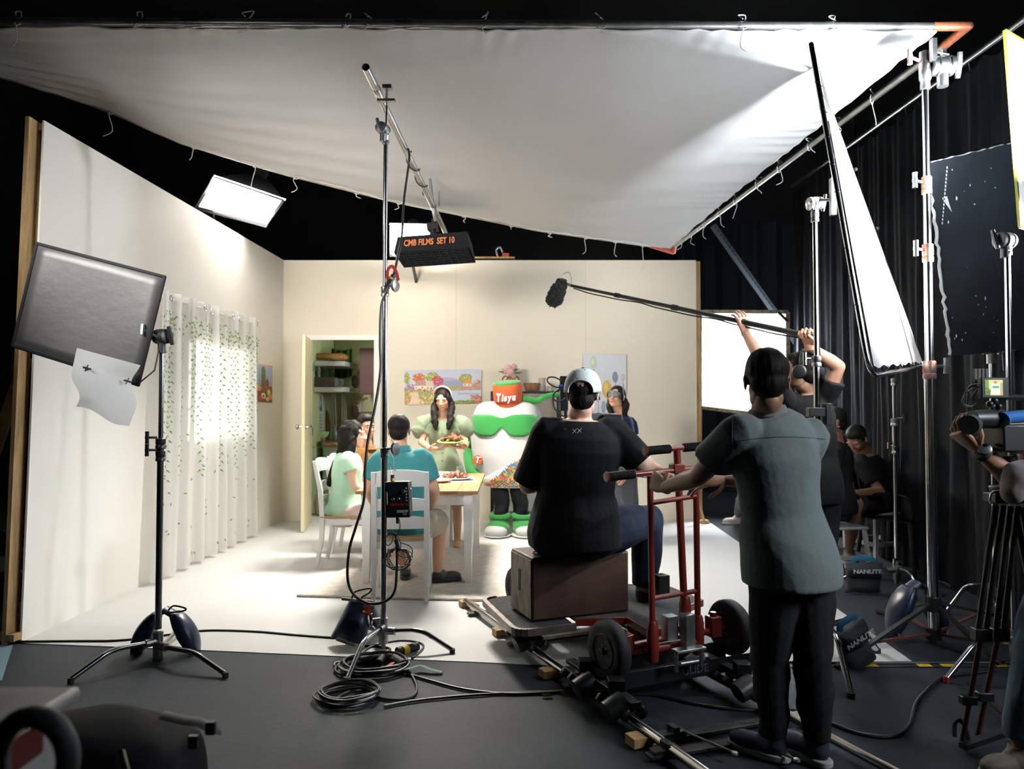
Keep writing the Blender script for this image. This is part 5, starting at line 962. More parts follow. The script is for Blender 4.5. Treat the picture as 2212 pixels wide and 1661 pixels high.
# standing woman in sage dress
sage = cloth('sage_dress', (.145, .180, .115)); hd = D(957, 863, 7.20); Mh = headframe(170, -16)
N0 = D(957, 902, 7.25); PV = D(957, 1005, 7.28); wst = D(957, 973, 7.27)
skirt = (sage, [(D(957, 966, 7.27), Xx*.118, Yy*.10), (D(957, 985, 7.27), Xx*.155, Yy*.13), (D(960, 1020, 7.27), Xx*.195, Yy*.17), (D(963, 1060, 7.27), Xx*.22, Yy*.20), (D(965, 1087, 7.27), Xx*.235, Yy*.21)])
r, *_ = person('woman in a sage green dress and pink headband standing with a plate of chicken', hd, 170, -16, N0, [D(990, 918, 7.25), D(925, 918, 7.25)], [D(1007, 958, 7.22), D(909, 955, 7.22)], [D(1003, 966, 7.02), D(928, 968, 7.02)], PV, [D(988, 1100, 7.22), D(948, 1098, 7.26)], [D(988, 1162, 7.12), D(957, 1158, 7.38)], [V((.1, -1, 0)), V((-.1, -1, 0))],
       skin=skinA, girth=.88, s=.96, shirt=sage, sleeve=.5, shirt_len=-.05, skirt=skirt, shoes=(tan, tan, 1), hair=None, female=True, face=True, closed=True, neckline=.10, handd=[V((-.85, -.25, .0)), V((.85, -.25, .0))], palm=[UP, UP], curl=.25, hs=.97)
locks = [([hd+V((sg*.066, .02, .0)), hd+V((sg*.085, .005, -.07)), hd+V((sg*.078, -.04, -.15)), hd+V((sg*.070, -.07, -.22)), hd+V((sg*.062, -.085, -.28))], [.030, .036, .034, .032, .014]) for sg in (-1, 1)]+[([hd+V((0, .07, 0)), hd+V((0, .08, -.16))], [.07, .055])]
hairlong(hd, Mh, .95, r, locks, vox=.006, top=.95)
q = MB(); q.tube([hd+Mh@V((.087*math.sin(a), -.005+.0*a, .045+.087*math.cos(a))) for a in np.linspace(-1.55, 1.55, 21)], [(.006, .019)]*21, 8, up=(0, 1, 0)); q.build('headband', mat('headband_pink', (.82, .50, .50), .8), r)
for sg in (-1, 1):
    q = MB(); c = hd+Mh@V((sg*.082, .0, -.045)); q.tube([c+V((.018*math.cos(a), 0, .018*math.sin(a))) for a in np.linspace(0, 6.3, 14)], .004, 6); q.build('hoop_earring', chrome, r)
    q = MB(); s0_ = D(1000 if sg > 0 else 914, 915, 7.25); e0 = D(1009 if sg > 0 else 903, 932, 7.24); limb(q, [s0_+V((-sg*.04, 0, .02)), s0_, e0], [.07, .088, .066]); remesh(q, 'puff_sleeve', sage, r, .009, 2, .006, 16, 4)
for k in range(5): q = MB(); p = D(955, 930+k*16, 7.13); q.ell(p+V((0, 0, 0)), .006, n=8, m=5); q.build('button', mat('button_brown', (.2, .13, .08)), r)
pt = Matrix.Rotation(R(-3), 3, 'Y') @ Matrix.Rotation(R(8), 3, 'X'); pc = D(978, 955, 6.96)
plate(pc, .135, 'lime green plate held by the woman in the sage dress', greenp, sx=1.08, tilt=pt)
food(pc+V((-.0, 0, .012)), 30, .105, .065, .045, 8, 'pile of fried chicken on the lime green plate', sz=.021)
# performer in a padded roll costume (plain stand-in: no printed face)
grn = mat('felt_green', (.018, .215, .035), .85, sheen=.3, bump=.2, bscale=60); wht = mat('felt_white', (.52, .515, .50), .85, bump=.25, bscale=120, sheen=.2); org = mat('felt_orange', (.56, .095, .018), .8, bump=.2, bscale=60); orgd = mat('felt_orange_dark', (.33, .05, .018), .8)
cd = 7.72; cc = D(1092, 1060, cd); cyaw = R(-10); Mc = Matrix.Rotation(cyaw, 3, 'Z'); C0 = V((cc.x+.02, cd+.12, 0)); A = lambda x, y, z: C0+Mc@V((x, y, z))
cos_ = thing('costumed_performer', 'performer in a white padded roll costume with green band and orange hat', 'person', C0)
blk = cloth('black_trousers', (.012, .012, .014))
zz = lambda py: D(1100, py, cd).z
def superring(z, a, b, n=48, e=.62, dx=0, dy=0): return [A(dx+a*math.copysign(abs(math.cos(t))**e, math.cos(t)), dy+b*math.copysign(abs(math.sin(t))**e, math.sin(t)), z) for t in np.linspace(0, 2*PI, n+1)[:-1]]
zb, ztop = zz(1054), zz(866); prof = [(0, .20, .16), (.03, .255, .20), (.10, .30, .25), (.25, .345, .29), (.45, .372, .31), (.65, .375, .315), (.80, .36, .31), (.90, .335, .29), (.96, .30, .26), (.99, .25, .21), (1.0, .15, .12)]
def costume_at(t): 
    for (t0, a0, b0), (t1, a1_, b1) in zip(prof, prof[1:]):
        if t <= t1: k = (t-t0)/(t1-t0); return a0+(a1_-a0)*k, b0+(b1-b0)*k
q = MB(); vs = []; 
for t_, a, b in prof: vs += superring(zb+(ztop-zb)*t_, a, b)
q.add(vs, [(i*48+k, i*48+(k+1) % 48, (i+1)*48+(k+1) % 48, (i+1)*48+k) for i in range(len(prof)-1) for k in range(48)]+[tuple(range(47, -1, -1)), tuple((len(prof)-1)*48+k for k in range(48))]); q.build('padded_body', wht, cos_, sub=1)
def onfront(x, t, off=.012):      # point on the front of the padded body, x across, t height fraction
    a, b = costume_at(t); a += .0; k = min(.999, abs(x)/a); y = b*(1-k**(2/.62))**(.62/2); return A(x, -(y+off), zb+(ztop-zb)*t)
def patch(name, poly_fn, m, nu=30, nv=6, off=.012, parent=None):
    q = MB(); q.grid(lambda u, v: onfront(*poly_fn(u, v), off), nu, nv); return q.build(name, m, parent or cos_, solid=.012)
# plain wavy green band
bandt = lambda u: .70+.045*math.sin(u*PI*2+1.2)*.4
def band(u, v):
    x = -.345+.69*u; lo = .60+.10*math.exp(-(x/.06)**2)+.10*max(0, (abs(x)-.22)/.12)**1.5; hi = .845-.035*math.exp(-(x/.08)**2)-.01*max(0, (abs(x)-.25)/.1); return x, lo+(hi-lo)*v
patch('green_band', band, grn, 44, 8)
# woven multicolour sash: herringbone strips as separate cloth tiles
base = patch('sash_base', lambda u, v: (-.22+.50*u, .012+(.10+.30*u)*v), mat('sash_white', (.78, .76, .72), .8), 20, 8, off=.008)
tc = [mat('weave_'+n_, c_, .8) for n_, c_ in (('red', (.50, .02, .02)), ('blue', (.02, .11, .42)), ('green', (.02, .30, .08)), ('yellow', (.75, .46, .01)), ('orange', (.65, .14, .01)))]
r_ = random.Random(21); cnt = 0
for i in range(24):
    for j in range(14):
        u = (i+.5)/24; v = (j+.5)/14; x = -.21+.48*u; t_ = .02+(.085+.30*u)*v
        if j > 4+u*16: continue
        aa = .6 if (i+j) % 2 else -.9; dx, dt = .0135*math.cos(aa), .0165*math.sin(aa); wx, wt = -.0052*math.sin(aa), .0064*math.cos(aa)
        if abs(x)+.02 > costume_at(max(t_, .03))[0]: continue
        q = MB(); ps = [onfront(x+s1_*dx+s2_*wx, max(t_+s1_*dt+s2_*wt, .005), .017) for s1_, s2_ in ((-1, -1), (1, -1), (1, 1), (-1, 1))]; q.prism(ps, Mc@V((0, -.004, 0))); q.build('weave_strip', r_.choice(tc), cos_, smooth=False)
q = MB(); c = onfront(-.255, .33, .02); q.lathe(c, [(.05, 0), (.053, .008), (.05, .018), (.02, .02)], 26, frame(Mc@V((-.2, -1, .05)))); bd_ = q.build('round_badge', org, cos_)
text('T', .085, facing(Mc@V((-.2, -1, .05))), c+Mc@V((-.005, -.024, 0)), mat('white_felt_letter', (.8, .78, .74)), bd_, shear=.25, extrude=.002, bold=.003)
# arms, legs, boots
q = MB(); limb(q, [A(-.33, 0, zz(950)), A(-.40, -.03, zz(985)), A(-.36, -.16, zz(1015)), A(-.27, -.26, zz(1028))], [.07, .072, .06, .05]); remesh(q, 'arm', grn, cos_, .01, 2, .003, 10, 2)
q = MB(); hand(q, A(-.40, -.05, zz(968)), V((-.15, -.1, 1)), Mc@V((1, 0, 0)), 1.15, .35, -1); q.build('glove', grn, cos_)
q = MB(); limb(q, [A(.34, .02, zz(950)), A(.42, .0, zz(990)), A(.40, -.10, zz(1025))], [.07, .07, .055]); remesh(q, 'arm', grn, cos_, .01, 2, .003, 10, 2)
q = MB(); hand(q, A(.40, -.10, zz(1028)), V((0, -.3, -1)), Mc@V((-1, 0, 0)), 1.15, .4, 1); q.build('glove', grn, cos_)
for sg, px in ((-1, 1083), (1, 1124)):
    q = MB(); top_ = A(sg*.10, .0, zb+.05); kn = V((D(px, 1085, cd+.05).x, cd+.08, zz(1085))); an = V((D(px-sg*1, 1120, cd+.05).x, cd+.06, .12)); limb(q, [top_, kn, an], [.095, .082, .07]); remesh(q, 'leg', blk, cos_, .01, 2, .004, 12, 5)
    ax = D(px-(6 if sg < 0 else -8), 1150, cd).x; bt = Matrix.Rotation(R(-14 if sg < 0 else 14), 3, 'Z'); B_ = V((ax, cd-.02, 0)); E = lambda p: B_+bt@V(p)
    q = MB(); q.ell(E((0, .05, .12)), (.105, .13, .085), bt, 20, 12); q.ell(E((0, -.04, .085)), (.125, .15, .08), bt, 20, 12); o = remesh(q, 'boot', grn, cos_, .009, 4)
    q = MB(); q.ell(E((0, -.105, .070)), (.118, .105, .072), bt, 20, 12); q.build('toe_cap', wht, o); q = MB(); q.ell(E((0, -.035, .022)), (.140, .175, .024), bt, 24, 8); q.build('sole', wht, o)
    q = MB(); q.tube([E((.088*math.cos(a), .055+.088*math.sin(a), .205+.012*math.sin(a))) for a in np.linspace(0, 2*PI, 21)], .030, 10, caps=False); q.build('cuff', grn, o)
# hat
hx_ = D(1097, 850, cd-.05); Mh2 = Matrix.Rotation(R(-4), 3, 'Y') @ Matrix.Rotation(R(9), 3, 'X'); Hh = lambda p: hx_+Mh2@V(p)
q = MB(); q.lathe(hx_, [(.12, -.135), (.143, -.12), (.150, -.06), (.153, .04), (.150, .098), (.142, .105)], 40, Mh2); hat = q.build('hat', org, cos_)
q = MB(); q.lathe(Hh((0, 0, .104)), [(.145, 0), (.146, .010), (.135, .022), (.06, .028)], 40, Mh2); q.build('hat_top', grn, hat)
q = MB(); q.grid(lambda u, v: Hh((.156*math.sin(-.95+1.7*u), -.156*math.cos(-.95+1.7*u), -.085+.125*v)), 24, 3); q.build('hat_label', orgd, hat, solid=.006)
for i, chh in enumerate('Tisyu'):
    a = -.1-.95*.0+(-.58, -.27, -.08, .17, .45)[i]; c = Hh((.162*math.sin(a), -.162*math.cos(a), -.022)); text(chh, .115 if i == 0 else .098, Mh2@facing(V((math.sin(a), -math.cos(a), 0))), c, mat('white_felt_letter'), hat, shear=.22, extrude=.003, bold=.004, sx=.72)
q = MB(); tp = [Hh((.14, .0, -.06)), D(1158, 866, cd), D(1175, 858, cd), D(1195, 853, cd+.02), D(1212, 852, cd+.05)]; q.tube(curve(tp, 5), [.05-.022*i/20 for i in range(21)], 14, flat=.8); q.build('hat_tail', grn, hat)
# masked woman in navy by the wall
navy = cloth('navy_top', (.012, .018, .05)); charcoal = cloth('charcoal_skirt', (.05, .055, .06)); hd = D(1331, 858, 7.2); Mh = headframe(148, 10)
r, *_ = person('woman in a navy top wearing a black lace eye mask by the back wall', hd, 148, 10, D(1338, 893, 7.25), [D(1364, 915, 7.35), D(1306, 913, 7.2)], [D(1368, 972, 7.32), D(1300, 970, 7.2)], [D(1350, 1020, 7.1), D(1310, 1012, 7.05)], D(1338, 1010, 7.28), [D(1352, 1100, 7.28), D(1328, 1098, 7.26)], [D(1352, 1160, 7.3), D(1326, 1160, 7.28)], [V((-.2, -1, 0)), V((-.3, -1, 0))],
       skin=skinA, girth=.92, s=.97, shirt=navy, sleeve=.42, sleever=1.2, shirt_len=.12, skirt=(charcoal, [(D(1338, 990, 7.28), Xx*.14, Yy*.12), (D(1338, 1020, 7.28), Xx*.18, Yy*.15), (D(1340, 1080, 7.28), Xx*.17, Yy*.15), (D(1340, 1135, 7.28), Xx*.16, Yy*.14)]), shoes=(loafer, loafer, 1), hair=None, female=True, face=True, neckline=.05, closed=False)
locks = [([hd+V((.05, .05, 0)), hd+V((.085, .03, -.08)), hd+V((.085, .01, -.16))], [.05, .05, .03]), ([hd+V((-.05, .02, .0)), hd+V((-.07, .0, -.08)), hd+V((-.06, -.02, -.14))], [.028, .032, .02]), ([hd+V((0, .07, 0)), hd+V((.02, .07, -.16))], [.07, .05])]
hairlong(hd, Mh, .97, r, locks, vox=.007, top=1.04)
for k in range(14): pass
lace = mat('lace_mask', (.018, .018, .02), .5, vary=.5, vscale=60, col2=(.20, .19, .18))
q = MB(); q.grid(lambda u, v: hd+Mh@(V((.074*math.sin(-1.2+2.4*u), .006+.090*math.cos(-1.2+2.4*u), -.022+.062*v+.012*math.cos(4.8*(u-.5))))*.97), 24, 8); q.build('lace_mask', lace, r, solid=.004)
q = MB(); q.tube(curve([D(1325, 896, 7.17), D(1326, 904, 7.14), D(1324, 902, 7.14), D(1318, 892, 7.12)], 4), .002, 5); q.ell(D(1324, 905, 7.12), .007); q.build('necklace', mat('gold', (.7, .45, .15), .3, 1), r)

# ================================================================= dolly track and dolly
ra0 = G(1512, 1661, .045); ra1 = G(1006, 1298, .045); rb0 = G(1914, 1656, .045); rb1 = G(1428, 1398, .045)
ud = V((ra1.x-ra0.x, ra1.y-ra0.y, 0)).normalized(); ud2 = V((rb1.x-rb0.x, rb1.y-rb0.y, 0)).normalized(); vd = V((ud.y, -ud.x, 0))
railm = mat('rail_steel', (.60, .57, .53), .24, 1, vary=.25, vscale=6)
tr = thing('dolly_track', 'pair of steel camera rails running diagonally across the floor', 'track', ra0.lerp(rb0, .5))
endA = ra0-ud*1.0; farA = ra1
rb1f = rb0+ud2*((ra1-ra0).length+.05); 
for a, b in ((endA, farA), (rb0-ud2*1.0, rb1f)):
    q = MB(); L_ = (b-a).length; m1 = a.lerp(b, .42); q.pipe(a, m1-ud*.0008, .020, .017, 18); q.pipe(m1+ud*.0008, b, .020, .017, 18); q.build('rail', railm, tr)
def railpt(px, py, side=0):
    p = G(px, py, .045); o, d_ = ((ra0, ud), (rb0, ud2))[side]; return o+d_*((p-o).dot(d_))
for (px, py) in ((1022, 1316), (1097, 1382), (1205, 1473)):
    a = railpt(px, py); b = rb0+ud2*((a-rb0).dot(ud2)); e = (b-a).normalized(); q = MB(); q.bar(a-e*.06+V((0, 0, -.026)), b+e*.06+V((0, 0, -.026)), .045, .012); q.build('sleeper', darkm, tr)
for (px, py, o) in ((1010, 1311, 0), (1085, 1373, 0), (1190, 1463, 0), (1384, 1610, 0)):
    c = G(px, py, .0); x_ = vd; q = MB(); w2 = .035; L_ = .075
    q.prism([c+x_*a_+V((0, 0, z_))-ud*w2 for a_, z_ in ((-L_*.7, .006), (L_, .006), (L_, .012), (0, .045), (-L_*.7, .045))], ud*2*w2)
    tag(q.build('wooden_wedge', lumber, bevel=.002), {1010: 'farthest wooden wedge at the far end of the left rail', 1085: 'wooden wedge under the left rail beside the dolly tray', 1190: 'wooden wedge under the left rail below the near dolly wheel', 1384: 'nearest wooden wedge under the left rail, next to the flat bars'}[px], 'wedge')
for k, (a, b) in enumerate(((G(1418, 1598, .02), G(1760, 1538, .02)), (G(1400, 1634, .02), G(1770, 1573, .02)))):
    q = MB(); q.bar(a, b, .05, .014); o = q.build('flat_bar', darkm, bevel=.002); tag(o, ('farther', 'nearer')[k]+' flat black track bar lying on the floor under the near rails', 'bar')
    s_ = a.lerp(b, .30); n_ = V((0, 0, .012))
    q = MB(); q.bar(a.lerp(b, .02)+n_, a.lerp(b, .16)+n_+V((0, 0, .006)), .045, .02); q.box(a.lerp(b, .10)+n_+V((0, 0, .02)), (.03, .05, .03), .4); q.build('rail_clamp', black, o, bevel=.002)
    q = MB(); c0 = a.lerp(b, .14 if k == 0 else .5)+n_*2; q.tube([c0, c0+V((.16, -.20, -.0))], .005, 8); q.lathe(c0+V((.16, -.20, -.006)), [(.012, 0), (.014, .004), (.012, .010), (.004, .012)], 12); q.build('hook_rod', dull, o)
    q = MB(); q.box(a.lerp(b, .55)+V((0, 0, .0075)), (.06, .02, .002), .16); q.build('slot', blackr, o)
DZ = .215
dol = thing('camera_dolly', 'red-framed camera dolly with big rubber wheels standing on skate wheels on the track', 'dolly', G(1300, 1430))
carpm = mat('dolly_carpet', (.055, .055, .055), .95, vary=.5, vscale=40, bump=.5, bscale=90); trim_m = mat('worn_alloy', (.34, .30, .27), .42, .8, vary=.5, vscale=18)
Gd = lambda px, py, z=DZ: G(px, py, z)
def rounded(pts, r, n=5):
    out = []
    for i, p in enumerate(pts):
        a = pts[i-1]; b = pts[(i+1) % len(pts)]; rr2 = r[i] if isinstance(r, list) else r
        if rr2 <= 0: out.append(p); continue
        p0 = p+(a-p).normalized()*rr2; p1 = p+(b-p).normalized()*rr2
        for k in range(n+1): t = k/n; out.append(p0*(1-t)**2+p*2*t*(1-t)+p1*t*t)
    return out
bxl = G(1117, 1283, DZ); t0_ = G(1040, 1291, DZ); t1_ = G(1116, 1364, DZ); t2_ = G(1243, 1349, DZ); t3_ = t2_+(t0_-t1_)
tray = rounded([t0_, t1_, t2_, t3_], [.09, .09, .0, .0]); tray = tray[::-1] if False else tray
q = MB(); q.prism([p-V((0, 0, .022)) for p in tray], (0, 0, .018)); q.build('side_tray', carpm, dol, smooth=False)
q = MB()
for a, b in zip(tray[:-1], tray[1:-1]): q.bar(a+V((0, 0, -.012)), b+V((0, 0, -.012)), .026, .036)
q.build('tray_rim', trim_m, dol)
dk_ = [G(1243, 1338, DZ), G(1354, 1334, DZ), G(1402, 1362, DZ), G(1506, 1347, DZ), G(1466, 1317, DZ), G(1518, 1296, DZ), G(1437, 1264, DZ), G(1300, 1262, DZ), G(1150, 1278, DZ)]
q = MB(); q.prism([p-V((0, 0, .012)) for p in dk_], (0, 0, .012)); q.build('deck', carpm, dol, smooth=False)
for i in (0, 1, 2, 4, 5, 6, 7): a, b = dk_[i], dk_[i+1]; q = MB(); q.bar(a+V((0, 0, -.016)), b+V((0, 0, -.016)), .012, .038); q.build('frame_rail', redm, dol, bevel=.001)
q = MB(); a, b = dk_[3], dk_[4]; q.bar(a+V((0, 0, -.016)), b+V((0, 0, -.016)), .012, .038); q.build('frame_rail', redm, dol)
wl_ = G(1316, 1404, .235); wr_ = G(1576, 1354, .235); ax = V((wr_.x-wl_.x, wr_.y-wl_.y, 0)).normalized(); tyre = mat('tyre_rubber', (.030, .033, .037), .62, vary=.3, vscale=12, bump=.15, bscale=40)
fx = ax.cross(UP)
q = MB(); q.prism([dk_[1]+V((0, 0, -.03)), dk_[2]+V((0, 0, -.03)), dk_[2]+V((.0, 0, -.13)), dk_[2]+ax*-.12+V((0, 0, -.15))], fx*.01); q.build('side_plate', redm, dol)
def wheel(c, r=.136, w_=.075, axis=None, sgn=-1):
    axis = axis or ax; M = frame(axis*sgn); t = r
    q = MB(); q.lathe(c-axis*sgn*w_*.5, [(t*.60, .004), (t*.80, .0), (t*.93, .006), (t, .02), (t, w_-.02), (t*.93, w_-.006), (t*.80, w_), (t*.60, w_-.004)], 40, M); ty = q.build('wheel', tyre, dol)
    q = MB(); q.lathe(c-axis*sgn*(w_*.5-.012), [(t*.60, 0), (t*.60, w_-.02), (t*.56, w_-.012), (t*.52, w_-.03), (t*.30, w_-.04)], 32, M); q.build('rim', mat('rim_dark_red', (.10, .012, .01), .45, vary=.4), ty)
    q = MB(); q.lathe(c+axis*sgn*.012, [(t*.26, 0), (t*.24, .012), (t*.12, .018), (t*.10, .034), (t*.03, .036)], 20, M)
    q.build('hub_cap', darkm, ty)
    for k in range(5): a = 2*PI*k/5; q = MB(); p = c+axis*sgn*.014; d2 = M@V((math.cos(a), math.sin(a), 0)); q.bar(p+d2*t*.2, p+d2*t*.57, .022, .008, up=axis); q.build('spoke', black, ty)
    for k in range(5): a = 2*PI*(k+.5)/5; q = MB(); p = c+axis*sgn*.024+M@V((math.cos(a)*t*.19, math.sin(a)*t*.19, 0)); q.tube([p, p+axis*sgn*.012], .005, 6); q.build('wheel_nut', dull, ty)
wheel(wl_); wheel(wr_, sgn=-1); wheel(G(1121, 1270, .215), .136); wheel(G(1121, 1270, .215)+vd*.66, .136)
q = MB(); q.tube([wl_+ax*.03, wr_-ax*.03], .018, 12); q.build('axle', redm, dol)
q = MB(); c = wr_-ax*.11; q.box(c+V((0, 0, .02)), (.06, .06, .10), .4); q.tube([c+V((0, 0, .06)), c+V((0, 0, .09))], .018, 10); q.build('knuckle', redm, dol, bevel=.004)
q = MB(); c = wl_+ax*.10; q.box(c+V((0, 0, .02)), (.05, .06, .08), .4); q.tube([c+V((.0, 0, -.02)), c+V((0, 0, -.09))], .010, 10); q.build('knuckle', redm, dol, bevel=.004)
# push bars
pL = lambda py, px=1408, d=3.42: D(px, py, d)
lt, lb_ = D(1404, 1028, 3.42), D(1410, 1400, 3.42); rt, rbm = D(1503, 1018, 3.53), D(1508, 1385, 3.53); mt, mb_ = D(1462, 968, 3.50), D(1480, 1345, 3.50)
for a, b, r in ((lt, lb_, .0145), (rt, rbm, .0145), (mt, mb_, .017)): q = MB(); q.tube([a, b], r, 14); q.build('post', redm, dol)
for b, o in ((lb_, .0), (rbm, .0), (mb_, -.02)): q = MB(); q.lathe(b+V((0, 0, -.06)), [(.024, 0), (.028, .006), (.028, .15), (.024, .16), (.024, .17), (.018, .185)], 18); q.build('post_socket', redm, dol)
for y0, y1 in ((1293, 1276), (1086, 1071)): q = MB(); q.tube([D(1408, y0, 3.42), D(1506, y1, 3.53)], .012, 12); q.build('crossbar', redm, dol)
ha, hb_ = D(1312, 1030, 3.33), D(1583, 1003, 3.61)
q = MB(); q.tube([ha, hb_], .013, 12); q.build('handlebar', redm, dol); ta, tb2 = D(1395, 974, 3.42), D(1522, 963, 3.56)
q = MB(); q.tube([ta, tb2], .013, 12); q.build('handlebar', redm, dol)
for a, b in ((ha, ha.lerp(hb_, .20)), (hb_, hb_.lerp(ha, .17)), (ta, ta.lerp(tb2, .40)), (tb2, tb2.lerp(ta, .37))):
    n = 17; rs = []; ps = []
    for k in range(n*2+1): ps.append(a.lerp(b, k/(n*2))); rs.append(.0215 if k % 2 else .0180)
    q = MB(); q.tube(ps, rs, 14); g2 = q.build('grip', blackr, dol, ang=20); d_ = (a-b).normalized(); q = MB(); q.lathe(a, [(.022, 0), (.024, .003), (.022, .008), (.012, .010)], 16, frame(d_)); q.build('grip_ring', redm, g2)
q = MB(); c = D(1462, 1012, 3.49); q.box(c, (.06, .05, .045), .4); q.build('clamp_block', redm, dol, bevel=.004)
q = MB(); c = D(1488, 1402, 3.40)
q.box(c, (.16, .05, .012), .4)
for k in (-1, 1): q.bar(c+vd*.07*k, c+vd*.07*k+V((0, 0, -.09)), .03, .014)
q.tube([c-vd*.05+V((0, 0, -.06)), c+vd*.05+V((0, 0, -.06))], .012, 10); q.box(c+V((0, .02, .08)), (.05, .05, .15), .4); q.box(c+V((-.08, .03, .09)), (.06, .05, .11), .4); q.build('hitch_bracket', dull, dol, bevel=.002)
q = MB(); q.tube([lb_+V((0, 0, .0)), rbm+V((0, 0, .0))], .02, 12); q.build('lower_tube', redm, dol)
q = MB(); q.box(D(1428, 1264, 4.25), (.07, .07, .12), .4); q.tube(curve([D(1423, 1255, 4.25), D(1425, 1243, 4.25), D(1434, 1245, 4.25), D(1434, 1262, 4.25)], 4), .008, 8); q.build('brake_pedal', black, dol, bevel=.006)
# black carrier channel
cA = G(1313, 1494, .085); cB = G(1625, 1441, .085); cx_ = (cB-cA).normalized(); cy_ = V((-cx_.y, cx_.x, 0)); dep = .20
q = MB(); 
q.bar(cA+V((0, 0, .035)), cB+V((0, 0, .035)), .006, .07); q.bar(cA+cy_*dep+V((0, 0, .035)), cB+cy_*dep+V((0, 0, .035)), .006, .07); q.bar(cA+cy_*dep/2, cB+cy_*dep/2, dep, .006); q.bar(cA+V((0, 0, .035)), cA+cy_*dep+V((0, 0, .035)), .006, .07); q.build('carrier_channel', black, dol, smooth=False)
text('GLIDE', .055, facing(-cy_), cA.lerp(cB, .58)-cy_*.005+V((0, 0, .035)), mat('worn_grey_print', (.12, .12, .12), .7, vary=.9, vscale=60), dol, bold=.001)
def bogie(c, d_, sd):
    c = V(c); s_ = 1 if sd == 0 else -1; out = V((-d_.y, d_.x, 0))*1
    q = MB(); q.bar(c-d_*.16+V((0, 0, .075)), c+d_*.16+V((0, 0, .075)), .05, .02); q.bar(c+V((0, 0, .08)), c+V((0, 0, .13)), .07, .07); q.build('bogie_plate', black, dol, bevel=.003)
    for k in (-.13, -.055, .055, .13):
        for sg in (-1, 1):
            ax2 = (out*sg*.72+V((0, 0, .70))).normalized(); p = c+d_*k+out*sg*.042+V((0, 0, .028)); q = MB(); q.lathe(p-ax2.cross(d_)*0-frame(out*sg-UP)@V((0, 0, .0)), [(.010, -.018), (.024, -.016), (.026, -.010), (.026, .010), (.024, .016), (.010, .018)], 16, frame(V((out.x*sg, out.y*sg, -1)))); q.build('skate_wheel', blackp, dol)
    q = MB(); e = c+out*.06+V((0, 0, .05)); q.lathe(e+d_*-.09, [(.02, -.05), (.045, -.045), (.048, .0), (.045, .045), (.02, .05)], 18, frame(out+V((0, 0, -.4)))); q.build('roller', blackp, dol)
bogie(railpt(1140, 1392), ud, 0); bogie(railpt(1345, 1528), ud, 0); bogie(railpt(1283, 1482), ud, 0); bogie(railpt(1600, 1492, 1), ud2, 1); bogie(railpt(1500, 1436, 1), ud2, 1)
# wooden box seat
b0 = G(1149, 1345, DZ); b1 = G(1359, 1321, DZ); b3 = G(1118, 1310, DZ); dpt = (b3-b0).length; f_ = (b1-b0).normalized(); bk_ = V((-f_.y, f_.x, 0)); hbx = D(1149, 1207, b0.y).z-DZ
boxm = mat('worn_box_wood', (.065, .027, .014), .55, vary=.35, vscale=5, stretch=(1, 1, 5), bump=.1); boxe = mat('scuffed_lit_box_end', (.55, .50, .44), .7, vary=.75, vscale=9, col2=(.20, .13, .10), stretch=(6, 6, .8))  # box end: scuffs are wear, paler overall for light off the floor
wbx = thing('box_seat', 'worn brown wooden box the camera operator sits on, hand hole in its end', 'box', b0)
Lb = (b1-b0).length; dB = .31
q = MB(); q.prism([b0+V((0, 0, .002)), b1+V((0, 0, .002)), b1+bk_*dB+V((0, 0, .002)), b0+bk_*dB+V((0, 0, .002))], (0, 0, hbx)); q.build('carcass', boxm, wbx, bevel=.012)
q = MB(); e0 = b0-f_*.004+bk_*.012; q.prism([e0+V((0, 0, .014)), e0+bk_*(dB-.024)+V((0, 0, .014)), e0+bk_*(dB-.024)+V((0, 0, hbx-.012)), e0+V((0, 0, hbx-.012))], f_*.005); q.build('end_panel', boxe, wbx, smooth=False)
q = MB(); q.lathe(e0+bk_*(dB*.46)-f_*.0018+V((0, 0, hbx*.55)), [(.001, 0), (.018, .0005), (.018, .001)], 18, frame(-f_), sx=1, sy=1); 
hm_ = MB(); cc_ = e0+bk_*(dB*.5)-f_*.002+V((0, 0, hbx*.57)); hm_.prism([cc_+bk_*(.015*math.cos(a))+V((0, 0, .015*math.sin(a)+(.045 if math.sin(a) > 0 else -.045))) for a in np.linspace(0, 2*PI, 25)[:-1]], -f_*.001); hm_.build('hand_hole', blackr, wbx, smooth=False)
q = MB(); c = b0.lerp(b1, .13)+bk_*.12+V((0, 0, hbx+.004)); q.tube([c+V((.022*math.cos(a), .03*math.sin(a), 0)) for a in np.linspace(.6, 5.6, 14)], .003, 6); q.tube([c+V((.045, -.03, 0)), c+V((.045, .03, 0)), c+V((.075, .025, 0)), c+V((.045, 0, 0)), c+V((.08, -.03, 0))], .003, 6); q.build('red_marking', mat('red_print'), wbx)
# camera on the dolly
cm = thing('film_camera', 'film camera on the dolly, mostly hidden by the seated operator', 'camera', D(1300, 950, 4.7))
q = MB(); q.box(D(1278, 935, 4.75), (.26, .36, .20), .4); q.build('camera_body', blackp, cm, bevel=.01)
q = MB(); q.box(D(1322, 910, 4.45), (.11, .06, .085), .1); q.build('battery', blackp, cm, bevel=.004); q = MB(); q.box(D(1330, 914, 4.413), (.055, .003, .022), .1); q.build('white_label', mat('label_grey', (.55, .56, .58), .5), cm, smooth=False)
q = MB(); q.box(D(1302, 900, 4.5), (.15, .09, .04), .1); q.bar(D(1290, 893, 4.5), D(1330, 900, 4.45), .02, .012); q.build('top_plate', mat('grey_alloy', (.16, .18, .21), .4, .6), cm, bevel=.003)
q = MB(); q.box(D(1218, 850, 4.7), (.05, .05, .22)); q.tube([D(1222, 885, 4.68), D(1225, 960, 4.7)], .012, 8); q.build('bracket', black, cm, bevel=.003)
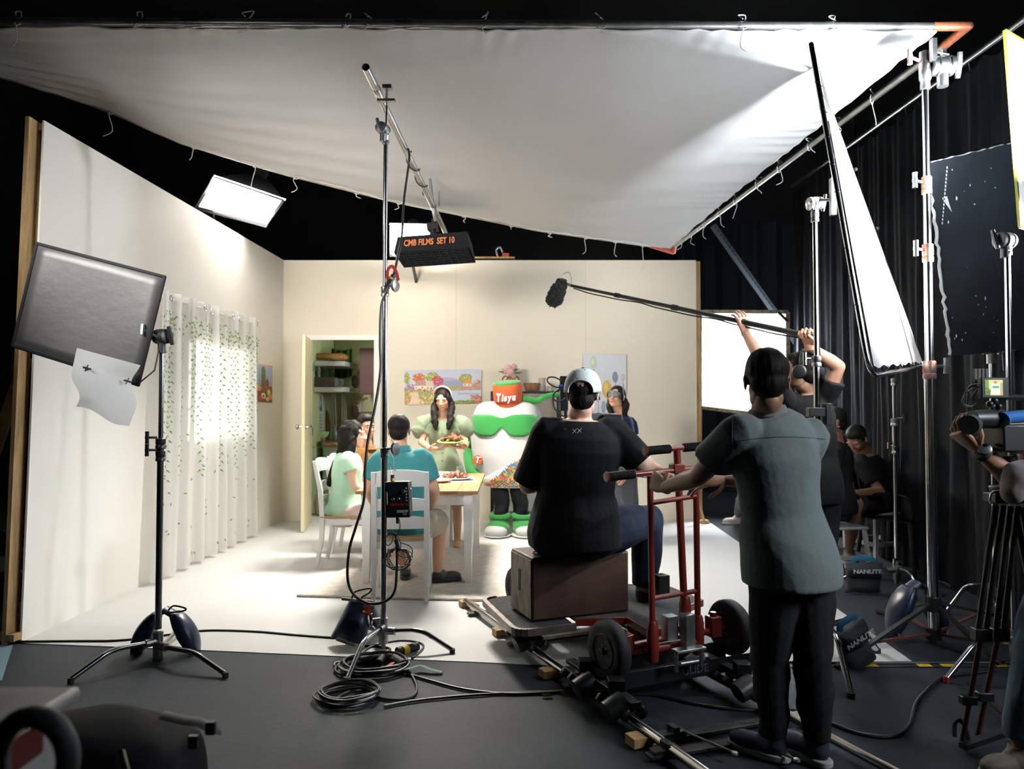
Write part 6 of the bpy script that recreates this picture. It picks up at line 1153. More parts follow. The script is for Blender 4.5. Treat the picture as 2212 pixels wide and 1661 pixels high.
for pts in (((1218, 838), (1200, 836), (1184, 826), (1184, 816), (1198, 815), (1216, 824)), ((1216, 840), (1198, 848), (1196, 862), (1208, 867), (1222, 860)), ((1216, 836), (1197, 850), (1196, 875), (1204, 890), (1222, 902))): q = MB(); q.tube(curve([D(x, y, 4.62) for x, y in pts], 6), .0045, 8); q.build('cable', blackr, cm)
q = MB(); q.tube([D(1215, 834, 4.62), D(1207, 833, 4.62)], .008, 8); q.build('blue_plug', mat('plug_blue', (.03, .12, .5), .4), cm)
q = MB(); q.tube([D(1288, 975, 4.75), D(1288, 1190, 4.75)], .09, 20); q.lathe(D(1288, 1200, 4.75), [(.16, -.25), (.16, -.23), (.09, -.2), (.09, 0)], 20); q.build('pedestal', black, cm)
q = MB(); q.tube([D(1325, 1030, 4.5), D(1346, 1090, 4.4)], .008, 8); q.tube([D(1318, 1000, 4.6), D(1365, 1025, 4.3), D(1395, 1028, 4.0)], .012, 8); q.ell(D(1362, 955, 4.4), .001); q.build('pan_handle', dull, cm)
q = MB(); q.tube(curve([D(1340, 935, 4.5), D(1358, 940, 4.4), D(1364, 950, 4.4), D(1355, 956, 4.4)], 4), .006, 8); q.build('lens_ring', dull, cm)
# ================================================================= crew
jean = cloth('dark_jeans', (.007, .012, .027)); btee = cloth('black_tee', (.003, .0031, .0037)); sneak = mat('black_sneaker', (.012, .012, .013), .5, bump=.3)
hd = D(1259, 853, 3.98); 
r, M_, X_, Y_, U_ = person('camera operator in a black tee and pale cap sitting on the wooden box', hd, -12, -8, D(1253, 900, 4.0), [D(1182, 938, 3.98), D(1327, 938, 4.02)], [D(1140, 1048, 4.05), D(1386, 1002, 4.0)], [D(1185, 1035, 4.32), D(1408, 1005, 4.20)], D(1240, 1140, 4.02), [D(1215, 1140, 4.5), D(1402, 1122, 4.32)], [D(1215, 1265, 4.55), D(1389, 1276, 4.36)], [V((-.2, 1, 0)), V((.5, .85, 0))],
       skin=skinB, girth=1.36, vox=.009, shirt=btee, sleeve=.98, sleever=1.05, shirt_len=.08, trouser=jean, tlen=.93, shoes=(sneak, sneak), fold=.004, hair=None, hs=1.04, handd=[None, V((.4, .8, -.2))], palm=[-UP, -UP], bdepth=1.15)
q = MB(); q.tube([D(1389, 1262, 4.36), D(1390, 1280, 4.36)], .043, 14); q.build('sock', mat('sock_white', (.6, .6, .6), .9), r)
s_ = 1.04; Mh = headframe(-12, -8); hairshort(hd+V((0, 0, -.02)), Mh, s_*.95, r); capm = mat('cap_grey', (.50, .55, .53), .75, bump=.1)
def capp(t, p, off=0):   # t around (0 = back), p 0 rim .. 1 top
    a = PI*2*t; rz = math.cos(p*PI/2); return hd+Mh@(V((-(.096+off)*math.sin(a)*rz**.7, -(.112+off)*math.cos(a)*rz**.7-.014, .012+.02*(1-p)*math.cos(a)*-1+(.122+off)*math.sin(p*PI/2)**.9))*s_)
q = MB(); nt, np_ = 64, 16
for i in range(nt):
    for j in range(np_):
        tt = ((i+.5)/nt+.5) % 1-.5; pp = (j+.5)/np_
        if (tt/.115)**2+(pp/.30)**2 < 1: continue
        q.add([capp(i/nt, j/np_), capp((i+1)/nt, j/np_), capp((i+1)/nt, (j+1)/np_), capp(i/nt, (j+1)/np_)], [(0, 1, 2, 3)])
cp_ = q.build('cap', capm, r, solid=.003, ang=180)
bm = bmesh.new(); bm.from_mesh(cp_.data); bmesh.ops.remove_doubles(bm, verts=bm.verts, dist=.0008); bm.to_mesh(cp_.data); bm.free()
for f in cp_.data.polygons: f.use_smooth = True
q = MB(); q.tube([capp(.115*math.cos(a), .30*max(math.sin(a), .0), .002) for a in np.linspace(0, PI, 22)], .004, 8); q.build('cap_piping', mat('cap_trim', (.62, .66, .64), .7), cp_)
q = MB(); q.lathe(capp(0, 1), [(.010, 0), (.011, .004), (.006, .008)], 12, Mh); q.build('cap_button', blackr, cp_)
for tt in (-.06, .10): q = MB(); c = capp(tt, .68, .002); q.ell(c, .004, n=8, m=5); q.build('eyelet', mat('cap_trim'), cp_)
q = MB(); q.grid(lambda u, v: hd+Mh@(V((.085*math.sin(-1.15+2.3*u)*(1+.0*v), (.07+.03*math.cos(-1.15+2.3*u))+.075*v*math.cos((-1.15+2.3*u)*.8), .022-.012*v-.018*abs(u-.5)**2*4))*s_), 16, 5); q.build('cap_brim', mat('brim_navy', (.02, .025, .05), .7), cp_, solid=.004)
wt = mat('white_print')
def onobj(o, px, py, lift=.001):
    off = o.parent.location; d = ray(px, py).normalized(); ok, p, n, _ = o.ray_cast(V((0, 0, H))-off, d); return p+off-d*lift if ok else None
shb = [c for c in r.children if c.name.startswith('shirt')][0]
for k, (px, py) in enumerate(((1241, 931), (1252, 930))):
    for a_, b_ in (((-4.5, 5), (4.5, -5)), ((-4, -4), (3.5, 4))):
        pz = [onobj(shb, px+a_[0], py+a_[1], .002), onobj(shb, px+b_[0], py+b_[1], .002)]
        if pz[0] and pz[1]: q = MB(); q.bar(pz[0], pz[1], .0022, .001); q.build('shirt_mark', wt, r)
q = MB(); 
text('A', .016, facing((0, -1, .1)), onobj(shb, 1221, 927, .003) or D(1221, 927, 3.77), mat('red_print'), r, name='red_letter')
# man in grey pushing the dolly
greyt = cloth('grey_green_tee', (.150, .178, .178)); dtr = cloth('black_denim', (.016, .016, .019)); ns = mat('navy_shoe', (.012, .018, .04), .7); sole = mat('sole_pale', (.38, .37, .34), .7)
hd = D(1655, 824, 2.70)
r, M_, X_, Y_, U_ = person('man in a grey tee and black trousers pushing the red dolly handle', hd, -10, -8, D(1657, 884, 2.72), [D(1594, 936, 2.66), D(1752, 946, 2.80)], [D(1508, 1030, 2.84), D(1700, 1045, 3.02)], [D(1438, 1052, 3.12), D(1572, 1038, 3.24)], D(1706, 1205, 2.77), [D(1662, 1420, 2.83), D(1756, 1424, 2.79)], [G(1672, 1588, .095), G(1764, 1597, .095)], [V((-.72, .65, 0)), V((-.45, .85, 0))],
       skin=skinC, girth=1.0, vox=.007, shirt=greyt, sleeve=.60, sleever=1.22, shirt_len=.10, trouser=dtr, tlen=.97, shoes=(ns, sole), fold=.0045, handd=[V((-.25, .55, .12)), V((-1, .25, -.05))], palm=[V((.9, .4, -.1)), V((0, .4, -1))], curl=[1.15, .35], hs=.98, hipw=.078, hair=None)
hairshort(hd, headframe(-10, -8), .97, r, .005)
q = MB(); n = D(1657, 878, 2.72); ringloft(q, [(n+V((0, 0, -.028)), X_*.072, Y_*.068), (n+V((0, .0, -.004)), X_*.062, Y_*.060)], 24); q.build('collar', greyt, r)
# seams across the back, laid on the shirt
def onobj(o, px, py, lift=.001):
    off = o.parent.location; d = ray(px, py).normalized(); ok, p, n, _ = o.ray_cast(V((0, 0, H))-off, d); return p+off-d*lift if ok else None
sh_ = [c for c in r.children if c.name.startswith('shirt')][0]
for line in ([(1592+196*k/24, 952-7*math.sin(k/24*PI)-3*k/24) for k in range(25)], [(1583-2*math.sin(k/8*PI), 905+70*k/8) for k in range(9)]):
    ps = [p for p in (onobj(sh_, x, y) for x, y in line) if p]
    if len(ps) > 2: q = MB(); q.tube(ps, .0016, 6); q.build('seam', mat('seam_grey', (.06, .08, .085), .9), r)
# boom operator
bA = D(1758, 728, 4.30); bB = D(1234, 617, 5.7)
def onboom(px):
    t = 0
    for _ in range(40):
        p = bA.lerp(bB, t); x = 1106+F*p.x/(p.y); 
        if x < px: break
        t += .01
    return bA.lerp(bB, t)
gp = onboom(1600); blt = cloth('black_shirt', (.006, .006, .0065)); hd = D(1727, 802, 4.42)
r, *_ = person('boom operator in black with headphones holding the pole up with both hands', hd, 62, 4, D(1740, 846, 4.46), [D(1697, 872, 4.42), D(1775, 866, 4.46)], [D(1655, 795, 4.24), D(1812, 792, 4.38)], [gp+V((.03, -.02, -.075)), bA+V((-.015, .03, -.055))], D(1752, 1052, 4.50), [D(1745, 1200, 4.48), D(1775, 1200, 4.52)], [G(1745, 1322, .09), G(1775, 1322, .09)], [V((-.6, .6, 0)), V((-.5, .7, 0))],
       skin=skinA, girth=1.05, vox=.009, shirt=blt, sleeve=.62, sleever=1.25, trouser=dtr, shoes=(sneak, sneak), handd=[V((-.15, .1, 1)), V((-.1, .0, 1))], palm=[V((-.3, 1, .2)), V((-.7, -.7, 0))], curl=[.45, 1.25], face=True)
Mh = headframe(62, 4)
q = MB(); q.tube([hd+Mh@V((.088*math.sin(a), -.01, .045+.082*math.cos(a))) for a in np.linspace(-1.7, 1.7, 19)], [(.006, .012)]*19, 8, up=(0, 1, 0)); hp = q.build('headphones', blackp, r)
for sg in (-1, 1): q = MB(); q.lathe(hd+Mh@V((sg*.078, -.010, -.005)), [(.03, 0), (.04, .004), (.042, .018), (.034, .03), (.01, .034)], 20, frame(Mh@V((sg, 0, 0)))); q.build('ear_cup', blackp, hp)
q = MB(); ringloft(q, [(hd+Mh@V((0, -.09-.0, -.0)), Mh@V((.05, 0, 0)), Mh@V((0, 0, .05))), (hd+Mh@V((0, -.14, -.01)), Mh@V((.04, 0, 0)), Mh@V((0, 0, .04)))], 12); remesh(q, 'hair_bun', hairm, r, .008, 3)
bm_ = thing('boom_pole', 'long black boom pole with a furry microphone reaching over the set', 'microphone boom', bA)
for k, (a, b, r0) in enumerate(((0, .24, .0175), (.24, .50, .0155), (.50, .76, .0135), (.76, 1, .0115))):
    q = MB(); q.tube([bA.lerp(bB, a), bA.lerp(bB, b)], r0, 12); q.build('pole_section', blackp, bm_)
    if k: q = MB(); q.tube([bA.lerp(bB, a-.008), bA.lerp(bB, a+.014)], r0+.006, 12); q.build('lock_collar', blackr, bm_)
q = MB(); q.tube(curve([bA.lerp(bB, t)+V((.006*math.sin(t*40), .0, -.018-.012*abs(math.sin(t*9.5)))) for t in np.linspace(.0, .99, 30)], 2), .005, 6); q.build('coiled_cable', blackr, bm_)
q = MB(); q.tube(curve([bA, bA+V((.02, -.02, -.04)), bA+V((.02, -.03, -.2)), D(1757, 900, 4.3), D(1753, 1000, 4.35)], 5), .004, 6); q.build('hanging_cable', blackr, bm_)
m0 = D(1216, 606, 5.72); m1 = D(1191, 660, 5.66); q = MB(); q.tube([bB, D(1222, 612, 5.72), m0.lerp(m1, .1)], .012, 10); q.tube(curve([m0, D(1216, 594, 5.72), D(1228, 588, 5.72), D(1234, 600, 5.72), bB], 4), .004, 6); q.build('shock_mount', dull, bm_)
q = MB(); ax_ = (m1-m0).normalized(); q.tube([m0.lerp(m1, t) for t in np.linspace(-.02, 1, 12)], [.018, .040, .046, .050, .054, .056, .058, .060, .060, .058, .05, .030], 18); fz = remesh(q, 'furry_windshield', mat('black_fur', (.014, .014, .014), .95, bump=1, bscale=120), bm_, .006, 1, .006, 110, 3)
def seated_extra(): pass
# two crew members in black seated at the right, in the dark
r, *_ = person('crew member in black sitting in profile behind the man in grey', D(1799, 912, 6.0), 85, -5, D(1806, 952, 6.02), [D(1805, 972, 5.82), D(1808, 972, 6.2)], [D(1800, 1030, 5.8), D(1800, 1030, 6.2)], [D(1770, 1045, 5.85), D(1768, 1045, 6.1)], D(1808, 1085, 6.0), [D(1740, 1088, 5.9), D(1740, 1088, 6.1)], [D(1742, 1200, 5.9), D(1742, 1196, 6.1)], [-Xx, -Xx], skin=skinC, shirt=blt, sleeve=.6, trouser=dtr, tlen=.46, shoes=(sneak, sneak), face=True, vox=.010)
q = MB(); q.ell(D(1812, 922, 5.90), .008); q.build('earring', chrome, r)
tans = mat('olive_sneaker', (.13, .11, .06), .7)
r, *_ = person('crew member in black shorts sitting bent over a tablet at the right', D(1850, 950, 6.42), 128, -38, D(1872, 980, 6.5), [D(1858, 1000, 6.30), D(1878, 1000, 6.68)], [D(1902, 1062, 6.18), D(1850, 1062, 6.6)], [D(1838, 1066, 6.0), D(1806, 1056, 6.25)], D(1892, 1078, 6.52), [D(1848, 1090, 6.05), D(1803, 1094, 6.35)], [D(1834, 1188, 6.08), D(1800, 1180, 6.4)], [V((-.5, -.8, 0)), V((-.6, -.7, 0))], skin=skinC, shirt=blt, sleeve=.68, sleever=1.2, trouser=dtr, tlen=.47, shoes=(tans, sole), vox=.010, girth=1.02, handd=[V((-1, .1, 0)), V((-.3, -.5, -.1))], palm=[-UP, -UP])
# person behind, only grey trousers and a sneaker show
gtr = cloth('grey_trousers', (.085, .09, .095))
r, *_ = person('person in grey trousers and pale sneakers sitting far behind the pusher', D(1668, 905, 7.9), 70, 0, D(1672, 942, 7.9), [D(1668, 960, 7.75), D(1672, 960, 8.1)], [D(1662, 1010, 7.7), D(1662, 1010, 8.1)], [D(1645, 1035, 7.75), D(1645, 1035, 8.0)], D(1675, 1060, 7.92), [D(1612, 1045, 7.8), D(1622, 1045, 8.05)], [G(1594, 1132-17, .09), G(1640, 1122-17, .09)], [V((-1, -.15, 0)), V((-1, -.1, 0))], skin=skinC, shirt=blt, sleeve=1.6, trouser=gtr, shoes=(mat('pale_sneaker', (.42, .38, .34), .7), sole), vox=.011)
# camera operator at the right edge
r, *_ = person('camera operator at the right edge, only a watch-wearing arm and a denim leg in view', D(2450, 800, 2.95), 80, -5, D(2440, 885, 2.95), [D(2400, 950, 2.80), D(2420, 950, 3.10)], [D(2215, 1060, 2.86), D(2230, 1010, 3.1)], [D(2113, 970, 2.80), D(2212, 920, 2.98)], D(2330, 1190, 2.9), [D(2232, 1400, 2.76), D(2300, 1400, 2.95)], [G(2205, 1615, .09), G(2330, 1560, .09)], [V((-.9, -.25, 0)), V((-1, 0, 0))],
       skin=skinC, girth=1.1, vox=.008, shirt=blt, sleeve=.95, sleever=1.1, trouser=cloth('blue_denim', (.045, .085, .125)), tlen=.90, shoes=(mat('tan_shoe', (.10, .08, .06), .7), sole), handd=[V((-.75, .1, .62)), V((-.9, .1, .3))], palm=[V((.45, .2, .8)), V((0, .5, -.8))], curl=[.8, .9])
q = MB(); c = D(2110, 968, 2.79); wd_ = (D(2113, 970, 2.80)-D(2215, 1060, 2.86)).normalized(); c = D(2120, 977, 2.80); q.tube([c-wd_*.012, c+wd_*.012], .036, 20); wt_ = q.build('watch_strap', blackr, r); q = MB(); q.lathe(c+V((-.008, -.028, .012)), [(.022, 0), (.024, .004), (.024, .012), (.02, .014)], 24, frame((-.25, -.8, .45))); q.build('watch_face', mat('watch_grey', (.10, .10, .10), .3, .5), wt_)
q = MB(); limb(q, [D(2190, 1062, 2.70), D(2215, 1030, 2.72), D(2290, 1080, 2.75)], [.045, .07, .08]); remesh(q, 'jacket_sleeve', cloth('taupe_fleece', (.16, .13, .13)), r, .009, 3, .004, 10, 3)

# ================================================================= things around the set
cab = mat('cable_black', (.010, .010, .011), .45)
def cable(label, pts, r=.006, name='cable', k=6, m=cab, group=None):
    q = MB(); q.tube(curve(pts, k), r, 7); return tag(q.build(name, m), label, 'cable', group)
g = lambda x, y, z=.008: G(x, y, z)
cable('long black cable crossing the white floor behind the left stand', [g(-40, 1386), g(60, 1386), g(160, 1385), g(250, 1384), g(330, 1376), g(420, 1364), g(480, 1362), g(560, 1365), g(640, 1372), g(735, 1379)], .0075)
cable('black cable looping down from the boom pipe beside the centre stand', [D(882, 322, 4.9), D(884, 345, 4.8), D(873, 430, 4.5), D(868, 510, 4.3), D(858, 560, 4.15), D(849, 600, 4.05), D(838, 625, 4.03), D(824, 660, 4.03), D(821, 740, 4.02), D(822, 800, 4.0), D(810, 880, 3.98), D(795, 950, 3.96), D(789, 1010, 3.95), D(786, 1080, 3.95), D(768, 1140, 3.93), D(754, 1190, 3.92), D(751, 1250, 3.92), D(764, 1284, 3.92), D(795, 1303, 3.92), D(830, 1300, 3.92), D(852, 1278, 3.93), D(857, 1230, 3.95), D(857, 1180, 3.95), D(853, 1150, 3.96)], .0075)
t = bpy.data.objects['cable.001']
for a, b, r0, m_ in ((D(850, 595, 4.06), D(838, 618, 4.03), .014, blackr), (D(848, 598, 4.06), D(844, 606, 4.045), .0155, mat('tape_yellow'))): q = MB(); q.tube([a, b], r0, 12); q.build('connector', m_, t)
q = MB(); q.tube(curve([D(838, 612, 4.05), D(837, 585, 4.06), D(847, 575, 4.06), D(856, 588, 4.06), D(860, 606, 4.05)], 4), [(.009, .002)]*17, 6, up=(0, 1, 0)); q.build('red_tape', mat('tape_red', (.45, .03, .03), .6), t)
cable('thin cable wound around the overhead boom pipe', [BA.lerp(BBn, .45)+V((.03*math.cos(a), 0, .03*math.sin(a)))+(BBn-BA)*(.10*a/6.3-.1) for a in np.linspace(0, 16, 30)], .005, k=2)
# looped cord bundle under the control box
cb0 = D(861, 1206, 3.96); t = thing('cord_bundle', 'small coil of thin black cord hanging under the control box', 'cable', cb0)
for k in range(6): q = MB(); rr_ = random.Random(k); q.tube([cb0+V((rr_.uniform(-.006, .006)+(.052+.004*k)*math.cos(a), -.01*math.sin(a+k)-.004*k, rr_.uniform(-.006, .006)+(.046+.003*k)*math.sin(a))) for a in np.linspace(0, 2*PI, 26)], .0024, 6, caps=False); q.build('loop', cab, t)
for pts in (((850, 1150), (847, 1170), (838, 1178), (832, 1165), (845, 1150), (860, 1160), (866, 1180), (858, 1195)), ((866, 1172), (888, 1182), (889, 1200), (872, 1204), (856, 1196)), ((862, 1120), (864, 1140), (855, 1160), (858, 1190))): q = MB(); q.tube(curve([D(x, y, 3.95) for x, y in pts], 5), .0026, 6); q.build('loop', cab, t)
q = MB(); q.tube([D(855, 1165, 3.95), D(862, 1190, 3.95)], [.012, .010], 10); q.build('strain_relief', blackr, t)
def coil(label, c, rad, n, sq=1.0, seed=1, r=.0065, extra=()):
    t = thing('cable_coil', label, 'cable', c); rr_ = random.Random(seed); c = V(c)
    for k in range(n):
        ox, oy, rr2 = rr_.uniform(-.02, .02), rr_.uniform(-.02, .02), rad*rr_.uniform(.86, 1.06); ph = rr_.uniform(0, 6)
        q = MB(); q.tube([c+V((ox+rr2*math.cos(a), oy+sq*rr2*math.sin(a), .009+.007*k+.004*math.sin(3*a+ph))) for a in np.linspace(0, 2*PI, 40)], r, 7, caps=False); q.build('loop', cab, t)
    for pts in extra: q = MB(); q.tube(curve(pts, 6), r, 7); q.build('cable_end', cab, t)
    return t
coil('loose flat coil of black cable nearest the camera, left of the centre stand foot', g(752, 1508, 0), .135, 6, .85, 3, extra=([g(755, 1493), g(735, 1503), g(728, 1515), g(700, 1513)], [g(830, 1525), g(900, 1513), g(1000, 1503), g(1100, 1497), g(1210, 1493), g(1290, 1488)]))
t = coil('bigger tangle of black cable around the foot of the centre stand', g(808, 1447, 0), .17, 6, .8, 9, extra=([g(880, 1455), g(930, 1470), g(1000, 1488), g(1090, 1498), g(1180, 1496), g(1260, 1488), g(1330, 1478)], [g(878, 1440), g(900, 1480), g(890, 1505), g(850, 1512), g(800, 1500), g(775, 1470), g(765, 1440)], [g(760, 1470), g(765, 1430), g(800, 1398), g(860, 1384), g(905, 1388), g(914, 1400), g(890, 1422)], [g(770, 1430), g(728, 1440), g(725, 1432), g(750, 1428)], [g(780, 1395), g(840, 1400), g(830, 1412), g(790, 1410), g(775, 1420)]))
for (a, b, r0, m_) in ((g(858, 1408, .03), g(902, 1396, .03), .024, blackr), (g(868, 1406, .03), g(880, 1402, .03), .026, mat('tape_yellow')), (g(778, 1425, .03), g(820, 1420, .03), .018, blackr), (g(852, 1424, .03), g(872, 1436, .03), .026, blackr), (g(818, 1432, .03), g(826, 1420, .04), .02, blackr)): q = MB(); q.tube([a, b], r0, 12); q.build('connector', m_, t)
q = MB(); q.tube(curve([g(820, 1445, .02), g(835, 1440, .03), g(850, 1430, .03)], 4), [(.016, .002)]*9, 6); q.build('orange_tape', mat('tape_orange'), t)
q = MB(); q.tube(curve([g(866, 1447, .02), g(885, 1443, .03), g(908, 1437, .03), g(930, 1445, .02), g(956, 1451, .01)], 4), [(.017, .002)]*17, 6); q.build('green_tape', mat('tape_green', (.01, .12, .07), .6), t)
cable('black cable running under the dolly towards the right', [g(1290, 1500), g(1400, 1500), g(1500, 1520), g(1600, 1533), g(1720, 1534), g(1790, 1560), g(1860, 1585), g(1930, 1590), g(1965, 1565), g(1978, 1520), g(2005, 1488), g(2045, 1462), g(2150, 1448)], .0075)
cable('black cable lying along the front edge of the white floor at the right', [g(1690, 1430), g(1800, 1432), g(1900, 1432), g(2050, 1431), g(2240, 1431)], .007)
ht = thing('hazard_tape', 'yellow and black hazard tape along the floor at the right', 'tape', g(1900, 1437, 0))
for i, (x0, x1) in enumerate(((1620, 1632), (1830, 1890), (1977, 2006), (2028, 2064), (2145, 2172))):
    q = MB(); a = g(x0, 1434, .004); b = g(x0+10, 1440, .004); a2 = g(x1, 1434, .004); b2 = g(x1+10, 1440, .004); q.prism([a, a2, b2, b], (0, 0, .0012)); q.build('yellow_stripe', mat('tape_yellow'), ht, smooth=False)
q = MB(); q.prism([g(1618, 1433.5, .0035), g(2215, 1433.5, .0035), g(2230, 1440.5, .0035), g(1618, 1440.5, .0035)], (0, 0, .0008)); q.build('black_strip', blackr, ht, smooth=False)
for i, (x0, y0, x1) in enumerate(((1170, 1499, 1190), (1210, 1493, 1235))): q = MB(); q.prism([g(x0, y0, .018), g(x1, y0-1, .02), g(x1+3, y0+5, .004), g(x0+3, y0+6, .004)], (0, 0, .001)); tag(q.build('tape_piece', mat('tape_yellow'), smooth=False), ('left', 'right')[i]+' scrap of yellow tape on the cables beside the track', 'tape')
# branded sandbags
def wbag(label, c, ex, h, wd, th, tilt, txt_, size, rot=0):
    c = V(c); ex = V(ex).normalized(); M = Matrix((ex, UP.cross(ex), UP)).transposed() @ Matrix.Rotation(tilt, 3, 'Y'); t = thing('sandbag', label, 'sandbag', c); bagm = mat('charcoal_nylon', (.022, .024, .028), .75, bump=.5, bscale=30, vary=.3)
    P = lambda x, y, z: c+M@V((x, y, z))
    for zz0, s_ in ((0, 1), (-h*.62, .97)):
        q = MB(); rings = []
        for k in range(9): u = k/8; rings.append((P(0, -.0 if s_ == 1 else .02, zz0-h*.62*u), M@V((wd/2*s_*(1-.05*math.sin(PI*u)), 0, 0)), M@V((0, th*(.25+.75*math.sin(PI*(.08+.84*u))), 0))))
        ringloft(q, rings, 24); remesh(q, 'bag_pouch', bagm, t, .008, 2, .003, 14, 4)
    q = MB(); q.tube(curve([P(-wd*.3, 0, 0), P(-wd*.2, 0, .03), P(wd*.2, 0, .03), P(wd*.3, 0, 0)], 4), [(.018, .003)]*13, 6, up=(0, 1, 0)); q.build('carry_strap', mat('strap_blue', (.02, .16, .30), .6), t)
    text(txt_, size, M@facing((0, -1, 0)), P(0, -th-.008, -h*.30), mat('white_print'), t, bold=.0012, sx=1.25); return t
wbag('charcoal sandbag with white lettering hanging on the leg of the slim stand', D(1866, 1216, 5.35), (1, .02, 0), .17, .27, .045, 0, 'NANLITE', .040)
wbag('charcoal sandbag with white lettering and blue strap hanging tilted on a stand leg', D(1833, 1352, 3.86), (.93, .30, 0), .20, .20, .05, R(-24), 'NANLITE', .036)
# black plastic armchair, stools
bpl = mat('chair_black_plastic', (.014, .015, .017), .25)
Bc = G(1945, 1228); t = thing('plastic_chair', 'black plastic armchair by the drape at the right', 'chair', Bc); o_ = V((Bc.x, Bc.y, 0)); Mz = Matrix.Rotation(R(35), 3, 'Z'); Pc = lambda x, y, z: o_+Mz@V((x, y, z))
q = MB(); q.grid(lambda u, v: Pc(-.23+.46*u, -.22+.44*v, .42-.015*math.sin(PI*u)*math.sin(PI*v)), 10, 10); q.build('seat', bpl, t, solid=.012)
for k in range(6): q = MB(); x = -.17+.068*k; q.tube(curve([Pc(x, .20, .43), Pc(x*1.05, .25, .60), Pc(x*1.1, .29, .82)], 4), [(.022, .005)]*9, 6, up=Mz@V((0, 1, 0))); q.build('back_slat', bpl, t)
q = MB(); q.tube(curve([Pc(-.24, .20, .43), Pc(-.25, .25, .62), Pc(-.21, .29, .82), Pc(-.10, .31, .88), Pc(.10, .31, .88), Pc(.21, .29, .82), Pc(.25, .25, .62), Pc(.24, .20, .43)], 5), .020, 8); q.build('back_hoop', bpl, t)
for sg in (-1, 1):
    q = MB(); q.tube(curve([Pc(sg*.25, .22, .58), Pc(sg*.28, .0, .64), Pc(sg*.27, -.20, .62), Pc(sg*.25, -.24, .50), Pc(sg*.25, -.22, .42)], 5), [(.022, .009)]*21, 8); q.build('armrest', bpl, t)
    for y in (-.2, .2): q = MB(); q.tube([Pc(sg*.22, y, .42), Pc(sg*.25, y*1.2, .01)], [.024, .018], 8); q.build('leg', bpl, t)
def stool(label, c, h, rz, s=.34):
    t = thing('plastic_stool', label, 'stool', c); c = V(c); Mz = Matrix.Rotation(rz, 3, 'Z'); P = lambda x, y, z: c+Mz@V((x, y, z)); m_ = mat('stool_white', (.45, .46, .47), .45)
    q = MB(); q.box(P(0, 0, h-.012), (s, s, .024), Mz); q.build('seat', m_, t, bevel=.008)
    for x in (-1, 1):
        for y in (-1, 1): q = MB(); q.bar(P(x*s*.42, y*s*.42, h-.02), P(x*s*.52, y*s*.52, 0), .045, .02); q.build('leg', m_, t)
    for a, b in (((-1, -1), (1, -1)), ((-1, 1), (1, 1)), ((-1, -1), (-1, 1)), ((1, -1), (1, 1))): q = MB(); q.bar(P(a[0]*s*.48, a[1]*s*.48, h*.4), P(b[0]*s*.48, b[1]*s*.48, h*.4), .012, .035); q.build('stretcher', m_, t)
stool('white plastic stool under the crew member with the tablet', (D(1892, 1080, 6.5).x, 6.5, 0), .43, .3); stool('white plastic stool under the crew member in profile', (D(1808, 1090, 6.0).x, 6.0, 0), .40, .1); stool('low white stool under the person in grey trousers', (D(1672, 1060, 7.92).x, 7.92, 0), .36, .2)
q = MB(); c = D(1808, 1056, 6.02); q.box(c, (.24, .17, .012), Matrix.Rotation(R(20), 3, 'X')); tb_ = tag(q.build('tablet', mat('tablet_grey', (.30, .31, .32), .3), bevel=.003), 'pale tablet held by the crew member bent over it', 'tablet'); q = MB(); q.box(c+V((0, .004, -.03)), (.28, .2, .03), Matrix.Rotation(R(20), 3, 'X')); q.build('keyboard_case', blackp, tb_)
# loose timber stick by the wall end
q = MB(); q.bar(D(1508, 1075, 8.45), G(1522, 1130, .02), .03, .02); q.lathe(G(1522, 1131, .0), [(.05, 0), (.06, .01), (.05, .04), (.02, .05)], 16); tag(q.build('broom', lumber), 'short timber stick leaning against the right end of the back wall', 'stick')
# camera rig at the right edge
t = thing('camera_rig', 'shoulder-height camera rig with a small monitor at the far right', 'camera', D(2160, 930, 2.78))
Mr = Matrix.Rotation(R(6), 3, 'Z')
q = MB(); q.box(D(2185, 945, 2.82), (.16, .12, .10), Mr); q.build('camera_body', blackp, t, bevel=.006)
q = MB(); q.tube([D(2100, 905, 2.76), D(2140, 905, 2.78), D(2165, 905, 2.80)], [.032, .036, .036], 20); q.build('lens', blackp, t); q = MB(); q.tube([D(2092, 918, 2.70), D(2100, 916, 2.72)], .036, 20); q.build('follow_focus', mat('watch_grey'), t)
mc = D(2146, 838, 2.78); q = MB(); q.box(mc, (.112, .022, .078), Mr); mo = q.build('monitor', blackp, t, bevel=.004)
im = canvas(50, 70, (.62, .64, .42)); rect(im, .0, .0, .22, 1, (.30, .45, .16)); rect(im, .0, .55, .3, 1, (.25, .35, .12)); rect(im, .35, .25, .85, .9, (.80, .80, .74)); rect(im, .42, .38, .80, .55, (.15, .55, .25)); rect(im, .5, .08, .68, .25, (.75, .3, .2)); rect(im, .85, .2, 1, 1, (.55, .50, .30)); speck(im, .0, .3, .3, .9, [(.2, .3, .1), (.7, .7, .5)], 20, .03)
def emisprint():
    m = bpy.data.materials.new('screen_print'); m.use_nodes = True; nt = m.node_tree; a = nt.nodes.new('ShaderNodeVertexColor'); a.layer_name = 'paint'; b = nt.nodes['Principled BSDF']; b.inputs['Base Color'].default_value = (0, 0, 0, 1); nt.links.new(a.outputs[0], b.inputs['Emission Color']); b.inputs['Emission Strength'].default_value = .9; return m
picture('screen_image', im, mc+Mr@V((-.044, -.0125, -.028)), Mr@V((.072, 0, 0)), Mr@V((0, 0, .058)), mo, emisprint())
for k in range(4): q = MB(); q.box(D(2106+k*8, 812, 2.8), (.009, .012, .055), Mr); q.build('antenna', blackp, t)
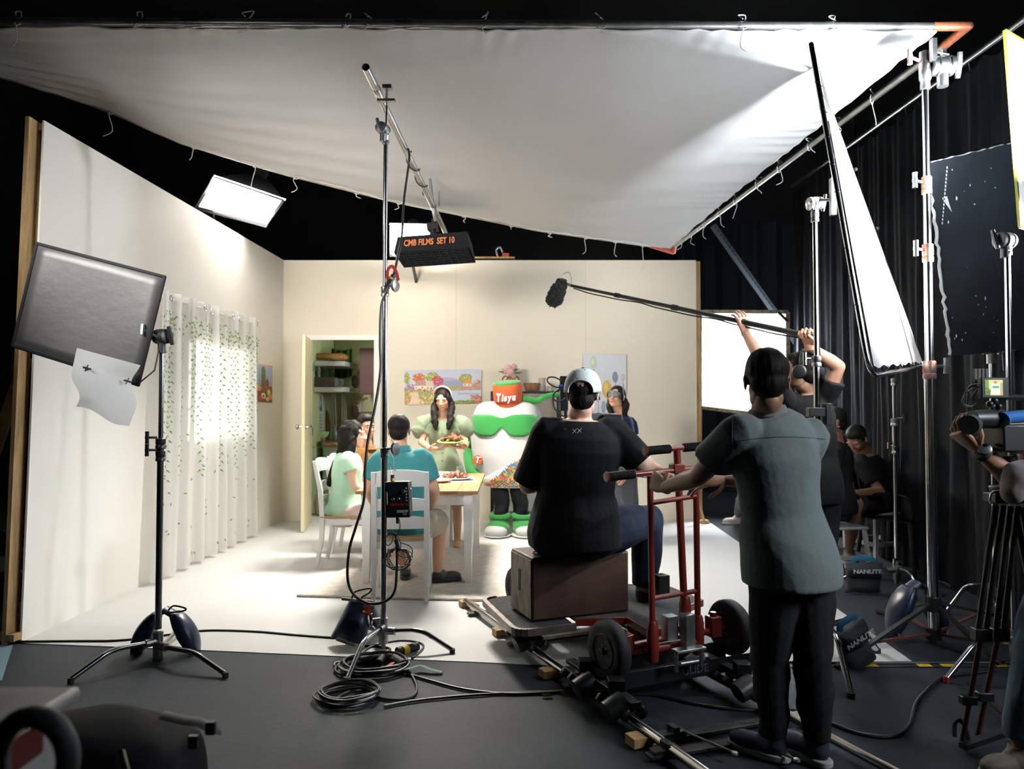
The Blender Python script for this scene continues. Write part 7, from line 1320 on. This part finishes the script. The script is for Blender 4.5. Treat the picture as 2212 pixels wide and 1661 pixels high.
q = MB(); q.tube([D(2148, 862, 2.78), D(2140, 876, 2.78), D(2150, 890, 2.79)], .009, 8); q.ell(D(2138, 873, 2.77), .013); q.ell(D(2157, 878, 2.78), .013); q.ell(D(2148, 866, 2.78), .014); q.build('magic_arm', black, t)
q = MB(); q.tube([D(2170, 858, 2.80), D(2235, 858, 2.9)], .012, 10); q.build('top_rod', black, t)
q = MB(); q.tube([D(2165, 906, 2.75), D(2175, 902, 2.76), D(2200, 900, 2.80), D(2230, 897, 2.85)], [.028, .022, .024, .022], 16); q.build('blue_handle', mat('handle_blue', (.02, .11, .33), .45), t)
for j, pts in enumerate((((2118, 830), (2098, 832), (2085, 850), (2082, 872), (2098, 878), (2108, 870)), ((2116, 835), (2092, 845), (2078, 866), (2088, 880), (2098, 865)), ((2112, 840), (2100, 860), (2100, 890), (2112, 905), (2130, 915)), ((2116, 826), (2095, 838), (2090, 870), (2094, 895), (2110, 908)))): q = MB(); q.tube(curve([D(x, y, 2.77+.01*j) for x, y in pts], 6), .0032, 6); q.build('cable', cab, t)
q = MB(); q.bar(D(2130, 968, 2.8), D(2212, 978, 2.9), .012, .012); q.bar(D(2130, 960, 2.76), D(2230, 962, 2.86), .01, .01); q.tube([D(2178, 985, 2.84), D(2178, 1060, 2.84)], .03, 14); q.build('rods', black, t)
# tripod
t = thing('tripod', 'black camera tripod with folded twin legs at the far right', 'tripod', G(2095, 1612))
q = MB(); q.tube([D(2168, 1050, 2.84), D(2168, 1085, 2.84)], [.05, .04], 16); q.box(D(2165, 1075, 2.83), (.10, .08, .035)); q.build('head', black, t, bevel=.005)
q = MB(); q.tube(curve([D(2138, 1082, 2.8), D(2146, 1062, 2.8), D(2190, 1062, 2.8), D(2198, 1075, 2.8), D(2196, 1086, 2.8), D(2138, 1086, 2.8)], 3), .004, 6); q.build('guard_loop', dull, t)
for top_, mid, bot in ((D(2150, 1092, 2.84), D(2112, 1370, 2.90), G(2078, 1604, .02)), (D(2182, 1092, 2.86), D(2150, 1370, 2.93), G(2112, 1590, .02)), (D(2190, 1092, 2.95), D(2230, 1300, 3.2), G(2260, 1480, .02))):
    q = MB(); q.tube([top_, mid], .011, 10); q.tube([top_+V((.03, 0, 0)), mid+V((.03, 0, 0))], .011, 10) ; q.build('upper_leg', black, t)
    q = MB(); q.tube([mid.lerp(top_, .05)+V((.015, 0, 0)), bot], .010, 10); q.build('lower_leg', mat('leg_red_black', (.05, .008, .008), .4), t)
    q = MB(); q.box(mid+V((.015, 0, 0)), (.065, .04, .05)); q.build('leg_clamp', black, t, bevel=.004); q = MB(); q.box(bot.lerp(mid, .4), (.06, .035, .035)); q.build('leg_clamp', black, t, bevel=.004)
q = MB(); a = G(2080, 1612, .02); q.bar(a, G(2172, 1580, .03), .035, .02); q.bar(G(2095, 1475, .03), G(2190, 1560, .03), .03, .015); q.build('floor_spreader', black, t); q = MB(); q.tube(curve([D(2062, 1590, 2.98), D(2062, 1562, 2.98), D(2074, 1556, 2.98), D(2086, 1572, 2.98), D(2092, 1600, 2.98)], 5), .009, 8); q.build('foot_strap', blackr, t)
# ---- left side: things behind the flat, brace
q = MB(); q.bar(D(-60, 1100, 4.7), D(52, 775, 4.5), .09, .04); tag(q.build('timber_brace', lumber, bevel=.002), 'lit diagonal timber brace propping the left flat from behind', 'brace')
t = thing('plastic_chair', 'black plastic chair in the dark at the left edge, behind the flat', 'chair', G(10, 1340)); o_ = G(2, 1330); P = lambda x, y, z: o_+V((x, y+.3, z))
q = MB(); q.grid(lambda u, v: P(-.22+.44*u, -.2+.4*v, .43), 4, 4); q.build('seat', bpl, t, solid=.015)
q = MB(); q.grid(lambda u, v: P(-.20+.40*u, .22+.06*v, .45+.42*v), 6, 4); q.build('backrest', bpl, t, solid=.02)
for sx in (-.2, .2):
    for sy_ in (-.18, .2): q = MB(); q.tube([P(sx, sy_, .43), P(sx*1.15, sy_*1.15, 0)], [.026, .02], 8); q.build('leg', bpl, t)
c = G(20, 1300); t = thing('potted_plant', 'small dark leafy plant at the left edge behind the flat', 'plant', c); q = MB(); q.lathe(c, [(.08, 0), (.11, .2), (.10, .2)], 16); q.build('pot', black, t)
for k in range(12): a = r_.uniform(0, 6.28); b = c+V((0, 0, .3)); e = b+V((.22*math.cos(a), .15*math.sin(a), r_.uniform(.0, .35))); q = MB(); q.tube([b, b.lerp(e, .5), e], [(.006, .003), (.05, .004), (.004, .002)], 8); q.build('leaf', lf, t)
q = MB(); q.bar(G(-80, 1372, .04), G(38, 1376, .04), .06, .04); tag(q.build('floor_timber', lumber, bevel=.002), 'low timber foot rail of the left flat on the floor', 'timber')
q = MB(); pb_ = G(-60, 1398); q.prism([G(-80, 1394, .004), G(28, 1394, .004), G(4, 1470, .004), G(-200, 1470, .004)], (0, 0, .002)); q.build('painted_area', mat('floor_blue_paint', (.16, .26, .33), .5), floor, smooth=False, label='light blue painted patch at the left edge')
# ---- foreground at the lower left, out of focus
t = thing('duffel_bag', 'big black soft equipment bag in the lower left foreground', 'bag', D(320, 1600, 1.75)); c = D(318, 1660, 1.80); c.z = .25+0
base_ = D(315, 1640, 1.85); X0, X1 = D(112, 1600, 2.02).x, D(462, 1600, 2.05).x; ztop_ = D(300, 1580, 1.80).z
q = MB(); n = 12; rings = []
for k in range(n+1):
    u = k/n; x = X0+(X1-X0)*u; e = .55+.45*math.sin(PI*min(max(u, .0), 1))**.35; zc = ztop_-.02+.022*math.sin(u*2.6)-.05*u**3; rings.append((V((x, 1.90, zc-.27*e)), V((0, .24*e, 0)), V((0, .0, .27*e))))
ringloft(q, rings, 30); remesh(q, 'bag_body', blackc, t, .012, 3, .005, 12, 6)
q = MB(); q.tube(curve([V((X1-.10, 1.76, ztop_-.03)), V((X1-.05, 1.70, ztop_-.06)), V((X1-.015, 1.70, ztop_-.10)), V((X1-.005, 1.72, ztop_-.22))], 5), .008, 8); q.build('zip', blackr, t)
q = MB(); q.tube(curve([D(350, 1545, 1.72), D(375, 1550, 1.72), D(400, 1556, 1.72), D(430, 1560, 1.72), D(455, 1572, 1.72), D(468, 1575, 1.74)], 4), [(.020, .006)]*21, 8); q.build('strap', mat('strap_grey', (.05, .05, .055), .7), t)
for px, py in ((418, 1602), (455, 1572)): q = MB(); q.box(D(px, py, 1.66), (.02, .012, .028)); q.build('zip_pull', darkm, t)
# storage bin
bt = mat('bin_clear_plastic', (.62, .60, .58), .35, vary=.2); t = thing('storage_bin', 'translucent plastic storage bin with red latch in the lower left corner', 'bin', D(40, 1600, 1.15))
y0 = 1.12; lz = D(100, 1490, 1.15).z; xr = D(160, 1500, 1.15).x; xl = D(-250, 1500, 1.15).x
q = MB(); q.add([(xl, y0-.25, lz), (xr, y0-.25, lz), (xr+.0, y0+.05, lz), (xl, y0+.05, lz), (xl, y0-.25, lz-.022), (xr, y0-.25, lz-.022), (xr, y0+.05, lz-.022), (xl, y0+.05, lz-.022)], [(0, 1, 2, 3), (4, 7, 6, 5), (0, 4, 5, 1), (1, 5, 6, 2), (2, 6, 7, 3), (3, 7, 4, 0)]); q.build('lid', bt, t, bevel=.008)
q = MB(); q.prism([(xl, y0-.23, lz-.03), (xr-.02, y0-.23, lz-.03), (xr-.02, y0+.03, lz-.03), (xl, y0+.03, lz-.03)], (0, 0, -.30)); q.build('bin_body', bt, t, bevel=.01)
q = MB(); a = D(125, 1518, 1.10); q.box(V((xr-.012, 1.03, lz-.035)), (.03, .09, .05)); q.build('latch', mat('latch_red', (.14, .012, .010), .4), t, bevel=.004); q = MB(); q.box(V((xr-.05, y0-.262, lz-.03)), (.06, .014, .04)); q.build('latch', mat('latch_red'), t, bevel=.004)
# round dark handle loop in front of it
c = D(70, 1640, .92); t = thing('padded_handle', 'dark padded loop handle blurred in the lower left corner', 'handle', c)
q = MB(); q.tube([c+V((.044*math.cos(a), 0, .052*math.sin(a))) for a in np.linspace(-.6, PI+.6, 22)], [(.013, .016)]*22, 12, up=(0, 1, 0)); q.build('loop', mat('handle_grey', (.035, .038, .042), .6), t)
q = MB(); q.box(c+V((0, .01, -.12)), (.22, .06, .14)); q.build('case', blackp, t, bevel=.01)
